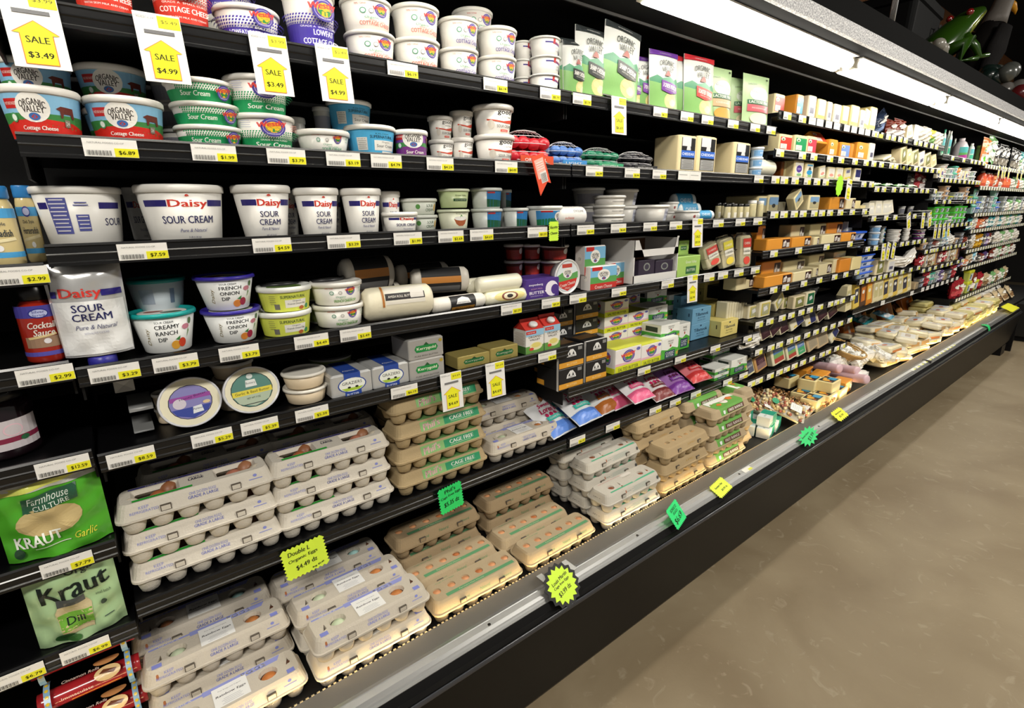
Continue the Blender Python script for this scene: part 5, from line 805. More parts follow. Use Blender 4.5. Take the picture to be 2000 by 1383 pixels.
# ------------------------------------------------------------------ fourth shelf
on('daisypouch', 104, 246, 514, 'B4', 'silver sour cream pouch', dy=.012, d=.05, z=Z['B4']+.012)
def cap_(): return MB().lathe([(.024, 0), (.025, .002), (.025, .018), (.022, .02)], M('2c2a8a', .35), 28).build('pouch_cap')
for o in [LOG[-1]['o']]:
    c = cap_(); c.parent = o; c.location = (0, 0, -.022); c['label'] = 'dark blue cap'
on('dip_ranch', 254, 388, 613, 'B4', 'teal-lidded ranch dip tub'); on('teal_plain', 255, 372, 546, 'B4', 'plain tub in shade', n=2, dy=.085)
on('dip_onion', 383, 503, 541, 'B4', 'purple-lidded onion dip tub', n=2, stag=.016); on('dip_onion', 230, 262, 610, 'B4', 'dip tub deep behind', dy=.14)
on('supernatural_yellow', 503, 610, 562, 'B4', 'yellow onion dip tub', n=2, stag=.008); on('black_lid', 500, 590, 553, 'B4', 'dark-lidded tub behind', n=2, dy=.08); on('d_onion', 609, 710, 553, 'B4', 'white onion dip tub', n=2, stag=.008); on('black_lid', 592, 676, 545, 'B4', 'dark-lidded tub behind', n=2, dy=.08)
on('roll_big', 722, 848, 560, 'B4', 'large wrapped butter roll', d=.062, yaw=-6)
on('roll_dark', 672, 775, 503, 'B4', 'dark butter roll in shade', d=.06, dy=.11, z=Z['B4']+.055, yaw=8); on('roll_dark', 690, 790, 555, 'B4', 'dark butter roll in shade', d=.06, dy=.12)
on('roll_mid', 849, 951, 578, 'B4', 'small black-labelled butter roll', d=.042); on('roll_dark', 818, 916, 524, 'B4', 'striped butter roll behind', d=.055, dy=.07, z=Z['B4']+.036, yaw=-18); on('roll_dark', 780, 880, 515, 'B4', 'striped roll deep behind', d=.05, dy=.15, z=Z['B4']+.05)
on('roll_plain', 918, 1000, 541, 'B4', 'plain goat cheese log', d=.038, dy=.05, z=Z['B4']+.030); on('roll_plain', 938, 1022, 538, 'B4', 'plain goat cheese log', d=.038, dy=.02, z=Z['B4']+.030); on('roll_goat', 953, 1037, 567, 'B4', 'labelled goat cheese log', d=.038); on('roll_plain', 916, 990, 570, 'B4', 'plain goat cheese log', d=.038, dy=.05)
on('purplebutter', 1028, 1092, 545, 'B4', 'purple goat butter box', d=.06); on('purplebutter', 1030, 1088, 540, 'B4', 'purple box behind', d=.06, dy=.08)
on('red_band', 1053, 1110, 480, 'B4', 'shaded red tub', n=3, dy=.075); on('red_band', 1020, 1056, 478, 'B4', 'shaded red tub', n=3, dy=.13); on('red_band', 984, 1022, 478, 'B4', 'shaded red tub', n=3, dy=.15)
on('disc_cc', 1089, 1141, 507, 'B4', 'round cream cheese tub on edge', d=.035, yaw=4)
on('ccbox', 1153, 1204, 519, 'C4', 'cream cheese box', d=.045); on('ccbox', 1142, 1182, 480, 'C4', 'cream cheese box', d=.045, dy=.035, z=Z['C4']+.045); on('ccbox', 1140, 1182, 522, 'C4', 'cream cheese box underneath', d=.045, dy=.062); on('ccbox', 1186, 1220, 512, 'C4', 'cream cheese box', d=.045, dy=.055)
on('display', 1238, 1324, 467, 'C4', 'white open display carton', d=.16, yaw=0)
for i, (l, r) in enumerate(((1247, 1278), (1280, 1314))): on('blackpack', l, r, 508, 'C4', 'dark cream cheese pack in carton', d=.04, dy=.018, z=Z['C4']-.003)
on('greenbox', 1322, 1367, 500, 'C4', 'light green butter box', d=.06); on('greenbox', 1318, 1344, 470, 'C4', 'light green box behind', d=.06, dy=.08, n=3)
on('clam_red', 1385, 1420, 484, 'C4', 'clear cheese tray, red label', lean=-14, back=-12, dy=.015, d=.05); on('clam_yel', 1416, 1448, 466, 'C4', 'clear cheese tray, yellow label', lean=-8, back=-8, d=.05); on('clam_red', 1450, 1477, 455, 'C4', 'clear cheese tray, red label', back=-4, d=.05); on('clam_dark', 1378, 1402, 470, 'C4', 'clear tray in shade', dy=.07, d=.05); on('clam_dark', 1436, 1460, 458, 'C4', 'clear tray in shade', dy=.07, d=.05)
# ------------------------------------------------------------------ fifth shelf
for (l, r, t, z_) in ((222, 262, 740, .09), (252, 300, 795, .045), (262, 302, 840, .0)): on('sleeve', l, r, t, 'B5', 'silver foil butter brick', dy=.07, d=.11, z=Z['B5']+z_)
on('disc_purple', 312, 442, 749, 'B5', 'purple butter tub on edge', d=.045, yaw=6, back=-14); on('disc_green', 442, 557, 727, 'B5', 'green butter tub on edge', d=.045, yaw=6, back=-14)
on('tan_spread', 300, 350, 770, 'B5', 'pale butter tub behind', n=2, dy=.10); on('tan_spread', 415, 500, 712, 'B5', 'pale butter tub behind', n=3, dy=.08)
on('tan_spread', 553, 640, 733, 'B5', 'peach butter tub', n=2, stag=.006); KIND['tan_spread']
on('silver', 647, 727, 728, 'B5', 'silver and blue butter brick', d=.11); on('silver', 728, 799, 712, 'B5', 'silver and blue butter brick', d=.11); on('black_lid', 600, 690, 700, 'B5', 'dark tub deep behind', n=2, dy=.14)
on('kerry_silver', 799, 867, 660, 'B5', 'silver Irish butter brick', n=2, d=.10); on('kerry_gold', 894, 957, 692, 'B5', 'gold Irish butter brick', d=.07, dy=.02); on('kerry_gold', 958, 1012, 676, 'B5', 'gold Irish butter brick', d=.07, dy=.02)
on('ovcreamcarton', 1027, 1062, 624, 'B5', 'cream carton, red gable top', d=.062, dy=.018); on('ovcreamcarton', 1064, 1094, 615, 'B5', 'cream carton, red gable top', d=.062, dy=.018)
BB = 'black and yellow butter box'
on('blackbutter', 1092, 1139, 677, 'C5', BB, n=2, d=.11, dy=.006); on('blackbutter', 1145, 1185, 664, 'C5', BB, n=2, d=.11, dy=.01)
on('blackbutter', 1080, 1118, 606, 'C5', 'black butter box behind', n=4, d=.10, dy=.125); on('blackbutter', 1124, 1167, 590, 'C5', 'black butter box behind', n=4, d=.10, dy=.13)
WB = 'pink and yellow butter box'
on('westbutter', 1202, 1252, 679, 'C5', WB, d=.11, dy=.006); on('westbutter', 1253, 1292, 671, 'C5', WB, d=.11, dy=.006)
on('westbutter', 1180, 1226, 586, 'C5', 'pink and yellow box behind', n=4, d=.10, dy=.125); on('westbutter', 1226, 1265, 608, 'C5', 'pink and yellow box behind', n=3, d=.10, dy=.125); on('westbutter', 1222, 1248, 575, 'C5', 'shaded butter box far back', n=4, d=.08, dy=.24)
on('ovbutter', 1290, 1326, 633, 'C5', 'green and white butter box', n=2, d=.10, dy=.03); on('ovbutter', 1292, 1324, 660, 'C5', 'green and white box, front', d=.1, dy=.004)
on('ovbutter', 1265, 1302, 598, 'C5', 'green and white box behind', n=3, d=.10, dy=.14); on('ovbutter', 1262, 1300, 568, 'C5', 'green and white box far back', n=4, d=.08, dy=.25); on('ovbutter', 1305, 1330, 575, 'C5', 'green and white box far back', n=4, d=.08, dy=.25); on('ovbutter', 1325, 1347, 632, 'C5', 'green and tan box in gap', d=.08, dy=.06)
on('tilla_blue', 1351, 1387, 601, 'C5', 'pale blue butter box', n=2, d=.08, dy=.115); on('tilla_blue', 1328, 1360, 576, 'C5', 'pale blue box behind', n=3, d=.08, dy=.21)
on('tilla_yel', 1408, 1441, 625, 'C5', 'pale yellow butter box', d=.10, dy=.06); on('tilla_yel', 1392, 1419, 592, 'C5', 'pale yellow box behind', n=2, d=.09, dy=.16); on('tilla_yel', 1374, 1402, 538, 'C5', 'dim yellow box far back', n=4, d=.09, dy=.26)
# sixth shelf of the third bay: cookie dough and butter
def ck(key, px, desc, dy=.03, yaw=0, back=-64, s=1.22, z=0): dy -= .02; put(key, (Xat(px, D+dy, Z['C6']), D+dy, Z['C6']-.004+z), (.11*s, .035*s, .175*s), (back, 0, yaw), desc, 'C6')
ck('cookie_blue', 1105, 'blue-footed cookie dough bag', yaw=10); ck('cookie_blue', 1155, 'blue-footed cookie dough bag', dy=.006, yaw=6, z=.025); ck('cookie_orange', 1197, 'orange-footed cookie dough bag', dy=.06, yaw=4); ck('cookie_pink', 1222, 'pink-footed cookie dough bag', dy=.06, yaw=4, z=.0)
ck('cookie_pink', 1260, 'pink-footed cookie dough bag', dy=.005, yaw=2, z=.03); ck('cookie_brown', 1302, 'brown-footed cookie dough bag', dy=.01, yaw=0); ck('cookie_lilac', 1338, 'lilac cookie dough bag', dy=.01, yaw=-2); ck('cookie_rose', 1372, 'rose cookie dough bag', dy=.01, yaw=-4, z=.02)
ck('cookie_lilac', 1315, 'lilac bag behind', dy=.12, yaw=4); ck('cookie_blue', 1110, 'cookie dough bag behind', dy=.12)
on('ovbutter', 1396, 1424, 718, 'C6', 'green and white butter box', n=2, d=.08, dy=.02); on('ovbutter', 1392, 1428, 672, 'C6', 'green and white box behind', n=4, d=.07, dy=.11); on('ovbutter', 1428, 1459, 700, 'C6', 'green and tan butter box', d=.09, dy=.02)
# deck of the third bay: small green cartons
boxk('greenmilk', 'food_carton', 'food carton', .11, .06, .05, 'e2e6e2', [('r', -.01, 0, .05, .05, '1f9a7c'), ('p', [(-.055, 0), (-.02, 0), (-.01, .02), (-.055, .01)], '1f9a7c'), ('t', 'SALTED', -.03, .03, .006, .03, '3a6a60')], None, [('r', -.01, -.03, .05, .03, '1f9a7c'), ('t', 'BUTTER', -.03, 0, .008, .03, '3a6a60')])
for (x, y, z, a) in ((2.36, 1.03, 0, 14), (2.47, 1.05, 0, 14), (2.34, 1.10, 0, 20), (2.38, 1.04, .051, 10), (2.32, 1.12, .051, 18), (2.36, 1.17, 0, 8), (2.36, 1.18, .051, 12), (2.33, 1.19, .102, 5)): put('greenmilk', (x+.02, y+.03, DECK+z), None, (0, 0, a), 'green and white butter carton', 'C0')
# ------------------------------------------------------------------ fourth bay
def zc(x): return 1480+x*.15
def row(shelf, items, **kw):
    for it in items:
        k, l, r, t, desc = it[:5]; o = dict(kw); o.update(it[5] if len(it) > 5 else {}); on(k, l, r, t, shelf, desc, **o)
row('D1', [('c_red', 1513, 1533, 183, 'white and red wrapped cheese', dict(dy=.04)), ('o_teal', 1556, 1569, 184, 'orange cheese, blue label', dict(d=.1)), ('wht', 1579, 1594, 186, 'pale cheese block, white label'), ('yel', 1597, 1613, 193, 'pale cheese block, yellow foot'), ('wht', 1616, 1625, 198, 'pale cheese block, white label'), ('wht', 1629, 1643, 203, 'pale cheese block, white label'), ('yel', 1645, 1658, 206, 'pale cheese block, yellow foot'),
    ('yel', 1662, 1678, 205, 'pale cheese block, yellow foot'), ('wht', 1680, 1689, 214, 'pale cheese block, white label'), ('yel', 1687, 1697, 214, 'leaning pale cheese block', dict(lean=8)), ('yel', 1699, 1712, 208, 'tall pale cheese block')], dy=.012, d=.09)
row('E1', [('bag_blue', 1718, 1738, 232, 'dark blue packet leaning', dict(lean=-28, dy=.05)), ('bag_redwhite', 1741, 1753, 232, 'dark red packet'), ('bag_redwhite', 1756, 1772, 231, 'dark red packet'), ('w_cream', 1772, 1784, 248, 'cheese wedge', dict(lean=-12)), ('w_white', 1785, 1796, 243, 'pale pointed cheese wedge'), ('bag_white', 1799, 1812, 245, 'white rounded packet'), ('bag_white', 1812, 1819, 246, 'white rounded packet'), ('bag_yellow', 1820, 1829, 251, 'yellow striped packet'), ('bag_white', 1830, 1836, 254, 'white rounded packet'), ('bag_white', 1836, 1842, 257, 'white rounded packet')], d=.06)
row('F1', [('mint', 1838, 1846, 250, 'mint dressing bottle'), ('mintw', 1846, 1853, 252, 'mint dressing bottle', dict(dy=.05)), ('mintw', 1850, 1858, 253, 'mint dressing bottle'), ('mintw', 1858, 1866, 268, 'small bottle behind', dict(dy=.12)), ('jug', 1860, 1890, 263, 'big teal and purple jug'), ('mintw', 1890, 1902, 277, 'short mint bottle'), ('greenjar', 1904, 1926, 279, 'green-lidded jar')])
row('G1', [('bag_orange', 1924, 1938, 268, 'orange and white packet'), ('bag_green', 1932, 1948, 270, 'green packet leaning', dict(lean=10)), ('bag_dark', 1944, 1954, 280, 'dark silver packet'), ('bag_dark', 1957, 1965, 281, 'dark silver packet'), ('bag_dark', 1965, 1972, 283, 'dark silver packet'), ('bag_dark', 1980, 1987, 288, 'dark silver packet'), ('bag_dark', 1988, 1994, 292, 'dark silver packet'), ('bag_teal', 1996, 2003, 296, 'teal packet')], d=.05)
row('D2', [('c_red', 1523, 1547, 262, 'pale cheese, red label'), ('c_green', 1553, 1576, 264, 'pale cheese, green label'), ('c_pink', 1577, 1595, 266, 'pale cheese, pink label'), ('o_red', 1600, 1622, 273, 'orange cheese, red label', dict(back=-38)), ('o_orange', 1620, 1636, 272, 'orange cheese, orange label'), ('o_blue', 1642, 1660, 278, 'orange cheese, blue label'), ('o_plain', 1661, 1667, 280, 'orange cheese, orange label'), ('o_orange', 1675, 1696, 278, 'orange cheese, orange label'), ('wht', 1698, 1708, 279, 'cheese with purple edge')], d=.10)
for l, t in ((1494, 258), (1504, 258), (1513, 258)): on('c_plain', l, l+9, t, 'D2', 'plain pale cheese slab', dy=.10)
for i in range(5): put('slab', (bay(3)+.16+i*.06, D+.07, Z['D2']+.004+.012*(i % 2)), (.02, .10, .12), (0, 78, 10*i), 'flat cheese packet', 'E2')
for i, px in enumerate((1762, 1773, 1784, 1796, 1808, 1820)): on(['leaf_o', 'w_cream', 'leaf_o', 'wht', 'leaf_o', 'w_cream'][i], px, px+10, 289+i*3.6, 'E2', 'slanted cheese packet', lean=-16, d=.06)
row('D3', [('roll_plain', 1488, 1519, 309, 'round pale cheese', dict(rd=False, d=.09, z=Z['D3']-.006)), ('brown', 1526, 1531, 315, 'dark orange cheese in shade', dict(dy=.05)), ('c_plain', 1533, 1539, 314, 'plain cheese in shade', dict(dy=.05)), ('o_plain', 1541, 1548, 313, 'dark orange cheese in shade', dict(dy=.04)), ('purp', 1551, 1570, 313, 'cheese with purple badge'), ('cyan', 1573, 1589, 317, 'cheese with blue badge'), ('pinky', 1601, 1613, 326, 'slanted cheese, pink badge', dict(lean=-10)), ('pinky', 1617, 1631, 326, 'slanted cheese, pink badge'), ('pinky', 1633, 1647, 327, 'slanted cheese, pink badge'), ('yel', 1650, 1663, 329, 'slanted yellow-foot cheese', dict(lean=-6)), ('navy', 1669, 1682, 328, 'navy-labelled cheese')], d=.09)
row('D4', [('pic', 1500, 1518, 385, 'cheese block, landscape label', dict(dy=.05)), ('slab', 1524, 1536, 394, 'low cheese slab', dict(dy=.08)), ('pic', 1556, 1571, 382, 'tilted landscape-label cheese', dict(lean=-36, d=.04)), ('pic', 1563, 1577, 383, 'cheese block, landscape label', dict(dy=.08)), ('pic', 1580, 1601, 381, 'cheese block, landscape label'), ('tile_o', 1622, 1650, 385, 'peach cheese block'), ('tile_c', 1653, 1671, 387, 'peach cheese block'), ('c_plain', 1671, 1681, 392, 'small yellow cheese'), ('c_plain', 1682, 1691, 401, 'small yellow cheese')], d=.07)
on('c_plain', 1606, 1616, 389, 'D4', 'dim cheese behind', dy=.10)
row('E4', [('w_white', 1697, 1711, 396, 'white cheese wedge'), ('w_white', 1709, 1726, 392, 'white cheese wedge'), ('w_white', 1724, 1738, 392, 'white cheese wedge'), ('w_white', 1732, 1747, 395, 'white cheese wedge', dict(lean=-8))], d=.10)
row('D5', [('tile_o', 1499, 1545, 466, 'orange cheese block, dark label'), ('tile_o', 1548, 1585, 463, 'orange cheese block, dark label'), ('tile_c', 1590, 1600, 463, 'cream cheese block, dark label'), ('tile_c', 1606, 1643, 458, 'cream cheese block, dark label'), ('tile_o', 1645, 1672, 455, 'orange cheese block, dark label')], d=.07)
row('D5', [('tile_o', 1478, 1494, 441, 'orange block behind', dict(dy=.10)), ('tile_c', 1545, 1571, 439, 'dark-label block behind'), ('tile_c', 1582, 1613, 437, 'dark-label block behind'), ('tile_o', 1615, 1645, 434, 'dark-label block behind'), ('w_white', 1653, 1666, 433, 'grey cheese wedge')], d=.07, dy=.095)
row('D6', [('tile_o', 1494, 1548, 537, 'orange block, dark label', dict(dy=.004)), ('tile_c', 1550, 1586, 530, 'pale block, dark label', dict(dy=.004)), ('tile_c', 1588, 1598, 523, 'pale block, dark label', dict(dy=.03)), ('tile_c', 1600, 1625, 515, 'pale block, dark label', dict(dy=.03)), ('tile_c', 1627, 1638, 507, 'pale block, dark label', dict(dy=.03)), ('o_plain', 1640, 1662, 506, 'orange cheese cubes pack'), ('c_plain', 1664, 1683, 502, 'tan cheese pack')], d=.07)
row('D6', [('tile_o', 1487, 1525, 510, 'block stacked behind'), ('tile_c', 1530, 1572, 508, 'block stacked behind'), ('tile_c', 1580, 1609, 497, 'block stacked behind'), ('pinky', 1628, 1655, 491, 'pink box behind')], d=.07, dy=.09)
row('D6', [('tile_c', 1439, 1478, 541, 'block at left end', dict(dy=.06))], d=.07)
row('D7', [('leaf_y', 1462, 1483, 596, 'cheese, yellow leaf label'), ('leaf_y', 1484, 1506, 589, 'cheese, yellow leaf label', dict(dy=.04)), ('leaf_y', 1516, 1534, 586, 'tilted yellow leaf cheese', dict(lean=-38)), ('leaf_o', 1529, 1546, 580, 'orange leaf-label cheese', dict(dy=.07)), ('leaf_o', 1551, 1573, 578, 'olive leaf-label cheese', dict(dy=.03)), ('leaf_g', 1575, 1592, 570, 'dark green leaf-label cheese', dict(dy=.03))], dy=.06, d=.04)
for i in range(8): on('slab', 1420+i*5, 1424+i*5, 591, 'D7', 'thin pale cheese slab', dy=.085, d=.06)
for i in range(3): put('lb_grey', (bay(2)+.72+i*.12, D+.16, Z['D7']+.005), None, (0, 0, 5*i), 'grey lidded tray', 'D7')
row('D8', [('burg', 1490, 1508, 640, 'burgundy-labelled cheese', dict(lean=-10)), ('burg', 1509, 1528, 640, 'burgundy-labelled cheese', dict(lean=-26)), ('burg', 1527, 1543, 628, 'burgundy-labelled cheese', dict(lean=-10)), ('nav_w', 1548, 1573, 627, 'navy and white cheese pack', dict(lean=-16)), ('nav_w', 1577, 1597, 617, 'navy and white cheese pack', dict(lean=-8)), ('burg', 1600, 1618, 612, 'clear pack, dark label', dict(lean=-16)), ('burg', 1620, 1637, 609, 'clear pack, dark label', dict(lean=-16))], dy=.05, d=.03, back=-14)
for i in range(6): on('slab', 1447+i*5, 1451+i*5, 645, 'D8', 'thin dim cheese slab', dy=.10, d=.05)
on('bag_white', 1455, 1493, 655, 'D8', 'crumpled white bag', dy=.03, d=.06)
row('D9', [('lemon', 1463, 1477, 706, 'slim cheese, grey label', dict(lean=-10)), ('brownlab', 1480, 1501, 700, 'tan cheese, brown label', dict(lean=-10)), ('c_plain', 1497, 1508, 695, 'dim pale cheese', dict(dy=.08)), ('sky_red', 1513, 1537, 682, 'cheese, blue and red label', dict(lean=-6)), ('sky_red', 1541, 1560, 678, 'cheese, blue and red label', dict(lean=-6)), ('sky_grn', 1560, 1577, 672, 'cheese, blue and green label', dict(lean=-6)), ('tanlab', 1582, 1601, 664, 'tan cheese, grey label', dict(lean=-12)), ('tanlab', 1600, 1621, 655, 'tan cheese, grey label', dict(lean=-6)), ('nav_w', 1625, 1640, 656, 'tilted dark cheese pack', dict(lean=-40))], dy=.03, d=.035, back=-14)
# ------------------------------------------------------------------ fifth bay
row('E3', [('bag_green', 1712, 1732, 356, 'flat green packet'), ('bag_green', 1735, 1755, 356, 'flat green packet'), ('bag_green', 1758, 1778, 357, 'flat green packet'), ('bag_green', 1780, 1798, 358, 'flat green packet')], back=-70, d=.02)
row('E3', [('bag_red', 1790, 1800, 336, 'red packet upright'), ('bag_redwhite', 1800, 1810, 340, 'red packet upright'), ('bag_dark', 1776, 1788, 340, 'dark packet behind')], d=.03, dy=.07)
row('E4', [('grey_tub', 1752, 1768, 403, 'dim grey tub'), ('grey_tub', 1770, 1784, 403, 'dim grey tub'), ('grey_tub', 1786, 1799, 403, 'dim grey tub')], dy=.10)
for i in range(2): on('lb_white', 1800+0*i, 1822, 411-0*i, 'E4', 'white-lidded tray', d=.07)
row('E5', [('lb_blue', 1673, 1694, 452, 'blue-lidded tray', dict(n=2)), ('blue_feta', 1694, 1719, 442, 'white-lidded round tub', dict(n=3)), ('ricotta_dark', 1716, 1729, 443, 'small teal tub', dict(n=3, dy=.06)), ('white_low', 1728, 1759, 450, 'wide white-lidded tub', dict(n=3)), ('white_low', 1760, 1777, 447, 'pale pink tub', dict(n=3)), ('ov_purple', 1779, 1807, 450, 'photo-label tub', dict(n=2))])
on('white_low', 1745, 1790, 436, 'E5', 'tub behind', dy=.10, n=3)
row('E6', [('lb_blue', 1678, 1709, 498, 'blue-lidded tray', dict(n=4, d=.08)), ('leaf_o', 1712, 1728, 506, 'pale cheese pack'), ('wht', 1734, 1748, 508, 'pale cheese pack'), ('bag_white', 1752, 1776, 506, 'white cheese bag', dict(lean=6)), ('bag_white', 1772, 1792, 502, 'white cheese bag', dict(lean=-20)), ('bag_dark', 1755, 1775, 500, 'silver bag behind', dict(dy=.07))], d=.05)
for i, (px, k) in enumerate(((1660, 'w_cream'), (1675, 'w_yel'), (1688, 'w_dark'), (1700, 'w_or'), (1713, 'w_cream'), (1722, 'w_cream'), (1732, 'w_yel'), (1741, 'w_cream'), (1750, 'w_yel'), (1760, 'w_cream'), (1769, 'w_yel'), (1776, 'w_cream'))):
    on(k, px-6, px+6, 560-(px-1660)*.22, 'E7', 'tall cheese wedge', d=.10, lean=-5)
# big orange and pale blocks leaning on the deck below
boxk('bigblock', 'cheese_block', 'cheese', .20, .05, .20, 'b8641c', [('r', -.02, .06, .02, .15, 'c8b8a8'), ('r', .085, .0, .10, .20, 'd89a40')], r=.008, ch=.003, rough=.3, part='cheese')
boxk('bigpale', 'cheese_block', 'cheese', .12, .05, .20, 'c8ac6c', [('r', -.02, .06, .02, .12, 'b8b0a0')], r=.008, ch=.003, rough=.3, part='cheese')
def deck(key, px, py, z, size, rot, desc, bayk, dz=0): x, y = onZ(px, py, z); return put(key, (x, y, z+dz), size, rot, desc, bayk)
for k, px, py, sz, ry, dsc in (('bigblock', 1660, 640, (.16, .05, .17), -12, 'big orange cheese block'), ('bigblock', 1690, 640, (.14, .05, .18), -14, 'big orange cheese block'), ('bigpale', 1710, 632, (.10, .05, .18), -14, 'big pale cheese block'), ('bigblock', 1735, 628, (.22, .05, .20), -14, 'big orange cheese block'), ('bigblock', 1775, 618, (.24, .05, .21), -14, 'big orange cheese block'), ('bigblock', 1808, 603, (.26, .05, .21), -14, 'big orange cheese block')):
    x = Xat(px, 1.46, .53); put(k, (x, 1.46, .44), sz, (-16, ry, 0), dsc, 'E0')
# ------------------------------------------------------------------ sixth and seventh bay
def fill(shelf, seq, gap=.012, start=.02, dy=.015):
    i = 'ABCDEFGH'.index(shelf[0])-1; x = bay(i)+start; end = bay(i+1)-.02; j = 0
    while True:
        k, w_, h, n, desc, o = seq[j % len(seq)]; j += 1
        if x+w_ > end: break
        k_ = KIND[k]; dep = o.get('d', w_ if k_.get('round') else .06)
        for q in range(n): put(k, (x+w_/2, D+dy+dep/2+o.get('dy', 0), Z[shelf]-.006+q*h), (w_, dep, h), (o.get('back', 0), o.get('lean', 0)+(rnd.random()-.5)*3*(n == 1), 0), desc, shelf)
        x += w_+gap+rnd.random()*.02
fill('F2', [('wht', .07, .07, 1, 'pale striped pack', {}), ('purp', .07, .07, 1, 'purple-badge pack', {}), ('white_low', .13, .035, 3, 'wide white-lidded tub', {}), ('lb_white', .11, .04, 2, 'white-lidded tray', {}), ('lb_teal', .09, .05, 2, 'teal-lidded tub', {}), ('bag_orange', .09, .08, 1, 'slanted orange packet', dict(lean=-20))])
fill('F3', [('lb_grey', .12, .03, 2, 'flat grey tray', {}), ('lb_white', .13, .03, 2, 'flat white tray', {}), ('lb_tan', .13, .035, 3, 'tan-lidded tub', {}), ('lb_yellow', .12, .03, 1, 'flat yellow tray', {})])
fill('F4', [('lb_white', .13, .03, 2, 'white-lidded tray', {}), ('lb_green', .12, .045, 3, 'green-lidded tray', {}), ('lb_green', .12, .045, 4, 'green-lidded tray', {}), ('lb_green', .12, .045, 3, 'green-lidded tray', {})], gap=.004)
fill('F5', [('lb_tan', .12, .05, 1, 'tan bowl', {}), ('lb_black', .13, .03, 3, 'dark-lidded tray', {}), ('bag_redwhite', .14, .05, 1, 'red patterned packet', {}), ('lb_white', .13, .03, 2, 'white-lidded tray', {}), ('bag_sky', .10, .11, 1, 'slanted blue packet', dict(lean=-25)), ('bag_white', .12, .08, 1, 'white packet', {})])
fill('F6', [('bag_red', .13, .09, 1, 'dark red packet', dict(lean=-15)), ('wht', .05, .10, 1, 'pale slim pack', dict(lean=-15)), ('bag_tan', .09, .11, 1, 'tan packet', {}), ('pinky', .06, .10, 1, 'pink-badge pack', dict(lean=-12)), ('brownlab', .07, .12, 1, 'brown-labelled pack', {}), ('bag_redwhite', .08, .12, 1, 'red packet', {})])
fill('F7', [('tanlab', .08, .05, 1, 'low tan pack', {}), ('lb_black', .13, .04, 2, 'dark tray', {}), ('bag_red', .10, .12, 1, 'dark red packet', {}), ('lb_teal', .12, .045, 2, 'teal-lidded tub', {}), ('lb_grey', .12, .05, 2, 'grey tray', {}), ('bag_purple', .10, .10, 1, 'purple packet', {})])
fill('G2', [('orangebottle', .075, .14, 1, 'orange dressing bottle', {}), ('bag_white', .08, .06, 1, 'white packet', {}), ('orangebottle', .07, .13, 1, 'orange dressing bottle', {}), ('orangebottle', .07, .13, 1, 'orange dressing bottle', {}), ('bag_orange', .10, .09, 1, 'slanted orange packet', dict(lean=-25))], start=.25)
fill('G3', [('lb_teal', .13, .07, 3, 'teal-lidded tub', {}), ('lb_blue', .13, .05, 2, 'blue tub', {}), ('lb_white', .12, .05, 3, 'white-lidded tray', {}), ('lb_black', .14, .05, 3, 'dark-lidded tray', {}), ('lb_grey', .14, .05, 3, 'grey tray', {})])
fill('G4', [('bag_teal', .15, .10, 1, 'teal packet', dict(lean=-10)), ('bag_white', .12, .13, 1, 'white packet', {}), ('orangebottle', .14, .12, 1, 'orange ball-shaped pack', {}), ('bag_orange', .10, .09, 1, 'orange packet', {}), ('bag_redwhite', .12, .12, 1, 'red packet', {}), ('bag_teal', .12, .12, 1, 'teal packet', {})])
fill('G5', [('bag_redwhite', .10, .11, 1, 'pink packet', dict(lean=-15)), ('bag_dark', .11, .13, 1, 'grey packet', dict(lean=-12)), ('bag_white', .11, .13, 1, 'white packet', dict(lean=-12)), ('bag_gold', .12, .12, 1, 'golden packet', {}), ('bag_gold', .14, .13, 1, 'golden packet', {}), ('bag_dark', .10, .12, 1, 'grey packet', dict(lean=-12)), ('bag_purple', .09, .13, 1, 'purple packet', {})])
fill('G6', [('bag_purple', .13, .06, 1, 'purple packet', dict(lean=-20)), ('bag_orange', .12, .06, 1, 'orange packet', {}), ('bag_tan', .12, .09, 1, 'tan packet', dict(lean=-20)), ('bag_sky', .14, .09, 1, 'slanted blue packet', dict(lean=-30)), ('bag_dark', .12, .08, 1, 'grey packet', {}), ('bag_redwhite', .12, .08, 1, 'red packet', {})])
fill('G7', [('bag_red', .16, .17, 1, 'red tempeh packet', {}), ('bag_red', .14, .17, 1, 'red tempeh packet', {}), ('tan_spread', .14, .09, 1, 'white-lidded bowl', {}), ('lb_yellow', .17, .11, 2, 'yellow tub', {}), ('bag_redwhite', .10, .19, 1, 'dark red packet', dict(lean=8)), ('lb_yellow', .17, .10, 1, 'yellow tub', {}), ('bag_red', .15, .16, 1, 'red tempeh packet', {})], gap=.0)
for s, a in (('H1', 'bag_dark'), ('H2', 'orangebottle'), ('H3', 'lb_grey'), ('H4', 'bag_teal'), ('H5', 'bag_white'), ('H6', 'bag_redwhite'), ('H7', 'bag_tan')):
    fill(s, [(a, .13, .13 if a != 'lb_grey' else .05, 1 if a != 'lb_grey' else 3, 'distant '+KIND[a]['name'].replace('_', ' '), {}), ('bag_white', .12, .10, 1, 'distant white packet', {}), ('bag_green', .12, .12, 1, 'distant green packet', {})])
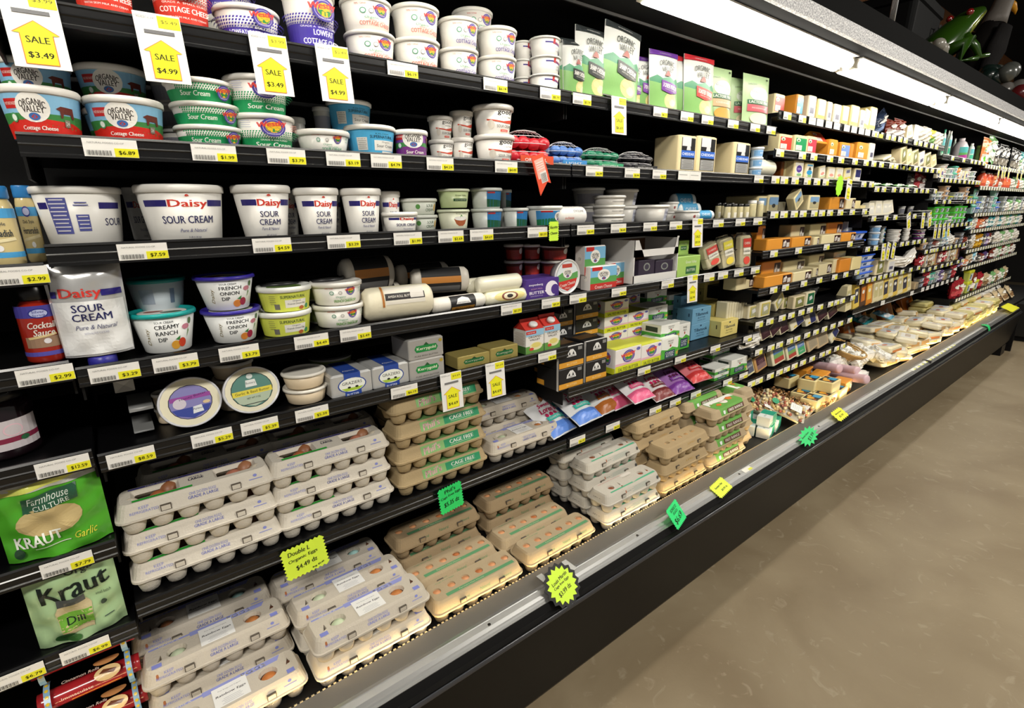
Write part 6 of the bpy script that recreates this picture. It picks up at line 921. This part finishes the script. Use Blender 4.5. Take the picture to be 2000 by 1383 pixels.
# ------------------------------------------------------------------ things lying on the deck, fourth bay onwards
def nutpack():
    ro = empty('snack_mix_tray'); MB().loft([(0, .12, .16, .008), (.014, .135, .175, .01)], M('b0a894', .3), q=3).build('tray', ro)
    b = MB(); q = random.Random(5); cols = ['d8b888', 'a85a40', 'c8a868', 'e8d8a8', '8a5040', 'b89a68', 'e0cc98']
    for i in range(120): b.ell(((q.random()-.5)*.12, (q.random()-.5)*.16, .016+q.random()*.008), (.010, .007, .005), M(cols[i % 7], .5), 7, 4)
    b.build('snack_mix', ro)['kind'] = 'stuff'
    decals('label', ro, [('r', -.028, -.068, .028, -.024, 'ebe9e4'), ('e', -.018, .035, .022, .014, '2f9a6a')]+lines(0, -.034, .04, 4, .007, 'a8a8a8', .001), top(.0315)); return ro
kind('nutpack', 'snack_mix_tray', 'snack tray', (.135, .175, .026), nutpack)
put('nutpack', (2.62, 1.10, DECK+.015), (.18, .22, .03), (20, -8, 20), 'clear tray of nut mix, tilted', 'D0'); put('nutpack', (2.50, 1.18, DECK+.03), (.16, .20, .03), (24, -10, 32), 'clear tray of nut mix, tilted', 'D0'); put('nutpack', (2.46, 1.20, DECK+.01), None, (0, -55, 20), 'dark nut tray on edge', 'D0')
put('nutpack', (2.78, 1.09, DECK+.004), (.16, .15, .03), (0, 0, 10), 'flat tray of nuts', 'D0')
def nutbag(): 
    ro = empty('nut_bag'); b = MB(); q = random.Random(9)
    for i in range(120): b.ell(((q.random()-.5)*.15, (q.random()-.5)*.11, .012+q.random()*.03), (.009, .006, .006), M(['d8a86c', 'c08c54', 'e8c088', 'b07c4c'][i % 4], .5), 7, 4)
    b.build('nuts', ro)['kind'] = 'stuff'; MB().loft([(0, .13, .09, .03), (.01, .17, .125, .04), (.035, .165, .12, .04), (.048, .12, .08, .03)], film(), q=4, smooth=True).build('clear_bag', ro); return ro
kind('nutbag', 'nut_bag', 'snack bag', (.17, .125, .048), nutbag)
for x, y, z, a in ((2.72, 1.22, 0, 10), (2.88, 1.27, .01, -15), (2.78, 1.34, .02, 30), (2.98, 1.06, 0, 0), (2.90, 1.12, 0, 20)): put('nutbag', (x, y, DECK+z), None, (0, 0, a), 'clear bag of brown nuts', 'D0')
for x, y, z, a in ((2.92, 1.07, 0, 4), (3.05, 1.06, .0, 2), (2.98, 1.15, .0, 4), (3.06, 1.15, .062, 6), (3.10, 1.07, .062, 2), (3.04, 1.27, .05, 0), (3.20, 1.06, .0, 4)): put('bluebox', (x, y, DECK+z), (.125, .09, .062), (0, 0, a), 'cheese block, nut-picture label', 'D0')
for x, y, z, a, c in ((3.22, 1.16, .05, 8, 0), (3.30, 1.07, .01, 4, 1), (3.25, 1.27, .05, 8, 2)): put('tile_o', (x, y, DECK+z), (.13, .08, .07), (0, 0, a), 'orange cheese tray with pictures', 'D0')
roll('salami', 'sausage_roll', .34, .028, 'd8b8c0', [('r', -.02, -.01, .02, .05, '6a5a78'), ('r', .05, 0, .12, .04, 'ecdce0')], cat='sausage', rough=.3)
for i, (x, y, z, a) in enumerate(((3.42, 1.10, .02, 72), (3.46, 1.16, .05, 68), (3.38, 1.24, .06, 75))): put('salami', (x, y, DECK+z), (.30, .055, .055), (0, 8, a), 'pink wrapped sausage roll', 'D0')
def basket():
    ro = empty('wicker_basket'); b = MB(); m = M('c8a468', .7, bump=(120, .6))
    for k in range(6): b.tube([((.13+.010*k)*math.cos(a*math.pi/14), (.085+.008*k)*math.sin(a*math.pi/14), .008+.010*k+.0015*(-1)**a) for a in range(29)], .0055, m, 6)
    for a in range(28): b.tube([((.128)*math.cos(a*math.pi/14), .083*math.sin(a*math.pi/14), .004), (.182*math.cos(a*math.pi/14), .127*math.sin(a*math.pi/14), .064)], .003, m, 5)
    b.lathe([(.001, .004), (.08, .004), (.12, .006)], m, 24); b.build('basket', ro); return ro
kind('basket', 'wicker_basket', 'basket', (.37, .26, .066), basket); put('basket', (3.66, 1.22, DECK+.085), (.34, .24, .066), (12, -8, 48), 'shallow wicker basket of wrapped cheeses', 'E0')
bag('whitepk', 'efede6', 'c8c4ba', 'wrapped_cheese', w_=.10, h=.08, d=.05, cat='cheese', c3='d8d0c0')
for i in range(9): put('whitepk', (3.58+.05*(i % 3)+rnd.random()*.02, 1.17+.05*(i//3), DECK+.135+rnd.random()*.02), (.06, .035, .05), (-70, 0, rnd.random()*180), 'white wrapped basket cheese', 'E0')
put('ov_purple', (3.46, 1.33, DECK+.16), (.12, .12, .05), (0, 0, 0), 'orange and white tub in pile', 'D0'); put('tan_spread', (3.47, 1.33, DECK+.12), (.11, .11, .04), (0, 0, 0), 'white tub beneath orange one', 'D0')
ball_i = 0
for i in range(40):
    x = 3.44+rnd.random()*.66; y = 1.02+rnd.random()*.22
    put('whitepk', (x, y, DECK+.035+(y-1.03)*.22+rnd.random()*.03), (.075, .05, .06), (-60+rnd.random()*40, rnd.random()*30, rnd.random()*360), 'small wrapped pile cheese', 'E0')
for x, y, z, k, d_ in ((3.92, 1.10, .05, 'pinky', 'red-badged wrapped cheese'), (4.02, 1.06, .04, 'yel', 'orange-rimmed wrapped cheese'), (3.98, 1.18, .07, 'c_plain', 'yellow wrapped cheese')): put(k, (x, y, DECK+z), (.07, .07, .06), (-50, 10, 40), d_, 'E0')
boxk('breadpk', 'tortilla_pack', 'flatbread', .16, .14, .045, 'e9e0c6', [('r', -.05, .008, .04, .036, 'd8a868')], None, [('r', -.06, -.05, .05, .04, 'efece4'), ('r', -.04, -.02, .02, .015, 'd0c0b0'), ('r', .035, -.06, .06, .06, 'dcc890')], r=.02, ch=.012, rough=.25)
boxk('breadpk2', 'tortilla_pack', 'flatbread', .16, .14, .045, 'eadfbc', [('r', -.06, .004, .06, .02, 'e08a4a')], None, [('r', -.05, -.05, .05, .05, 'eeeae6'), ('e', -.02, 0, .02, .016, 'd87a50'), ('r', .01, -.03, .04, .03, 'b8c8d8')], r=.02, ch=.012, rough=.25)
boxk('breadpk3', 'flatbread_pack', 'flatbread', .16, .14, .045, 'ddd08c', [('r', -.06, .004, .06, .03, 'c8b868')], None, [('r', -.06, -.06, .06, .06, 'dcd494'), ('r', -.02, -.02, .03, .04, 'e8e0b0')], r=.02, ch=.012, rough=.25)
boxk('stick', 'bread_stick', 'bread', .26, .05, .04, 'a8743c', None, r=.018, ch=.012, rough=.4)
xx = 4.05
for i in range(34):
    c = i//4; x = 4.06+c*.215+(rnd.random()-.5)*.03; r_ = i % 4; y = 1.085+r_*.12; z = .002+r_*.012+(.0 if c % 2 else .012)
    n = (3 if c % 3 != 1 else 2)-(r_ == 3)*2
    if c < 2 and r_ > 1 and x < 4.5: continue
    for q in range(n): put(['breadpk', 'breadpk', 'breadpk2'][(i+q) % 3], (x+(rnd.random()-.5)*.03, y, DECK+z+q*.046), (.20, .13, .045), ((rnd.random()-.5)*13, (rnd.random()-.5)*13, (rnd.random()-.5)*30), 'pale packaged flatbread in pile', 'E0' if x < bay(4) else 'F0')
for i in range(14):
    x = 5.95+(i//3)*.26; y = 1.08+(i % 3)*.15
    for q in range(3): put('breadpk2' if q == 2 and i % 2 else 'breadpk3', (x, y, DECK+q*.046+(i % 3)*.03), (.24, .14, .045), (0, 0, (rnd.random()-.5)*10), 'yellowish packaged flatbread', 'F0' if x < bay(5) else 'G0')
put('stick', (5.25, 1.38, DECK+.20), None, (0, 0, 22), 'brown bread stick on top of pile', 'F0')
put('bag_teal', (4.72, 1.40, DECK+.15), (.30, .04, .16), (-75, 0, 8), 'teal packet lying at back', 'F0'); put('bag_sky', (4.95, 1.32, DECK+.17), (.16, .03, .13), (-75, 0, 4), 'blue and white packet on pile', 'F0')
for i in range(12):
    x = 7.3+(i//3)*.3; y = 1.08+(i % 3)*.10; put(['bag_tan', 'bag_white', 'bag_orange'][i % 3], (x, y, DECK+.01+.03*(i % 3)), (.24, .05, .14), (-35, 0, rnd.random()*30-15), 'bagged bread at far end', 'G0')
# ------------------------------------------------------------------ price tags on the shelf edges
def tags(shelf, lst, plain=False, white=()):
    for i, it in enumerate(lst):
        px, price = it if isinstance(it, tuple) else (it, None)
        if price:
            key = 'tag'+price
            if key not in KIND: ptag(key, price)
            desc = 'price tag reading '+price
        else: key = 'tag_white' if px in white else 'tag_plain'; desc = 'small white price tag' if px in white else 'small white and yellow price tag'
        z = Z[shelf]-.033
        o = put(key, (Xat(px, D-.005, z+.0135), D-.0052, z), (.075, .0012, .0285) if price else (.07, .0012, .030), (0, 0, 0), desc, shelf)
tags('B1', [(787, '$6.19'), (968, '$6.19'), (1075, '$5.79')]); tags('C1', [(1137, '$5.79'), (1290, '$6.19'), (1342, '$6.29'), (1382, '$6.29'), (1432, '$6.99'), (1475, '$6.99'), (1506, '$6.49')])
tags('B2', [(217, '$6.89'), (419, '$1.99'), (560, '$3.79'), (671, '$3.19'), (755, '$4.79'), (860, '$4.59'), (989, '$4.49')]); tags('C2', [(1161, '$6.99'), (1235, '$6.99'), (1288, '$6.99'), 1336, 1358, (1482, '$4.99')], white=(1336, 1358))
tags('B3', [(280, '$7.59'), (532, '$4.59'), (672, '$3.29'), (797, '$1.99'), (881, '$2.69'), (941, '$4.69'), (1050, '$5.59')]); tags('C3', [(1144, '$5.49'), (1208, '$5.49'), (1270, '$5.29'), (1320, '$5.29'), (1403, '$9.29'), (1446, '$8.99'), (1480, '$8.99')])
tags('B4', [(225, '$3.29'), (344, '$3.79'), (468, '$3.79'), (609, '$4.49'), (695, '$3.49'), (999, '$3.29'), (1076, '$9.19')]); tags('C4', [(1129, '$5.29'), (1209, '$4.99'), (1304, '$4.49'), (1385, '$7.49'), (1412, '$7.49'), (1443, '$7.49'), (1475, '$6.99')])
tags('B5', [(257, '$8.59'), (415, '$5.29'), (508, '$5.39'), (610, '$5.39'), (790, '$6.19'), (1069, '$4.89')]); tags('C5', [(1258, '$6.99'), (1329, '$6.19'), (1397, '$5.99'), (1460, '$5.99')])
tags('C6', [(1128, '$6.19'), (1197, '$6.29'), (1280, '$6.29'), (1319, '$6.29'), (1359, '$6.29'), (1421, '$4.99'), (1452, '$4.99')])
tags('A4', [(36, '$2.99')]); tags('A5', [(90, '$2.99')]); tags('A6', [(124, '$12.59')]); tags('A7', [(132, '$7.79')]); tags('A8', [(168, '$6.99'), (35, '$6.79')])
zA = lambda l: [1480+v*.15 for v in l]; zB = lambda l: [1700+v*.15 for v in l]; zE = lambda l: [1400+v*.15 for v in l]
w = zA([710, 810, 925, 1030, 1160, 1255, 1350, 1430])
tags('D1', zA([385, 580])+w, white=tuple(w)); tags('E1', [1708, 1716]+zA([1600, 1700, 1770, 1855, 1925])+zB([590, 650, 720, 800, 860]))
tags('D2', zA([290, 580, 730, 940, 1085, 1265, 1410, 1510])); tags('E2', zA([1610, 1740, 1800, 1885, 1965])+zB([420, 500, 590, 655, 735, 805, 880]))
tags('D3', zA([230, 345, 485, 645, 770, 885, 1380, 1480])); tags('E3', zB([85, 175, 305, 405, 475, 590, 670, 740, 845]))
tags('D4', zA([215, 340, 475, 590, 735, 835, 940, 1075, 1230, 1390])); tags('E4', zA([1510, 1670, 1790])+zB([575, 760]))
tags('D5', zA([210, 530, 895, 1200])); tags('E5', zA([1430, 1535])+zB([410, 480, 565, 630, 705])); tags('D6', zA([205, 360, 600, 800, 1000, 1145, 1290])); tags('E6', zA([1355, 1440, 1510, 1590, 1660, 1740, 1800, 1880])+zB([525, 625]))
tags('D7', zE([550, 690, 850, 970, 1100, 1210, 1345, 1480, 1560, 1635, 1770])); tags('D8', zE([545, 705, 815, 950, 1045, 1175, 1290, 1400, 1510, 1610, 1730])); tags('D9', zE([450, 550, 695, 815, 910, 1010, 1120, 1240, 1370, 1450, 1560, 1640]))
tags('E7', [1724, 1781], white=(1724, 1781))
tags('F1', zB([1070, 1215, 1320, 1370, 1420, 1475])); tags('F2', zB([930, 990, 1045, 1100, 1160, 1225, 1285, 1335, 1380, 1415])); tags('F3', zB([855, 960, 1030, 1265, 1310, 1350])); tags('F4', zB([1065, 1130, 1190, 1245, 1305]))
tags('F5', zB([725, 790, 825, 865, 950, 1000, 1045, 1110, 1160, 1215])); tags('F6', zB([690, 770, 845, 930, 1000, 1050, 1140, 1195])); w = [1802+i*9.6 for i in range(8)]; tags('F7', w, white=tuple(w))
b = MB()
for s in ('G1', 'G2', 'G3', 'G4', 'G5', 'G6', 'G7'):
    for i in range(24):
        x = bay(5)+.06+i*.1; z = Z[s]-.033; b.box(x-.033, x+.012, D-.0056, D-.0044, z, z+.029, M('ebe9e4', .35)); b.box(x+.012, x+.033, D-.0056, D-.0044, z, z+.029, M('dcdca0', .35))
o = b.build('price_tags'); o['label'] = 'many tiny price tags along the shelves of the two farthest bays'; o['category'] = 'price tags'; o['kind'] = 'stuff'
def st(shelf, px, price, lean=6, s=1, twist=0, desc=None):
    put(sale(price), (Xat(px, D-.008, Z[shelf]-.01), D-.008-.003*abs(twist > 0), Z[shelf]+.004), None, (-4, lean, twist), desc or 'hanging yellow sale tag reading '+price, shelf, uni=s)
st('B1', 54, '$3.49', -1); st('B1', 307, '$4.99', -1); st('B1', 523, '$3.49', -1); st('B1', 648, '$4.99', -1)
st('C1', 1208, '$6.69', 0, 1); st('C3', 1362, '$9.59', 0, 1); st('C4', 1352, '$5.99', 0, 1); st('B5', 880, '$4.69', 0, .98); st('B5', 966, '$4.69', 0, .98); st('D3', zA([1195])[0], '$6.49', 8, 1)
for p_, l_ in zip(zA([1640, 1710, 1780]), (0, 14, 14)): st('E5', p_, '$5.49', l_, 1)
for p_, l_ in zip(zB([490, 690, 770]), (-20, 0, -14)): st('E4', p_, '$5.49', l_, 1)
for p_, l_ in zip(zB([850, 905, 960, 1015]), (2, 4, -8, -12)): st('F4', p_, '$5.49', l_, 1)
for p_, l_ in zip(zB([1680, 1730, 1760, 1810, 1925, 1975]), (12, 10, 10, 10, 10, 10)): st('G1', p_, '$6.49', l_, 1)
# ------------------------------------------------------------------ handwritten signs
zs = zig(.090, .074, 10, 8, .004)
def sx(px, Y, z): return Xat(px, Y, z)
sign('paper_sign', zig(.094, .078, 9, 8, .0045), 'd9f542', [('Double L', -.010, .026, .012, .050, 0), ('Organic Eggs', -.004, .007, .011, .068, 3), ('$4.49 dz', .0, -.015, .014, .050, 6), ('Reg. $5.49', .024, -.032, .006, .028, 8)], (sx(596, 1.150, .70), 1.148, .700), 0, -3, 8-14, 'yellow-green handwritten sign for Double L organic eggs')
sign('paper_sign', zig(.072, .076, 8, 8, .0045), '1fd068', [("Phil's", 0, .027, .012, .036, 4), ('Cage Free Eggs', 0, .010, .010, .066, 6), ('$5.35 dz', 0, -.014, .016, .050, 4)], (sx(880, 1.150, .71), 1.148, .705), 0, 0, -6, 'green handwritten sign for cage free eggs')
sign('paper_sign', burst(.052, .052, 16, .20), 'cdf03c', [('Louis Martin', 0, .018, .010, .062, 10), ('Cage free Eggs', 0, .004, .009, .062, 8), ('$3.99 dz', 0, -.016, .014, .050, 10)], (sx(1098, .888, .472), .888, .472), -42, 2, -4, 'yellow-green starburst sign for Louis Martin eggs on rail')
c_ = MB(); c_.add([(a*1.12, 0.0006+i*.0006, b_*1.12) for i in (0, 1) for a, b_ in burst(.055, .055, 16, .12)], [tuple(range(32)), tuple(range(63, 31, -1))]+[(i, (i+1) % 32, (i+1) % 32+32, i+32) for i in range(32)], M('141414', .6)); s_ = bpy.data.objects['paper_sign.002']; c_.build('black_backing', s_)
sign('paper_sign', zig(.078, .070, 9, 8, .004), '2adf7a', [('SCHULTZ', 0, .022, .010, .046, 0), ('EGGS', .002, .009, .009, .032, 0), ('$6.69', .0, -.014, .022, .056, 6)], (sx(1321, .886, .479), .886, .479), -36, 14, -6, 'green handwritten sign for Schultz eggs on rail')
sign('paper_sign', zig(.086, .050, 9, 6, .005), 'e0f542', [('Farmers Hen', -.004, .010, .008, .05, 0), ('$4.99 dz', .01, -.010, .009, .04, 0)], (sx(1413, .885, .46), .896, .4665), -62, 4, -8, 'yellow-green jagged sign curled over the front rail')
sign('paper_sign', burst(.075, .040, 13, .30), '24d070', [('Boursin Cheese', -.012, .012, .007, .06, 0), ('$3.99', .010, -.010, .018, .055, 8)], (sx(1578, .882, .475), .880, .475), -50, 0, -16, 'green starburst sign reading $3.99 on rail')
sign('paper_sign', zig(.10, .05, 5, 3, .007), 'ecec2e', [('Tillamook Cheese', 0, .010, .007, .07, 0), ('$5.99', .0, -.010, .012, .045, 0)], (sx(1640, .894, .476), .894, .476), -58, 0, -4, 'bright yellow sign beyond the green starburst on rail')
sign('paper_sign', zig(.034, .052, 8, 8, .0028), 'cdf542', [('Ricotta', 0, .012, .008, .028, 4), ('Cheese', 0, -.005, .008, .028, 4)], (sx(1081, 1.155, 1.445), 1.1535, 1.438), 0, 0, 0, 'small yellow-green Ricotta Cheese note on third shelf edge')
sign('paper_sign', burst(.045, .055, 10, .15), 'a8f02c', [], (sx(1640, 1.155, 1.60), 1.1555, 1.598), 0, 0, 0, 'lime green starburst note on fourth bay shelf edge')
b = MB(); pr = [(-.046, .012), (-.02, .014), (.0, .006), (.010, -.012), (.016, -.045), (.013, -.060)]
b.add([(x, y_*-1, z) for x in (-.035, .035) for y_, z in pr], [(i, i+1, i+7, i+6) for i in range(5)], M('18c268', .5)); o = b.build('green_paper_strip'); o.location = (sx(1928, .89, .45), .885, .462); o['label'] = 'green paper strip bent over the far front rail'; o['category'] = 'sign'
sign('paper_sign', zig(.34, .09, 6, 2, .010), 'd8d81e', [], (7.05, .92, .492), -68, 0, 0, 'long yellow paper sign on the far end of rail')
for i, px in enumerate((1068, 1116)):
    b = MB(); b.box(-.010, .010, 0, .05, 0, .0006, M('c8c8c4', .2)); o = b.build('clear_tape'); o.location = (sx(px, .93, .466), .915, .4645+.003); o['label'] = ['left', 'right'][i]+' clear tape strip holding the Louis Martin sign'; o['category'] = 'tape'
# yellow-and-white price strips lying in the rail channel further down
k_ = 0
for X_ in [4.02+.085*i for i in range(12)]+[1.92]:
    b = MB(); b.box(-.03, .03, -.010, .010, 0, .0006, M('e8e6dc', .4)); b.box(.004, .03, -.010, .0, .0006, .001, M('dce048', .4)); o = b.build('price_tag'); o.location = (X_, .908, .4636); o.rotation_euler = (R(12), 0, 0)
    o['category'] = 'price tag'; LOG.append(dict(o=o, desc='price tag lying on front rail', shelf=None, x=X_, y=.908, z=.46, group='price tags on the front rail'))
# ------------------------------------------------------------------ things on top of the case
TZ = 2.203
def topx(px, py, Y): x, z = onY(px, py, Y); return x, z
# frog
def frog():
    ro = empty('frog_statue'); g = M('28490c', .25, coat=.3); b = MB()
    b.rings([[(x, w_*math.cos(2*math.pi*j/20), z+h*math.sin(2*math.pi*j/20)) for j in range(20)] for x, w_, z, h in ((-.16, .02, .05, .03), (-.13, .07, .07, .055), (-.06, .095, .10, .075), (.02, .085, .14, .068), (.08, .075, .175, .055), (.14, .055, .20, .040), (.19, .032, .215, .024), (.215, .010, .222, .008))], g)
    for s in (-1, 1):
        b.tube([(-.10, s*.08, .07), (-.02, s*.13, .09), (-.10, s*.14, .012), (.0, s*.15, .008)], [.035, .03, .018, .012], g, 10); b.tube([(.02, s*.07, .12), (.05, s*.10, .06), (.06, s*.11, .01), (.10, s*.12, .008)], [.025, .018, .013, .010], g, 10)
    b.build('frog_body', ro)
    m = MB(); m.rings([[(x, w_*math.cos(math.pi+math.pi*j/12), z+h*math.sin(math.pi+math.pi*j/12)) for j in range(13)]+[(x, 0, z)] for x, w_, z, h in ((-.02, .084, .128, .070), (.08, .077, .170, .057), (.14, .057, .197, .042), (.19, .034, .213, .026))], M('7c8420', .25, coat=.5)); m.build('frog_belly', ro)
    for s in (-1, 1):
        e = MB(); e.ell((.075, s*.05, .222), (.018, .014, .016), M('7a1414', .1, coat=1)); e.build('eye', ro)
    return ro
kind('frog', 'frog_statue', 'statue', (.375, .3, .245), frog)
x, z = topx(1855, 100, 1.05); put('frog', (x, 1.05, TZ+.06), None, (0, -14, -28), 'glossy green frog statue with red eyes on the case', None, uni=1.15)
def bird():
    ro = empty('bird_statue'); b = MB(); dk = M('120f0e', .8, bump=(40, .8), spec=.1)
    b.rings([[(x+w_*math.cos(2*math.pi*j/20), w_*.8*math.sin(2*math.pi*j/20), z) for j in range(20)] for x, w_, z in ((-.02, .03, .0), (-.03, .07, .08), (-.02, .10, .20), (.0, .10, .30), (.02, .07, .40))], dk); b.build('bird_body', ro)
    for s in (-1, 1):
        w_ = MB(); w_.rings([[(x+.10*k*math.cos(2*math.pi*j/12), s*.09+.018*math.sin(2*math.pi*j/12), z) for j in range(12)] for x, k, z in ((-.10, .15, -.06), (-.06, .6, .08), (-.02, .9, .22), (.0, .6, .36))], M('0e0b0b', .8, bump=(50, .8), spec=.1)); w_.build('wing', ro)
    h = MB(); h.rings([[(x+w_*math.cos(2*math.pi*j/18), w_*.9*math.sin(2*math.pi*j/18), z) for j in range(18)] for x, w_, z in ((.02, .072, .39), (.03, .066, .44), (.045, .058, .49), (.055, .056, .54), (.05, .035, .585), (.05, .01, .60))], M('6e6862', .6, bump=(60, .8))); h.build('head', ro)
    k = MB(); k.rings([[(x, w_*math.cos(2*math.pi*j/10), z+w_*math.sin(2*math.pi*j/10)) for j in range(10)] for x, w_, z in ((.10, .026, .54), (.15, .022, .535), (.185, .013, .515), (.195, .003, .495))], M('d8961c', .4)); k.build('beak', ro)
    return ro
kind('bird', 'bird_statue', 'statue', (.25, .2, .6), bird)
x, z = topx(1925, 80, 1.10); put('bird', (x, 1.12, TZ+.065), None, (0, 8, -20), 'dark eagle statue with white head and orange beak', None, uni=1.05)
b = MB(); b.loft([(0, .55, .42, .03), (.46, .62, .48, .04), (.47, .64, .50, .04), (.52, .64, .50, .04)], M('08090a', .6, spec=.15), q=4); x, z = topx(1790, 20, 1.35); r = empty('storage_tote', (x-.05, 1.50, TZ), (0, 0, R(3))); b.build('tote_body', r)
b = MB(); b.tube([(.20, -.25, .40), (.20, -.27, .40), (.20, -.275, .28), (.20, -.27, .27), (.14, -.27, .27), (.14, -.275, .40), (.20, -.27, .40)], .006, M('5a5a5c', .4), 8); b.build('handle', r); r['label'] = 'black storage tote standing on top of the case'; r['category'] = 'storage tote'
for i in range(5):
    b = MB(); x, z = topx(1716+i*3, 0, 1.0); b.tube([(0, 0, 0), (.01, 0, .14), (.03, .01, .42)], [.003, .0035, .005], M('e8e8e8', .15, metal=.6), 8); o = b.build('metal_rod'); o.location = (x-.03, .92+.01*i, TZ); o['label'] = 'shiny metal rod in a bundle above the trim'; o['category'] = 'rod'; o['group'] = 'metal rods above the canopy'
def blob(name, cat, lab, px, py, Y, r_, c, c2=None, dz=0):
    x, z = topx(px, py, Y); ro = empty(name, (x, Y, TZ+dz)); b = MB(); q = random.Random(hash(name) % 99 if 0 else len(name))
    for i in range(7): b.ell(((q.random()-.5)*r_*1.2, (q.random()-.5)*r_, r_*.5+q.random()*r_*.6), (r_*.5, r_*.45, r_*.45), M(c if i % 2 or not c2 else c2, .3, coat=.4), 14, 8)
    b.build('body', ro); ro['label'] = lab; ro['category'] = cat
blob('shell_ornament', 'ornament', 'pale glossy ornament beside the green frog', 1828, 90, .98, .07, '8a8478', '8a867c')
blob('plush_toy', 'toy', 'red and white plush toy at the far top', 1985, 175, 1.0, .14, '6a1c20', '7a7672'); blob('cloth_bundle', 'cloth', 'grey and green cloth below the eagle statue', 1945, 150, .96, .12, '4a4c48', '10201c')
x, z = topx(1968, 75, 1.30); b = MB(); b.rings([[(w_*math.cos(2*math.pi*j/24)*(1+.06*(-1)**j), .03*math.sin(2*math.pi*j/24), zz+w_*.0) for j in range(24)] for w_, zz in ((.03, 0), (.12, .08), (.16, .20), (.14, .32), (.05, .40))], M('5a2054', .5)); o = b.build('feather_fan'); o.location = (x, 1.35, TZ); o['label'] = 'purple fan-shaped ornament behind the eagle statue'; o['category'] = 'ornament'
# a dark corner case beyond the end of the rail
b = MB(); b.box(7.9, 9.6, .35, .98, .06, .42, M('141312', .4)); b.box(7.9, 9.6, .33, .36, .36, .44, M('6a6864', .35, metal=.6)); b.box(7.95, 9.6, .38, .98, 0, .06, BLK2); o = b.build('corner_case'); o['label'] = 'dark low corner case beyond the end of the rail'; o['category'] = 'refrigerated case'
# ------------------------------------------------------------------ labels: every thing singled out
NUM = ['', 'first', 'second', 'third', 'fourth', 'fifth', 'sixth', 'seventh', 'eighth', 'ninth', 'tenth', 'eleventh', 'twelfth']
def nth(i): return NUM[i] if i < len(NUM) else '%dth' % i
gr = {}
for L in LOG: gr.setdefault((L['desc'], L['shelf']), []).append(L)
def pix(p):
    v = Vector((p[0], p[1], p[2]-CAMZ)); return 1000+F*v.dot(CR)/v.dot(CF), 691.5+F*v.dot(CD)/v.dot(CF)
tg = {}
for L in LOG:
    if L['o']['category'] == 'price tag' and L['shelf']: tg.setdefault(L['shelf'], []).append(L)
for sh, ls in tg.items():
    ls.sort(key=lambda L: L['x'])
    for i, L in enumerate(ls): L['o']['label'] = '%s, %s from left, %s' % (L['desc'], nth(i+1), skey(sh)); L['o']['group'] = 'price tags on the '+skey(sh)
LOG2 = [L for L in LOG if not (L['o']['category'] == 'price tag' and L['shelf'])]
gr = {}
for L in LOG2: gr.setdefault((L['desc'], L['shelf']), []).append(L)
for (desc, sh), ls in gr.items():
    base = desc + (', ' + skey(sh) if sh else '')
    if len(ls) == 1 and not desc.startswith('price tag'): ls[0]['o']['label'] = base; continue
    for L in ls: L['o']['group'] = L['group'] or (ls[0]['o'].name.split('.')[0].replace('_', ' ') + 's on the ' + (skey(sh) if sh else 'case'))
    cols = []
    for L in sorted(ls, key=lambda L: (round(L['y'], 2), L['x'])):
        for c in cols:
            if abs(c[0]['x']-L['x']) < .02 and abs(c[0]['y']-L['y']) < .03: c.append(L); break
        else: cols.append([L])
    nrow = len(set(round(c[0]['y']/.06) for c in cols)); 
    deep = sorted(cols, key=lambda c: c[0]['y'])
    rows = []
    for c in deep:
        if rows and c[0]['y']-rows[-1][0][0]['y'] < .05: rows[-1].append(c)
        else: rows.append([c])
    for ri, row in enumerate(rows):
        row.sort(key=lambda c: c[0]['x'])
        for ci, c in enumerate(row):
            c.sort(key=lambda L: L['z'])
            for li, L in enumerate(c):
                t = []
                if len(row) > 1: t.append(nth(ci+1)+' from left')
                if len(rows) > 1: t.append(['front row', 'second row', 'third row', 'fourth row', 'fifth row', 'sixth row', 'seventh row'][min(ri, 6)])
                if len(c) > 1: t.append('lowest' if li == 0 else ('topmost' if li == len(c)-1 else nth(len(c)-li)+' down'))
                s = desc + ', ' + ' '.join(t) + (', ' + skey(sh) if sh else '')
                L['o']['label'] = s
for L in LOG:
    s = L['o'].get('label')
    n = len(s.split())
    if n > 16 or n < 4: print('LABELLEN', n, s)
